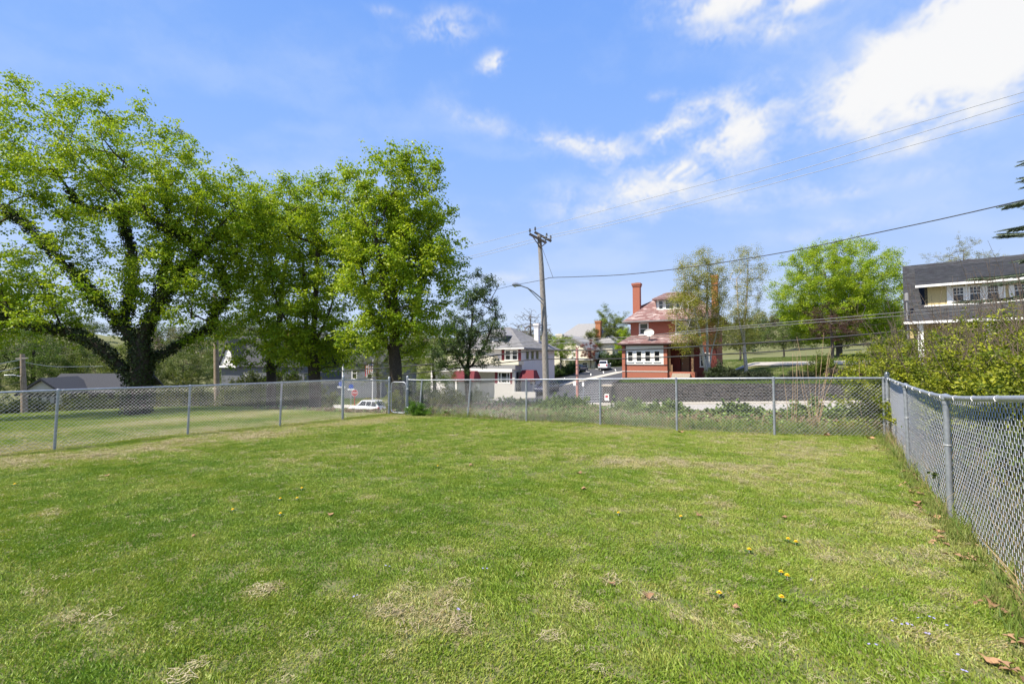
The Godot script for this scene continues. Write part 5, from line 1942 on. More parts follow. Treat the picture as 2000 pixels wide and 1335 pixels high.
	cable("power_cable", "lower of the twin grey cables above the satellite dish", [[760, 706], [900, 688], [1000, 677], [1064, 672], [1225, 663], [1400, 645], [1560, 632], [1765, 616], [2050, 590]], 0.018, M.grey_cable)
	# pink painted steel pole at the kerb
	var pf := P(1128.5, 806, 30.0)
	var pk := thing("pink_pole", "faded pink painted steel pole standing in the ivy bank", "pole", pf)
	var ph := P(1127.5, 683, 30.0).y - pf.y
	mb = MB.new()
	mb.tube(PackedVector3Array([Vector3(0, -2.2, 0), Vector3(-0.02, ph, 0)]), PackedFloat32Array([0.098, 0.088]), 14)
	part("shaft", mb, M.pink_paint, pk)
	mb = MB.new()
	mb.lathe(Vector3(-0.02, ph, 0), [Vector2(0.10, -0.03), Vector2(0.10, 0.02), Vector2(0.05, 0.05), Vector2(0.001, 0.05)])
	part("cap", mb, M.pink_paint, pk)
	mb = MB.new()
	mb.bar(Vector3(-0.02, ph + 0.02, 0), Vector3(-0.1, ph + 0.2, 0), 0.06, 0.06)
	mb.bar(Vector3(-0.02, ph + 0.02, 0), Vector3(0.08, ph + 0.2, 0), 0.05, 0.05)
	part("bracket", mb, M.burgundy, pk)
	# leaning brown pole under the maples, and the twin-pole at the far left
	var lf := P(424, 812, 34.0)
	var lpole := thing("wooden_pole", "weathered wooden pole with a small crossarm standing under the maple branches", "utility pole", lf)
	mb = MB.new()
	pts = PackedVector3Array()
	rr = PackedFloat32Array()
	for c in [[424, 830, 0.2], [422, 700, 0.17], [419.5, 566, 0.13]]:
		pts.append(P(c[0], c[1], 34.0) - lf)
		rr.append(c[2])
	mb.tube(pts, rr, 10)
	part("pole", mb, M.pole_wood_tan, lpole)
	mb = MB.new()
	mb.bar(P(404, 592, 34.0) - lf, P(436, 596, 34.0) - lf, 0.1, 0.12)
	part("crossarm", mb, M.dark_wood, lpole)
	var tf := P(46, 812, 38.0)
	var tpole := thing("wooden_pole", "thick grey wooden pole with a lamp arm beside the stone-pillared garage", "utility pole", tf)
	mb = MB.new()
	mb.tube(PackedVector3Array([P(48, 830, 38.0) - tf, P(43, 691, 38.0) - tf]), PackedFloat32Array([0.24, 0.15]), 10)
	part("pole", mb, M.pole_wood_tan, tpole)
	mb = MB.new()
	mb.tube(PackedVector3Array([P(40, 735, 37.8) - tf, P(25, 732, 37.6) - tf, P(8, 733, 37.4) - tf]), PackedFloat32Array([0.04, 0.04, 0.06]), 6)
	part("lamp_arm", mb, M.galvanised, tpole)
	mb = MB.new()
	mb.bar(P(30, 700, 37.9) - tf, P(54, 699, 37.9) - tf, 0.08, 0.1)
	part("crossarm", mb, M.pole_wood, tpole)
	for i in 4:
		cable("phone_cable", ["highest", "second", "third", "lowest"][i] + " of the cables running left from the thick grey pole", [[41, 702 + i * 14, 37.8], [10, 708 + i * 15, 36.0], [-60, 722 + i * 16, 33.0]], 0.02, M.bare_wire if i < 2 else M.cable)
	cable("phone_cable", "pale cable running right from the thick grey pole into the maple", [[47, 707, 38.0], [80, 713, 39.0], [115, 716, 40.0], [200, 715, 43.0]], 0.018, M.bare_wire)
# ---------------------------------------------------------------- trees
func V(x: float, y: float, z := 0.0) -> Vector3:
	return Vector3(x, y, z)

func pv(a: Array) -> PackedVector3Array:
	return PackedVector3Array(a)

func based(px: float, py: float, d: float) -> Vector3:
	var q := P(px, py, d)
	return Vector3(q.x, H(q.x, d), -d)

const SPRING_L := Color(0.45, 0.55, 0.032)
const SPRING_D := Color(0.20, 0.34, 0.018)

func yard_trees() -> void:
	# the great ivy-clad maple on the neighbouring lawn
	var at := P(265, 810, 20.0)
	tree("maple_tree", "huge spreading maple with ivy-covered trunk and limbs on the neighbouring lawn", "tree", at, {
		"seed": 101, "bark": M.bark, "trunk_r": 0.44, "tip_r": 0.0065, "step": 0.5, "group": "maples beyond the fence",
		"limbs": [pv([V(0, 0), V(0.1, 1.6), V(0.12, 3.2)]), pv([V(0.1, 2.9), V(-1.9, 5.3, 0.4), V(-4.4, 7.8, 0.3), V(-7.0, 9.4, -0.5)]), pv([V(0.12, 3.2), V(0.6, 5.5, -0.4), V(0.6, 8.0, -0.8), V(0.2, 10.8, -0.6)]), pv([V(0.15, 3.4), V(1.6, 5.6, 0.3), V(3.0, 7.2, 0.4), V(4.1, 8.8, 0.2)]), pv([V(-0.6, 3.9), V(-1.4, 7.2, -1.2), V(-2.6, 10.6, -1.0)]), pv([V(0.05, 1.2), V(-1.3, 3.0, 0.6), V(-3.5, 3.8, 1.0), V(-6.4, 4.3, 1.2)]), pv([V(0.1, 2.0), V(1.3, 3.3, -1.2), V(2.4, 4.4, -2.2)])],
		"masses": [[V(-5.2, 10.4), V(4.6, 4.3, 4.0), 230], [V(-0.9, 10.2), V(3.9, 3.8, 4.0), 210], [V(2.7, 8.3), V(2.9, 3.2, 3.0), 160], [V(-6.6, 4.9), V(4.4, 2.3, 3.0), 170], [V(-2.6, 5.2, 1.0), V(3.2, 2.2, 3.0), 90], [V(1.6, 5.2), V(3.0, 2.3, 2.6), 80], [V(3.1, 5.0), V(1.9, 2.4, 1.8), 45], [V(3.3, 8.7), V(2.4, 2.3, 2.4), 90]],
		"sprig": M.maple_sprig, "leaf": M.leaf, "per_tip": 11, "spread": 0.62, "light": SPRING_L, "dark": SPRING_D, "most": 2.5, "ivy": [0.05, 10.5, 170.0]})
	at = P(772, 802, 19.0)
	tree("maple_tree", "tall upright maple in bright spring leaf just behind the gate", "tree", at, {
		"seed": 102, "bark": M.bark, "trunk_r": 0.25, "tip_r": 0.006, "step": 0.42, "group": "maples beyond the fence",
		"limbs": [pv([V(0.1, 0), V(0.0, 1.6), V(-0.08, 2.6), V(-0.05, 4.6), V(-0.2, 6.6), V(-0.1, 9.0)]), pv([V(-0.02, 2.2), V(-0.7, 3.3, 0.2), V(-1.2, 5.0, 0.2), V(-1.7, 7.2, 0.1)]), pv([V(0.0, 2.4), V(0.5, 3.4, -0.2), V(1.0, 5.4, -0.3), V(1.3, 7.5, -0.2)]), pv([V(-0.05, 3.4), V(-0.3, 5.0, 0.8), V(-0.6, 7.0, 1.0)])],
		"masses": [[V(-0.25, 8.2), V(2.7, 2.85, 2.3), 330], [V(0.35, 5.7), V(2.75, 2.6, 2.4), 270], [V(0.0, 3.3), V(2.5, 1.2, 2.0), 90]],
		"sprig": M.maple_sprig, "leaf": M.leaf, "per_tip": 11, "spread": 0.48, "light": SPRING_L, "dark": SPRING_D, "most": 2.5})
	at = P(612, 806, 22.0)
	tree("maple_tree", "middle maple of the row, forking low over the fence", "tree", at, {
		"seed": 103, "bark": M.bark, "trunk_r": 0.27, "tip_r": 0.006, "step": 0.45, "group": "maples beyond the fence",
		"limbs": [pv([V(0.1, 0), V(0.05, 1.5), V(-0.1, 2.9), V(0.0, 5.0), V(0.1, 8.0)]), pv([V(-0.05, 2.4), V(-0.9, 3.7, 0.1), V(-1.7, 5.2, 0.3), V(-2.2, 7.4)]), pv([V(-0.1, 3.1), V(0.7, 4.6, 0.2), V(1.1, 6.6)]), pv([V(-0.4, 2.9), V(-0.7, 4.6, -0.6), V(-0.9, 7.5, -0.6)])],
		"masses": [[V(-0.5, 8.6), V(3.0, 2.9, 2.4), 290], [V(-0.3, 5.2), V(3.1, 2.4, 2.4), 180], [V(0.3, 3.1), V(2.6, 1.2, 2.0), 90], [V(1.9, 7.4), V(1.1, 1.6, 1.6), 40]],
		"sprig": M.maple_sprig, "leaf": M.leaf, "per_tip": 11, "spread": 0.52, "light": SPRING_L, "dark": SPRING_D, "most": 2.5})
	at = P(528, 806, 25.0)
	tree("maple_tree", "slimmer twin-stemmed maple between the big maple and the middle one", "tree", at, {
		"seed": 104, "bark": M.bark, "trunk_r": 0.24, "tip_r": 0.006, "step": 0.5, "group": "maples beyond the fence",
		"limbs": [pv([V(0, 0), V(0.0, 2.0), V(-0.3, 3.6), V(-0.9, 5.6), V(-1.2, 8.5)]), pv([V(-0.1, 2.6), V(0.35, 4.6), V(0.5, 6.8), V(0.9, 9.5)]), pv([V(0.0, 2.2), V(1.2, 3.2, 0.4), V(2.4, 3.9, 0.6)])],
		"masses": [[V(-0.2, 10.0), V(3.0, 2.9, 2.2), 230], [V(-0.6, 6.4), V(2.9, 2.5, 2.2), 150], [V(-0.2, 3.6), V(3.0, 1.5, 2.2), 100]],
		"sprig": M.maple_sprig, "leaf": M.leaf, "per_tip": 8, "spread": 0.58, "light": SPRING_L, "dark": SPRING_D, "most": 2.5, "size": 1.1})
	# darker upright tree across the bank
	at = P(915, 790, 33.0)
	tree("cherry_tree", "dark green upright tree with bronze-tinged leaves beside the white building", "tree", at, {
		"seed": 105, "bark": M.bark, "trunk_r": 0.2, "tip_r": 0.007, "step": 0.5, "arch": 0.35,
		"limbs": [pv([V(0, 0), V(-0.1, 2.2), V(0.1, 4.4), V(0.3, 7.0)]), pv([V(-0.1, 2.2), V(-1.0, 3.8), V(-1.6, 5.6)]), pv([V(0, 2.4), V(1.1, 4.2), V(1.9, 6.2)])],
		"masses": [[V(0.1, 5.0), V(2.9, 3.0, 2.4), 200], [V(0.9, 8.0), V(1.5, 1.7, 1.3), 60], [V(-1.6, 3.6), V(1.8, 1.3, 1.8), 40]],
		"sprig": M.cherry_sprig, "leaf": M.leaf_dull, "per_tip": 9, "spread": 0.42, "light": Color(0.12, 0.19, 0.05), "dark": Color(0.04, 0.075, 0.03), "most": 3.0})

func simple_tree(called: String, label: String, at: Vector3, hgt: float, rx: float, crown_from: float, sd: int, tips: int, o := {}) -> Node3D:
	var cy := (hgt + crown_from) * 0.5
	var ry := (hgt - crown_from) * 0.5
	var p := {"seed": sd, "bark": M.bark_grey, "trunk_r": hgt * 0.022, "tip_r": 0.012, "step": hgt * 0.055,
		"limbs": [pv([V(0, 0), V(0.05 * rx, crown_from), V(0, cy), V(0.03 * rx, hgt * 0.85)])],
		"masses": [[V(0, cy + ry * 0.1), V(rx, ry * 0.9, rx), int(tips * 0.5)], [V(-rx * 0.3, cy - ry * 0.25, 0.2 * rx), V(rx * 0.75, ry * 0.6, rx * 0.7), int(tips * 0.25)], [V(rx * 0.35, cy - ry * 0.2, 0.2 * rx), V(rx * 0.7, ry * 0.65, rx * 0.7), int(tips * 0.25)]],
		"sprig": M.far_sprig, "leaf": M.leaf, "per_tip": 6, "spread": rx * 0.16, "light": SPRING_L, "dark": SPRING_D, "most": 2.5}
	p.merge(o, true)
	if p.get("bare", false):
		p.erase("sprig")
	return tree(called, label, "tree", at, p)

func far_trees() -> void:
	# birches in front of the brick house
	var at := based(1384, 742, 56.5)
	var f := 912.0 / 56.5
	var rel := func(px: float, py: float, z := 0.0) -> Vector3: return V((px - 1384.0) / f, (742.0 - py) / f, z)
	var yl := Color(0.42, 0.42, 0.07)
	var yd := Color(0.24, 0.27, 0.05)
	tree("birch_tree", "white-trunked multi-stem birch with sparse yellow-green leaves before the brick house", "tree", at, {
		"seed": 201, "bark": M.bark_birch, "trunk_r": 0.30, "tip_r": 0.014, "step": 0.7, "arch": 0.25, "group": "birches by the brick house",
		"limbs": [pv([rel.call(1384, 742), rel.call(1383, 700), rel.call(1383, 620), rel.call(1386, 540), rel.call(1388, 495)]), pv([rel.call(1382, 735), rel.call(1370, 690, 0.5), rel.call(1358, 630, 0.9), rel.call(1340, 565, 1.0), rel.call(1330, 530, 1.0)]), pv([rel.call(1385, 738), rel.call(1394, 690, -0.5), rel.call(1408, 640, -0.6), rel.call(1414, 570, -0.8)]), pv([rel.call(1366, 665, 0.7), rel.call(1345, 655, 1.2), rel.call(1325, 640, 1.4)])],
		"masses": [[rel.call(1372, 545), V(3.6, 4.0, 3.0), 170], [rel.call(1340, 600, 0.8), V(2.6, 3.0, 2.6), 110], [rel.call(1395, 620), V(2.4, 4.5, 2.4), 80], [rel.call(1335, 665, 1.2), V(2.2, 1.6, 1.8), 50]],
		"sprig": M.birch_sprig, "leaf": M.leaf, "per_tip": 15, "spread": 0.9, "light": yl, "dark": yd, "most": 4.0, "size": 1.6})
	at = based(1458, 738, 60.0)
	tree("birch_tree", "thin airy birch with hanging twigs between the brick house and round maple", "tree", at, {
		"seed": 202, "bark": M.bark_birch, "trunk_r": 0.22, "tip_r": 0.014, "step": 0.7, "arch": 0.3, "group": "birches by the brick house",
		"limbs": [pv([V(0, 0), V(-0.2, 5.0), V(0.3, 10.0), V(0.6, 15.5)]), pv([V(-0.1, 3.0), V(-0.8, 7.0), V(-1.0, 12.0)])],
		"masses": [[V(0.4, 12.6), V(2.5, 4.0, 2.2), 120], [V(0.2, 7.0), V(2.6, 3.6, 2.2), 90]],
		"sprig": M.birch_sprig, "leaf": M.leaf, "per_tip": 11, "spread": 0.9, "light": yl, "dark": yd, "most": 3.0, "size": 1.5})
	simple_tree("maple_tree", "broad round-crowned maple in fresh leaf beside the grey-roofed house", based(1640, 720, 72.0), 19.0, 9.6, 0.6, 203, 10, {"masses": [[V(0, 10.2), V(9.7, 8.6, 8.5), 900], [V(0.5, 5.5), V(9.0, 4.2, 7.0), 300]], "limbs": [pv([V(0, 0), V(0.1, 3.0), V(-0.3, 8.0), V(0.2, 15.5)]), pv([V(0.1, 2.6), V(-3.2, 6.0, 0.6), V(-6.2, 8.2, 0.8)]), pv([V(0.1, 2.8), V(3.2, 6.2, 0.5), V(6.4, 8.6, 0.6)]), pv([V(0, 3.2), V(1.4, 7.6, 2.0), V(2.6, 12.2, 3.0)]), pv([V(0, 3.2), V(-1.8, 8.0, 1.5), V(-3.4, 13.0, 2.0)])], "per_tip": 9, "spread": 1.0, "step": 0.8, "trunk_r": 0.42, "size": 1.0})
	# red-leaved small tree under it
	simple_tree("purple_tree", "small purple-brown leaved tree in front of the round maple", based(1625, 722, 60.0), 8.5, 3.6, 2.2, 204, 110, {"light": Color(0.09, 0.04, 0.03), "dark": Color(0.05, 0.022, 0.018), "leaf": M.leaf_dull, "per_tip": 5, "size": 0.6})
	simple_tree("bare_tree", "round bare-branched tree behind the white building's chimney", P(1036, 715, 100.0), 12.6, 4.9, 3.0, 205, 560, {"bare": true, "tip_r": 0.03, "arch": 0.2, "step": 0.6})
	simple_tree("budding_tree", "tall pale green budding tree behind the car park", P(1192, 712, 110.0), 14.5, 4.4, 2.0, 206, 240, {"spread": 0.9, "light": Color(0.24, 0.30, 0.06), "dark": Color(0.15, 0.20, 0.05), "per_tip": 13, "size": 0.8})
	simple_tree("budding_tree", "lower olive budding tree at the back of the car park", P(1168, 712, 104.0), 9.5, 4.2, 1.0, 207, 200, {"spread": 0.8, "light": Color(0.20, 0.23, 0.06), "dark": Color(0.12, 0.15, 0.04), "per_tip": 13, "size": 0.8})
	simple_tree("lime_tree", "vivid lime green small tree against the brick house corner", P(1219, 715, 86.0), 7.4, 1.9, 1.0, 208, 90, {"per_tip": 8, "size": 0.6})
	simple_tree("young_tree", "young light green tree in front of the cream gabled house", P(1094, 722, 82.0), 6.4, 3.0, 1.2, 209, 110, {"per_tip": 8, "size": 0.55, "light": Color(0.28, 0.38, 0.04), "dark": Color(0.17, 0.26, 0.03)})
	simple_tree("copper_tree", "copper red shrub-like tree at the top of the car park", P(1153, 716, 92.0), 5.6, 2.0, 0.6, 210, 80, {"light": Color(0.20, 0.05, 0.03), "dark": Color(0.11, 0.03, 0.02), "leaf": M.leaf_dull, "per_tip": 5, "size": 0.55})
	simple_tree("pale_tree", "pale sparse treetop rising behind the grey shingle roof", based(1890, 705, 80.0), 20.0, 5.6, 9.0, 211, 150, {"light": Color(0.34, 0.33, 0.13), "dark": Color(0.24, 0.24, 0.10), "per_tip": 5, "size": 0.7, "bark": M.bark_grey})
	simple_tree("leafy_tree", "leafy tree between the white pole and the flagpole", based(735, 790, 62.0), 10.0, 4.5, 2.0, 212, 150, {"bark": M.bark, "light": Color(0.16, 0.2, 0.04), "dark": Color(0.08, 0.11, 0.03), "leaf": M.leaf, "per_tip": 5, "size": 0.6})
	simple_tree("leafy_tree", "leafy tree between the tall upright maple and the white building", based(845, 780, 58.0), 9.6, 4.5, 2.0, 213, 150, {"bark": M.bark, "light": Color(0.2, 0.27, 0.03), "dark": Color(0.10, 0.15, 0.02), "per_tip": 8, "size": 0.6})
	simple_tree("leafy_tree", "green tree standing behind the stone-pillared garage", based(60, 790, 62.0), 13.0, 7.0, 1.5, 214, 260, {"bark": M.bark, "light": Color(0.12, 0.2, 0.02), "dark": Color(0.06, 0.1, 0.014), "per_tip": 8, "size": 0.8})
	simple_tree("leafy_tree", "green tree behind the long low garage roof", based(205, 790, 66.0), 11.5, 6.5, 1.5, 215, 240, {"bark": M.bark, "light": Color(0.17, 0.22, 0.03), "dark": Color(0.08, 0.11, 0.02), "per_tip": 8, "size": 0.8})
	simple_tree("leafy_tree", "green tree behind the wooden pole's crossarm", based(355, 790, 75.0), 11.0, 6.5, 1.5, 216, 220, {"bark": M.bark, "light": Color(0.13, 0.18, 0.03), "dark": Color(0.07, 0.1, 0.02), "per_tip": 8, "size": 0.8})
	simple_tree("leafy_tree", "small olive tree on the slope behind the airy birch", based(1445, 712, 84.0), 8.0, 4.0, 0.8, 217, 130, {"light": Color(0.22, 0.24, 0.06), "dark": Color(0.12, 0.14, 0.04), "per_tip": 5, "size": 0.6})
	simple_tree("leafy_tree", "small green tree on the slope behind the lane", based(1530, 708, 92.0), 7.5, 4.5, 0.6, 218, 130, {"light": Color(0.16, 0.22, 0.05), "dark": Color(0.08, 0.12, 0.03), "per_tip": 6, "size": 0.7})
	simple_tree("leafy_tree", "dense green tree between the round maple and the service mast", based(1745, 706, 96.0), 7.5, 4.5, 0.3, 219, 150, {"light": Color(0.15, 0.26, 0.03), "dark": Color(0.08, 0.15, 0.02), "per_tip": 7, "size": 0.7})
	# spruce whose branch tips reach in at the right edge
	spruce()
	# woods on the far slopes, one mass
	var r := RandomNumberGenerator.new()
	r.seed = 301
	var xf := []
	var cols := PackedColorArray()
	var tones := [Color(0.12, 0.16, 0.04), Color(0.08, 0.13, 0.03), Color(0.17, 0.17, 0.07), Color(0.10, 0.085, 0.05), Color(0.19, 0.23, 0.05), Color(0.05, 0.085, 0.025)]
	for i in 620:
		var az := r.randf_range(-1.05, 1.0)
		var d := r.randf_range(115.0, 330.0)
		if az > 0.0 and az < 0.32 and d < 125.0:
			d += 25.0
		if az > -0.5 and az < 0.0 and d < 130.0:
			d += 30.0
		var x := tan(az) * d
		var base := H(x, d)
		var hh := r.randf_range(6.0, 11.5)
		var rx := r.randf_range(2.6, 5.0)
		var tone: Color = tones[r.randi() % tones.size()]
		for k in 60:
			var o := rand_dir(r) * pow(r.randf(), 0.35)
			xf.append(Transform3D(Basis.from_euler(Vector3(r.randf() * 0.6, r.randf() * TAU, 0)).scaled(Vector3.ONE * r.randf_range(2.0, 3.6)), Vector3(x + o.x * rx, base + hh * 0.55 + o.y * hh * 0.5, -d + o.z * rx)))
			cols.append(tone * r.randf_range(0.75, 1.25))
	tag(scatter("woods", M.far_sprig, M.leaf_dull, xf, cols, self), "mixed spring woods covering the far slopes behind the houses", "woods", "", "stuff")

func spruce() -> void:
	var at := based(2195, 800, 14.5)
	var t := thing("spruce_tree", "blue-green spruce reaching branch tips in from beyond the edge", "tree", at)
	var r := RandomNumberGenerator.new()
	r.seed = 311
	var tr := MB.new()
	tr.tube(pv([V(0, -0.3), V(0.05, 4), V(0, 8), V(0, 13.5)]), PackedFloat32Array([0.24, 0.19, 0.12, 0.02]), 8)
	var tk := part("trunk", tr, M.bark, t)
	var br := MB.new()
	var xf := []
	var cols := PackedColorArray()
	var y := 4.7
	while y < 13.2:
		var k := 6
		for i in k:
			var a := TAU * (i + r.randf() * 0.7) / k + y
			var ln := (3.0 * (1.0 - (y - 4.7) / 8.9) + 0.25) * r.randf_range(0.8, 1.12)
			var o := V(cos(a), 0, sin(a))
			var pts := PackedVector3Array()
			var rr := PackedFloat32Array()
			for j in 6:
				var u := j / 5.0
				pts.append(V(0, y) + o * ln * u + V(0, -0.42 * ln * u * (1.0 - u * 0.62)) + rand_dir(r) * 0.03)
				rr.append(lerpf(0.028, 0.006, u))
			br.tube(pts, rr, 4, false)
			for m in int(ln * 75):
				var u := pow(r.randf(), 0.7)
				var fr := u * 4.999
				var q := pts[int(fr)].lerp(pts[int(fr) + 1], fr - int(fr))
				var side := o.cross(Vector3.UP) * (r.randf_range(-1, 1) * 0.42 * (1.05 - u) * minf(ln, 2.2) * 0.6)
				var dir := (o + side.normalized() * 0.7 + V(0, -0.15)).normalized()
				var up := Vector3.UP
				var x := dir.cross(up).normalized()
				xf.append(Transform3D(Basis(x, x.cross(dir), -dir).scaled_local(Vector3.ONE * r.randf_range(0.8, 1.3)), q + side + V(0, -absf(side.length()) * 0.15)))
				cols.append(Color(0.08, 0.125, 0.09).lerp(Color(0.24, 0.29, 0.20), r.randf()))
		y += 0.62
	part("branches", br, M.bark, tk)
	# needle shoot pointing to -z
	var nb := MB.new()
	var r2 := RandomNumberGenerator.new()
	r2.seed = 5
	for i in 80:
		var z := -0.34 * i / 80.0
		var an := r2.randf() * TAU
		var o := Vector3(cos(an), sin(an) * 0.8 + 0.2, -0.7).normalized() * 0.05
		var w := Vector3(-sin(an), cos(an), 0) * 0.0055
		nb.tri(Vector3(0, 0, z) - w, Vector3(0, 0, z) + w, Vector3(0, 0, z) + o)
	scatter("crown", nb.mesh(), M.needle, xf, cols, t).set_meta("kind", "stuff")

# ---------------------------------------------------------------- shrubs
func shrubs() -> void:
	var gl := Color(0.40, 0.43, 0.035)
	var gd := Color(0.11, 0.17, 0.02)
	var i := 0
	# loose arching shrubs outside the right-hand fence
	for c in [[8.7, 9.6, 1.5, 1.9, "at the fence corner post"], [10.4, 11.4, 2.0, 2.6, "behind the corner, below the service mast"], [8.3, 7.6, 1.6, 2.1, "midway along the right-hand fence"], [10.9, 9.2, 1.9, 2.7, "in front of the grey-roofed house's left end"], [7.5, 5.6, 1.5, 2.0, "nearest the tall fence post"], [13.2, 11.5, 2.2, 3.5, "under the long dormer"], [10.0, 7.2, 1.7, 2.8, "right of the midway shrub"], [6.3, 3.6, 1.5, 2.0, "pressing against the near fence panel"], [9.2, 4.8, 1.6, 2.4, "behind the near fence panel"], [4.9, 1.6, 1.3, 1.9, "beside the camera end of the fence"], [13.0, 8.6, 1.9, 3.7, "at the far edge below the spruce"]]:
		var at := at_ground(c[0], c[1])
		bush("arching_shrub", "yellow-green arching shrub with twiggy brown stems " + c[4], "shrub", at, {"seed": 400 + i, "size": V(c[2] * 1.1, c[3] * 1.12, c[2] * 1.1), "stems": 150, "per_stem": 26, "stem_r": 0.010, "spread": 0.16, "bark": M.twig, "sprig": M.hedge_sprig, "leaf": M.leaf, "light": gl, "dark": gd, "leaf_size": 1.0, "bare": 55, "group": "arching shrubs outside the fence"})
		i += 1
	# brambles low against the outside of that fence
	for c in [[4.35, 3.6, "behind the near fence panel"], [5.1, 4.9, "beside the tall near post"], [5.9, 5.9, "between the two right-hand posts"], [6.6, 7.1, "behind the second right-hand post"], [7.4, 8.2, "short of the fence corner"], [3.6, 2.5, "at the nearest stretch of fence"], [2.9, 1.4, "beside the camera"]]:
		bush("bramble", "low dark bramble tangle against the fence " + c[2], "bramble", at_ground(c[0] + 0.35, c[1] - 0.2), {"seed": 420 + i, "size": V(0.75, 1.0, 0.75), "stems": 46, "per_stem": 12, "stem_r": 0.004, "spread": 0.12, "bark": M.twig, "sprig": M.ground_sprig, "leaf": M.leaf_dull, "light": Color(0.15, 0.2, 0.04), "dark": Color(0.04, 0.065, 0.018), "leaf_size": 0.75, "group": "brambles along the fence"})
		i += 1
	# bare tan canes behind the back fence
	for c in [[1548, 868, 11.4, 4, 2.2, 0.25, "thin bundle of bare tan canes behind the back fence, left of the thicker bundle"], [1592, 868, 11.6, 9, 2.3, 0.55, "spreading bundle of bare tan canes behind the back fence's last panel"], [1690, 866, 11.0, 2, 2.4, 0.2, "pair of bare grey canes by the fence corner"]]:
		var at := based(c[0], c[1], c[2])
		var t := thing("bare_canes", c[6], "shrub", at)
		var r := RandomNumberGenerator.new()
		r.seed = int(c[0])
		for k in c[3]:
			var mb := MB.new()
			var a := r.randf() * TAU
			var top := V(cos(a) * c[5] * r.randf_range(0.3, 1.2), c[4] * r.randf_range(0.75, 1.08), sin(a) * c[5] * 0.5)
			var pts := PackedVector3Array()
			var rr := PackedFloat32Array()
			for j in 7:
				var u := j / 6.0
				pts.append(V(cos(a) * 0.05, -0.15, sin(a) * 0.05) + top * u + rand_dir(r) * 0.025)
				rr.append(lerpf(0.008, 0.003, u))
			mb.tube(pts, rr, 5)
			part("cane", mb, M.cane, t)
	# low bushes at the gate end
	bush("young_bush", "fresh bright green bushy plant at the foot of the back fence by the gate", "bush", based(818, 808, 16.1), {"seed": 431, "size": V(0.42, 0.5, 0.3), "stems": 30, "per_stem": 12, "stem_r": 0.005, "spread": 0.07, "bark": M.twig, "sprig": M.hedge_sprig, "leaf": M.leaf, "light": Color(0.16, 0.32, 0.03), "dark": Color(0.07, 0.17, 0.02), "leaf_size": 0.8})
	bush("climber", "yellow-green climber against the tree trunk behind the gate", "bush", based(772, 806, 17.6), {"seed": 432, "size": V(0.5, 1.3, 0.4), "stems": 22, "per_stem": 12, "stem_r": 0.005, "spread": 0.1, "bark": M.twig, "sprig": M.hedge_sprig, "leaf": M.leaf, "light": Color(0.3, 0.32, 0.03), "dark": Color(0.14, 0.2, 0.03), "leaf_size": 0.9})
	# bushes under the maples and down the bank, leaves coloured dark for shade
	var und := [[470, 33, 2.0, 2.2], [520, 30, 2.0, 2.4], [575, 29, 1.8, 2.0], [612, 34, 1.6, 2.2], [590, 38, 1.8, 2.4], [400, 36, 2.4, 2.2], [340, 34, 2.4, 2.4], [300, 38, 2.4, 2.2], [215, 36, 2.2, 1.8], [150, 38, 2.0, 1.6], [795, 40, 1.6, 2.6], [835, 42, 2.4, 2.6], [875, 40, 2.2, 2.2], [925, 44, 2.2, 1.8], [20, 40, 2.4, 1.5]]  # the row before the white building is added to darken its shaded porch
	var where := ["by the wooden pole", "below the twin-stemmed maple", "below the middle maple", "right of the middle maple", "farther down behind the middle maple", "left of the wooden pole", "right of the big maple trunk", "behind the big maple trunk", "left of the big maple trunk", "before the long garage", "behind the gate", "below the dark upright tree", "left of the leaning fence post", "before the white building", "at the far left by the garage"]
	for k in und.size():
		var c: Array = und[k]
		var at := based(c[0], 800, c[1])
		var l := Color(0.10, 0.13, 0.025) if k % 3 else Color(0.17, 0.19, 0.03)
		bush("wild_bush", "wild olive green bush coloured dark for shade " + where[k], "bush", at + V(0, 0.2), {"seed": 440 + k, "size": V(c[2], c[3] * 1.25, c[2]), "stems": 80, "per_stem": 20, "stem_r": 0.014, "spread": 0.3, "bark": M.twig, "sprig": M.small_sprig, "leaf": M.leaf, "light": l, "dark": Color(0.028, 0.045, 0.012), "leaf_size": 1.7, "group": "wild bushes down the bank"})
	# white car and side street sit below a yellow broom
	bush("broom_bush", "low golden yellow flowering bush behind the white estate car", "bush", P(722, 801, 61.0), {"seed": 461, "size": V(2.4, 1.7, 1.2), "stems": 50, "per_stem": 20, "stem_r": 0.012, "spread": 0.25, "bark": M.twig, "sprig": M.small_sprig, "leaf": M.leaf, "light": Color(0.55, 0.42, 0.02), "dark": Color(0.28, 0.24, 0.02), "leaf_size": 1.6})
	# evergreens round the car park
	var ev := [[1190, 93, 2.4, 3.6, "right of the white car"], [1208, 92, 2.4, 3.8, "beside the lime green tree"], [1100, 84, 2.0, 2.4, "below the young light green tree"], [1120, 86, 1.6, 2.6, "left of the navy car"], [1082, 82, 2.2, 2.4, "by the white building's annex"], [1172, 95, 2.2, 3.2, "behind the white car"]]
	for k in ev.size():
		bush("evergreen_bush", "dense dark evergreen bush at the car park " + ev[k][4], "bush", based(ev[k][0], 715, ev[k][1]), {"seed": 470 + k, "size": V(ev[k][2], ev[k][3], 1.8), "stems": 60, "per_stem": 18, "stem_r": 0.015, "spread": 0.4, "bark": M.twig, "sprig": M.small_sprig, "leaf": M.leaf_dull, "light": Color(0.08, 0.14, 0.02), "dark": Color(0.02, 0.04, 0.012), "leaf_size": 2.4, "group": "evergreens round the car park"})
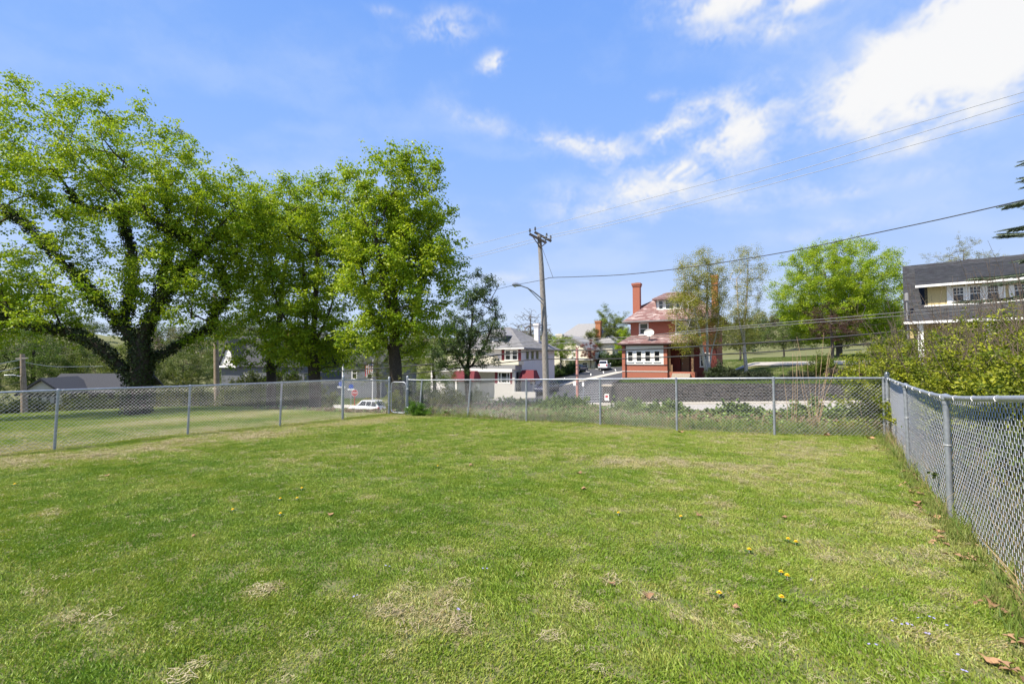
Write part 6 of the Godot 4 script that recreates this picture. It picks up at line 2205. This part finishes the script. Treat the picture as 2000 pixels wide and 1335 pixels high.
	# rounded shrubs on the terrace to the right
	var te := [[1610, 52, 2.2, 2.8, Color(0.14, 0.2, 0.02), "rounded green shrub on the terrace below the purple tree"], [1655, 49, 2.0, 1.5, Color(0.16, 0.13, 0.1), "grey-brown twiggy shrub on the terrace wall"], [1560, 50, 1.8, 1.1, Color(0.06, 0.07, 0.03), "low dark shrub on the terrace wall"], [1480, 52, 2.0, 1.2, Color(0.05, 0.07, 0.03), "low dark shrub below the airy birch"], [1430, 53, 1.8, 1.4, Color(0.05, 0.065, 0.025), "low dark shrub right of the white birch trunks"], [1405, 54, 1.6, 2.2, Color(0.06, 0.09, 0.03), "dark green shrub at the foot of the birch trunks"], [1695, 47, 2.4, 2.2, Color(0.12, 0.09, 0.06), "brown twiggy thicket left of the fence corner"], [1745, 45, 2.4, 3.0, Color(0.10, 0.14, 0.03), "green thicket in front of the grey-roofed house porch"]]
	for k in te.size():
		var c: Array = te[k]
		bush("terrace_shrub", c[5], "shrub", based(c[0], 740, c[1]), {"seed": 480 + k, "size": V(c[2], c[3], 1.6), "stems": 70, "per_stem": 14, "stem_r": 0.014, "spread": 0.25, "bark": M.twig, "sprig": M.small_sprig, "leaf": M.leaf_dull, "light": c[4], "dark": (c[4] as Color) * 0.5, "leaf_size": 1.8})
	# ivy humps on the bank behind the back fence
	for c in [[1110, 22, 1.0, 0.5, "left of the pink pole"], [1085, 19, 0.9, 0.35, "beside the utility pole"], [1240, 18, 0.9, 0.55, "right of the pink pole"], [1300, 16, 0.9, 0.5, "behind the middle fence post"], [1440, 15, 1.0, 0.4, "behind the fourth fence panel"], [1590, 14, 0.9, 0.45, "at the foot of the canes"], [1000, 21, 0.9, 0.3, "left of the utility pole"], [1650, 13, 0.9, 0.4, "near the fence corner"]]:
		bush("ivy_hump", "low tangled hump of ivy on the bank " + c[4], "ivy", based(c[0], 800, c[1]), {"seed": int(c[0]), "size": V(c[2], c[3], 0.9), "stems": 60, "per_stem": 14, "stem_r": 0.004, "spread": 0.14, "bark": M.twig, "sprig": M.ground_sprig, "leaf": M.leaf_dull, "light": Color(0.24, 0.32, 0.08), "dark": Color(0.06, 0.1, 0.03), "leaf_size": 1.0, "group": "ivy humps behind the back fence"})
	# ivy, weeds and dead leaves over the strip behind the fence
	var r := RandomNumberGenerator.new()
	r.seed = 500
	var xf := []
	var cols := PackedColorArray()
	for k in 15000:
		var s := r.randf_range(-6.0, 30.0)
		var n := -36.3 + 27.0 * pow(r.randf(), 1.6)
		var q := SN(s, n)
		if absf(q.x) > 1.3 * q.y + 3.0:
			continue
		var patch := fnoise.get_noise_2d(q.x * 16.0, q.y * 16.0) + r.randf_range(-0.35, 0.35)
		xf.append(Transform3D(Basis.from_euler(Vector3(r.randf_range(-0.3, 0.3), r.randf() * TAU, r.randf_range(-0.3, 0.3))).scaled(V(1, 0.8, 1) * r.randf_range(0.7, 1.3) * (1.0 + maxf(0.0, q.y - 20.0) * 0.04)), Vector3(q.x, H(q.x, q.y) + r.randf_range(0.0, 0.08), -q.y)))
		var c := Color(0.22, 0.33, 0.08).lerp(Color(0.09, 0.15, 0.035), r.randf())
		if s < 5.5:
			patch += 0.3
		if patch > 0.12:
			c = Color(0.34, 0.25, 0.16).lerp(Color(0.17, 0.12, 0.07), r.randf())
		elif patch > -0.1:
			c = Color(0.34, 0.42, 0.14).lerp(Color(0.17, 0.24, 0.07), r.randf())
		cols.append(c)
	tag(scatter("ivy_cover", M.ground_sprig, M.leaf_dull, xf, cols, self), "ivy, weeds and dead leaves covering the bank behind the back fence", "ground cover", "", "stuff")

# ---------------------------------------------------------------- grass
func tuft(sd: int, blades: int, radius: float, h0: float, h1: float, w: float, lean: float) -> ArrayMesh:
	var r := RandomNumberGenerator.new()
	r.seed = sd
	var mb := MB.new()
	for i in blades:
		var a := r.randf() * TAU
		var k := sqrt(r.randf()) * radius
		var foot := V(cos(a) * k, -0.008, sin(a) * k)
		var hh := r.randf_range(h0, h1)
		var dir := (V(0, 1) + rand_dir(r) * 0.55 + V(lean, 0, 0)).normalized()
		var bend := (rand_dir(r) + V(lean, 0, 0)) * hh * 0.3
		bend.y = -absf(bend.y) * 0.6
		var side := dir.cross(rand_dir(r)).normalized() * w * r.randf_range(0.7, 1.25)
		var mid := foot + dir * hh * 0.55
		var tip := foot + dir * hh + bend
		var t := r.randf_range(0.65, 1.4)
		mb.col = Color(t * r.randf_range(0.85, 1.25), t, t * r.randf_range(0.8, 1.2))
		if r.randf() < 0.07:
			mb.col = Color(3.0, 1.7, 3.2) * r.randf_range(0.6, 1.0)
		mb.quad(foot - side * 0.5, foot + side * 0.5, mid + side * 0.5, mid - side * 0.5)
		mb.tri(mid - side * 0.5, mid + side * 0.5, tip)
	return mb.mesh()

# distance outside / inside the left fence line, and the back fence
func left_of(x: float, d: float) -> float:
	return -0.826 * (x + 3.9) + 0.563 * (d - 16.85)

# how dry the turf is at a place, 0 green to 1 straw: thatch lines left by the mower, bare spots, the worn strip by the fence
var bare := []
func dryness(x: float, d: float) -> float:
	var q := sn_of(x, d)
	var v := 0.30 + 0.42 * fnoise.get_noise_2d(x * 7.0 + 31.0, d * 7.0) + 0.5 * pnoise.get_noise_2d(x * 110.0, d * 110.0)
	v += 0.24 * smoothstep(-2.0, 4.0, x) + 0.16 * smoothstep(5.0, 11.0, d)
	# thatch dropped in lines along the mowing direction
	var ph := fposmod(q.y + 0.12 * sin(q.x * 0.7), 0.92) / 0.92
	v += 0.5 * smoothstep(0.10, 0.0, minf(ph, 1.0 - ph)) * smoothstep(-0.15, 0.35, fnoise.get_noise_2d(q.x * 12.0, q.y * 25.0))
	var l := left_of(x, d)
	v += 0.95 * exp(-pow((l + 1.0) / 0.9, 2.0)) * smoothstep(-0.6, 0.3, fnoise.get_noise_2d(x * 10.0, d * 10.0) + 0.2)
	if l > 0.0:
		v += 0.6 * exp(-pow((l - 5.5) / 1.6, 2.0)) + 0.6 * exp(-pow((l - 1.3) / 0.8, 2.0))
	for b in bare:
		var g: Vector3 = b[0]
		v += b[2] * exp(-(pow((x - g.x) / b[1], 2.0) + pow((d + g.z) / (b[1] * 0.8), 2.0)))
	return v

func grass() -> void:
	for b in [[1215, 903, 0.5, 1.1], [1330, 905, 0.5, 0.5], [1450, 915, 0.35, 0.7], [1690, 985, 0.2, 0.6], [800, 1165, 0.22, 0.7], [860, 1200, 0.2, 0.6], [1400, 985, 0.2, 0.5], [1480, 1060, 0.18, 0.5], [1570, 890, 0.35, 0.6], [95, 1005, 0.2, 0.7], [520, 1160, 0.14, 0.8], [950, 985, 0.2, 0.5], [1270, 1168, 0.1, 0.8], [1355, 1215, 0.1, 0.7], [1495, 1255, 0.1, 0.8], [1780, 1010, 0.25, 0.6], [1620, 1090, 0.3, 0.4], [1900, 1270, 0.3, 0.4]]:
		bare.append([G(b[0], b[1]), b[2], b[3]])
	var r := RandomNumberGenerator.new()
	r.seed = 600
	var kinds := [tuft(1, 44, 0.085, 0.018, 0.042, 0.0055, 0.14), tuft(2, 40, 0.085, 0.016, 0.038, 0.0065, 0.12), tuft(3, 42, 0.09, 0.022, 0.052, 0.005, 0.18), clover(4)]
	var xfs := [[], [], [], []]
	var cls := [[], [], [], []]
	var straw_x := []
	var straw_c := PackedColorArray()
	var green := Color(0.26, 0.365, 0.045)
	var lush := Color(0.165, 0.285, 0.03)
	var pale := Color(0.42, 0.45, 0.14)
	var straw := Color(0.50, 0.44, 0.25)
	# bands of depth: [from, to, tufts per square metre, size]
	for band in [[0.6, 3.5, 450.0, 0.95], [3.5, 6.5, 370.0, 0.95], [6.5, 11.0, 230.0, 1.05], [11.0, 19.0, 115.0, 1.3], [19.0, 30.0, 32.0, 2.1]]:
		var d0: float = band[0]
		var d1: float = band[1]
		var half := 1.28 * d1 + 1.5
		var count := int(band[2] * (d1 - d0) * half * 2.0)
		for i in count:
			var d := r.randf_range(d0, d1)
			var x := r.randf_range(-half, half)
			if absf(x) > 1.28 * d + 1.5:
				continue
			var q := sn_of(x, d)
			# stop at the right and back fences
			if x > 4.1 + 0.674 * (d - 4.43) + 0.05 or (q.y > -36.9 and left_of(x, d) < 0.0):
				continue
			if left_of(x, d) > 0.0 and q.y > -34.0 and q.x > -14.0:
				continue
			var v := dryness(x, d)
			var size: float = band[3] * r.randf_range(0.8, 1.25)
			var n0 := fnoise.get_noise_2d(x * 3.0, d * 3.0)
			var c := lush.lerp(green, clampf(v * 2.2 + r.randf_range(-0.2, 0.2), 0.0, 1.0))
			c = c.lerp(pale, clampf((v - 0.42) * 2.0 + r.randf_range(-0.25, 0.25), 0.0, 1.0))
			var dry := v > 1.0 + r.randf_range(-0.4, 0.25)
			if dry:
				c = pale.lerp(straw, r.randf_range(0.4, 1.0))
			# the mower laid the blades one way and then the other
			var way := 0.0 if fposmod(q.y, 1.84) < 0.92 else PI
			var turn := GRID_TURN + way + r.randf_range(-0.9, 0.9)
			var b := Basis.from_euler(Vector3(0, turn, 0)).scaled(V(size, size * r.randf_range(0.75, 1.2) * (0.55 if dry else 1.0), size))
			var t := Transform3D(b, Vector3(x, H(x, d), -d))
			var pick := r.randi() % 3
			if not dry and d < 5.0 and n0 > 0.0 and r.randf() < 0.35 * smoothstep(0.0, 0.4, n0) * (1.0 - smoothstep(3.0, 5.0, d)):
				pick = 3
			xfs[pick].append(t)
			cls[pick].append(c)
			if d < 13.0 and r.randf() < maxf((v - 0.56) * 0.3, 0.02 + 0.05 * smoothstep(-1.0, 3.0, x)):
				var ss := size * (r.randf_range(0.35, 0.7) if v < 0.75 else 1.0)
				straw_x.append(Transform3D(Basis.from_euler(Vector3(0, r.randf() * TAU, 0)).scaled(V(ss, ss, ss)), Vector3(x, H(x, d) + 0.022, -d)))
				straw_c.append(Color(0.50, 0.44, 0.28).lerp(Color(0.30, 0.24, 0.14), r.randf()))
	var names := ["lawn_grass", "lawn_grass", "lawn_grass", "clover"]
	var labels := ["short mown grass of the lawn, fine blades", "short mown grass of the lawn, broad blades", "short mown grass of the lawn, longer blades", "clover and small weeds growing through the near lawn"]
	for k in 4:
		tag(scatter(names[k], kinds[k], M.blade, xfs[k], PackedColorArray(cls[k]), self), labels[k], "grass" if k < 3 else "clover", "", "stuff")
	# loose dry clippings
	var sm := MB.new()
	r.seed = 610
	for i in 22:
		var a := rand_dir(r) * 0.06
		a.y = r.randf_range(0.0, 0.025)
		var dir := rand_dir(r)
		dir.y *= 0.25
		var side := dir.cross(Vector3.UP).normalized() * 0.0017
		var l := dir.normalized() * r.randf_range(0.02, 0.05)
		sm.col = Color(1, 1, 1) * r.randf_range(0.7, 1.25)
		sm.quad(a - side, a + side, a + l + side, a + l - side)
	tag(scatter("dry_clippings", sm.mesh(), M.dry, straw_x, straw_c, self), "dry straw-coloured clippings and thatch lying on the lawn", "clippings", "", "stuff")
	# long grass, weeds and dead stalks along the right and back fences
	var wild := tuft(11, 30, 0.07, 0.08, 0.28, 0.007, 0.0)
	var stalk := tuft(12, 9, 0.06, 0.25, 0.75, 0.004, 0.0)
	var wx := []
	var wc := PackedColorArray()
	var sx := []
	var sc := PackedColorArray()
	r.seed = 620
	for i in 1500:
		var u := r.randf_range(-0.6, 9.3)
		var x := 4.1 + 0.674 * (u - 4.43)
		var off := r.randf_range(-0.16, 0.75)
		var p := Vector2(x + off * 0.83, u - off * 0.56)
		var t := Transform3D(Basis.from_euler(Vector3(0, r.randf() * TAU, 0)).scaled(Vector3.ONE * r.randf_range(0.6, 1.2) * (0.6 if off < 0.0 else 1.0)), Vector3(p.x, H(p.x, p.y), -p.y))
		if r.randf() < 0.32 and off > -0.05:
			sx.append(t)
			sc.append(Color(0.42, 0.34, 0.2).lerp(Color(0.26, 0.2, 0.12), r.randf()))
		else:
			wx.append(t)
			wc.append(Color(0.16, 0.25, 0.04).lerp(Color(0.32, 0.34, 0.11), r.randf()))
	for i in 1500:
		var u := r.randf_range(0.0, 13.2)
		var off := r.randf_range(-0.25, 1.4)
		var p := Vector2(7.5 - 0.84 * u + 0.54 * off, 9.35 + 0.54 * u + 0.84 * off)
		var t := Transform3D(Basis.from_euler(Vector3(0, r.randf() * TAU, 0)).scaled(Vector3.ONE * r.randf_range(0.5, 1.1) * (0.6 if off < 0.0 else 1.0)), Vector3(p.x, H(p.x, p.y), -p.y))
		if r.randf() < 0.2:
			sx.append(t)
			sc.append(Color(0.40, 0.33, 0.2).lerp(Color(0.24, 0.18, 0.11), r.randf()))
		else:
			wx.append(t)
			wc.append(Color(0.16, 0.25, 0.05).lerp(Color(0.32, 0.36, 0.12), r.randf()))
	tag(scatter("fence_weeds", wild, M.blade, wx, wc, self), "long uncut grass and weeds along the foot of the fences", "weeds", "", "stuff")
	tag(scatter("dead_stalks", stalk, M.dry, sx, sc, self), "dead tan grass stalks tangled in the chain link fences", "dry grass", "", "stuff")
	# lawns across the street and on the terrace, coarse because they are far away
	var coarse := tuft(13, 40, 0.5, 0.06, 0.16, 0.035, 0.1)
	var fx := []
	var fc := PackedColorArray()
	r.seed = 630
	for i in 26000:
		var s := r.randf_range(-70.0, 46.0)
		var n := r.randf_range(0.7, 34.0) if i < 16000 else r.randf_range(30.0, 62.0)
		if s > -30.0 and s < terrace_edge(n) + 0.2 and n > (0.0 if s > -14.0 else 16.0) and n < 40.0:
			continue
		if s > 8.0 and n > 22.0 and n < 30.0:
			continue
		if s > -40.0 and s < -27.0:
			continue
		if s > -2.0 and s < 10.5 and n > 13.0 and n < 27.0:
			continue
		var q := SN(s, n)
		fx.append(Transform3D(Basis.from_euler(Vector3(0, r.randf() * TAU, 0)), Vector3(q.x, H(q.x, q.y), -q.y)))
		fc.append(Color(0.10, 0.18, 0.03).lerp(Color(0.17, 0.22, 0.06), r.randf()))
	tag(scatter("far_lawn_grass", coarse, M.blade, fx, fc, self), "grass of the lawns across the street", "grass", "", "stuff")

func clover(sd: int) -> ArrayMesh:
	var r := RandomNumberGenerator.new()
	r.seed = sd
	var mb := MB.new()
	for i in 26:
		var a := r.randf() * TAU
		var k := sqrt(r.randf()) * 0.09
		var at := V(cos(a) * k, r.randf_range(0.018, 0.045), sin(a) * k)
		var t := r.randf_range(0.75, 1.25)
		mb.col = Color(t * 0.95, t, t * 0.9)
		var tilt := (V(0, 1) + rand_dir(r) * 0.4).normalized()
		for j in 3:
			var b := a + j * TAU / 3
			var dir := V(cos(b), 0.1, sin(b))
			dir = (dir - tilt * dir.dot(tilt)).normalized()
			add_leaf(mb, at, dir, tilt, 0.014, 0.45, 0.1)
	for i in 12:
		var a := r.randf() * TAU
		var k := sqrt(r.randf()) * 0.09
		var foot := V(cos(a) * k, 0, sin(a) * k)
		var dir := (V(0, 1) + rand_dir(r) * 0.5).normalized() * r.randf_range(0.03, 0.05)
		var side := dir.cross(rand_dir(r)).normalized() * 0.002
		mb.tri(foot - side, foot + side, foot + dir)
	return mb.mesh()

# ---------------------------------------------------------------- flowers and fallen leaves
func small_things() -> void:
	var r := RandomNumberGenerator.new()
	r.seed = 700
	# dandelions: rosette of toothed leaves, short stalk, yellow head
	var dn := [[454, 997, "alone in the mid left lawn"], [589, 954, "highest of the loose left-hand group"], [580, 974, "second in the loose left-hand group"], [547, 975, "leftmost of the loose left-hand group"], [547, 1005, "lowest of the loose left-hand group"], [28, 946, "at the far left of the lawn"], [855, 910, "in the middle of the far lawn"], [1208, 1004, "right of the lawn's centre"], [1330, 1011, "beside a fallen brown leaf"], [1540, 1056, "upper of a close pair"], [1555, 1062, "lower of a close pair"], [1464, 1077, "alone left of the close pair"], [1526, 1122, "upper of the near right cluster"], [1538, 1129, "lower of the near right cluster"], [1405, 1164, "left of the near right cluster"], [1527, 1172, "nearest on the right side"]]
	for c in dn:
		var at := G(c[0], c[1] + 4.0)
		var t := thing("dandelion", "yellow dandelion " + c[2], "flower", at, r.randf() * TAU, "dandelions in the lawn")
		var mb := MB.new()
		for k in 3:
			for j in 14:
				var a := TAU * (j + 0.5 * k) / 14
				var out := V(cos(a), 0.12 + 0.3 * k, sin(a)).normalized()
				add_leaf(mb, V(0, 0.034 + 0.003 * k), out, Vector3.UP.slide(out).normalized(), 0.019 - 0.004 * k, 0.2, 0.05)
		part("flower_head", mb, M.dandelion, t)
		mb = MB.new()
		mb.tube(pv([V(0, -0.01), V(0.003, 0.016), V(0, 0.034)]), PackedFloat32Array([0.003, 0.0025, 0.003]), 5)
		part("stalk", mb, M.blade, t)
		mb = MB.new()
		mb.col = Color(0.09, 0.17, 0.03)
		for j in 6:
			var a := TAU * (j + r.randf() * 0.5) / 7
			var out := V(cos(a), 0.25, sin(a)).normalized()
			add_leaf(mb, V(0, 0.012), out, Vector3.UP.slide(out).normalized(), r.randf_range(0.035, 0.06), 0.17, 0.15)
		part("leaves", mb, M.leaf_dull, t)
	# last year's leaves, curled and brown
	var lv := [[208, 931, 0.07, "on the upper left lawn"], [644, 1008, 0.07, "on the mid left lawn"], [378, 1051, 0.05, "pale one on the left lawn"], [1140, 958, 0.08, "on the lawn's centre"], [1131, 927, 0.08, "just above the central one"], [1196, 1146, 0.05, "small dark one near the middle"], [1266, 1170, 0.075, "folded one in the near middle lawn"], [920, 911, 0.09, "on the far lawn's middle"], [1366, 1010, 0.08, "beside a dandelion"], [1933, 1298, 0.075, "in the near right corner"], [1826, 1016, 0.1, "at the foot of the near fence post"], [1832, 1042, 0.08, "just below the near fence post"], [1439, 1193, 0.05, "small one on the near right lawn"], [1942, 1190, 0.09, "under the near fence panel"], [1531, 1015, 0.06, "on the right lawn"], [1770, 925, 0.1, "at the foot of the second fence post"], [1700, 858, 0.14, "by the fence corner"], [1330, 846, 0.12, "below the back fence's middle"], [1790, 985, 0.09, "between the two right-hand posts"], [1615, 852, 0.13, "below the back fence's last panel"]]
	for c in lv:
		var at := G(c[0], c[1])
		var mb := MB.new()
		var tone := r.randf_range(0.7, 1.2)
		mb.col = Color(0.36, 0.22, 0.12) * tone
		var k := 9
		var rim := PackedVector3Array()
		var size: float = c[2]
		for j in k:
			var a := TAU * j / k
			var rr := size * (0.62 if j % 2 else 1.0) * r.randf_range(0.8, 1.1) * 0.6
			rim.append(V(cos(a) * rr, 0.02 + size * 0.35 * pow(absf(cos(a + 0.6)), 1.6) * r.randf_range(0.6, 1.2), sin(a) * rr * 0.75))
		for j in k:
			mb.tri(V(0, 0.03), rim[(j + 1) % k], rim[j])
		for j in k:
			mb.tri(V(0, 0.026), rim[j] - V(0, 0.002), rim[(j + 1) % k] - V(0, 0.002))
		mb.tube(pv([V(0, 0.028), V(size * 0.4, 0.03, size * 0.3), V(size * 0.75, 0.05, size * 0.4)]), PackedFloat32Array([0.0018, 0.0015, 0.0012]), 4)
		var o := single("fallen_leaf", mb, M.dry, "curled brown fallen leaf " + c[3], "leaf", "fallen leaves on the lawn")
		o.position = at
		o.rotation.y = r.randf() * TAU
	# leaf litter along the fence feet
	var lm := MB.new()
	for i in 7:
		var a := rand_dir(r) * 0.09
		a.y = r.randf_range(0.0, 0.03)
		var dir := rand_dir(r)
		dir.y *= 0.4
		lm.col = Color(1, 1, 1) * r.randf_range(0.6, 1.3)
		add_leaf(lm, a, dir.normalized(), (V(0, 1) + rand_dir(r) * 0.5).normalized().slide(dir.normalized()).normalized(), r.randf_range(0.05, 0.09), 0.34, 0.25)
	var xf := []
	var cols := PackedColorArray()
	for i in 520:
		var p: Vector2
		if i < 260:
			var u := r.randf_range(0.5, 9.3)
			var off := r.randf_range(-0.22, 0.5)
			p = Vector2(4.1 + 0.674 * (u - 4.43) + off * 0.83, u - off * 0.56)
		else:
			var u := r.randf_range(0.0, 13.0)
			var off := r.randf_range(-0.35, 0.9)
			p = Vector2(7.5 - 0.84 * u + 0.54 * off, 9.35 + 0.54 * u + 0.84 * off)
		if fnoise.get_noise_2d(p.x * 20.0, p.y * 20.0) < -0.05:
			continue
		xf.append(Transform3D(Basis.from_euler(Vector3(0, r.randf() * TAU, 0)).scaled(Vector3.ONE * r.randf_range(0.35, 0.7)), Vector3(p.x, H(p.x, p.y) + 0.02, -p.y)))
		cols.append(Color(0.40, 0.26, 0.15).lerp(Color(0.22, 0.13, 0.08), r.randf()))
	tag(scatter("leaf_litter", lm.mesh(), M.dry, xf, cols, self), "drifts of dry brown leaves along the foot of the fences", "leaf litter", "", "stuff")
	# tiny pale violet flowers in the near turf
	var vm := MB.new()
	for j in 5:
		var a := TAU * j / 5
		var out := V(cos(a), 0.35, sin(a)).normalized()
		add_leaf(vm, V(0, 0.045), out, Vector3.UP.slide(out).normalized(), 0.009, 0.42, 0.1)
	xf = []
	cols = PackedColorArray()
	for c in [[1743, 1225], [1765, 1232], [1808, 1222], [1816, 1221], [1848, 1238], [1818, 1252], [1878, 1298], [1770, 1236], [895, 1203], [892, 1205], [1706, 1274], [695, 1177], [945, 1121], [1590, 1145], [1880, 1330], [757, 1118]]:
		for k in 2:
			var at := G(c[0] + r.randf_range(-6, 6), c[1] + r.randf_range(-3, 3))
			xf.append(Transform3D(Basis.from_euler(Vector3(r.randf_range(-0.4, 0.4), r.randf() * TAU, 0)), at))
			cols.append(Color(1, 1, 1))
	tag(scatter("violet_flowers", vm.mesh(), M.violet, xf, cols, self), "tiny pale violet flowers sprinkled in the near turf", "flowers", "", "stuff")
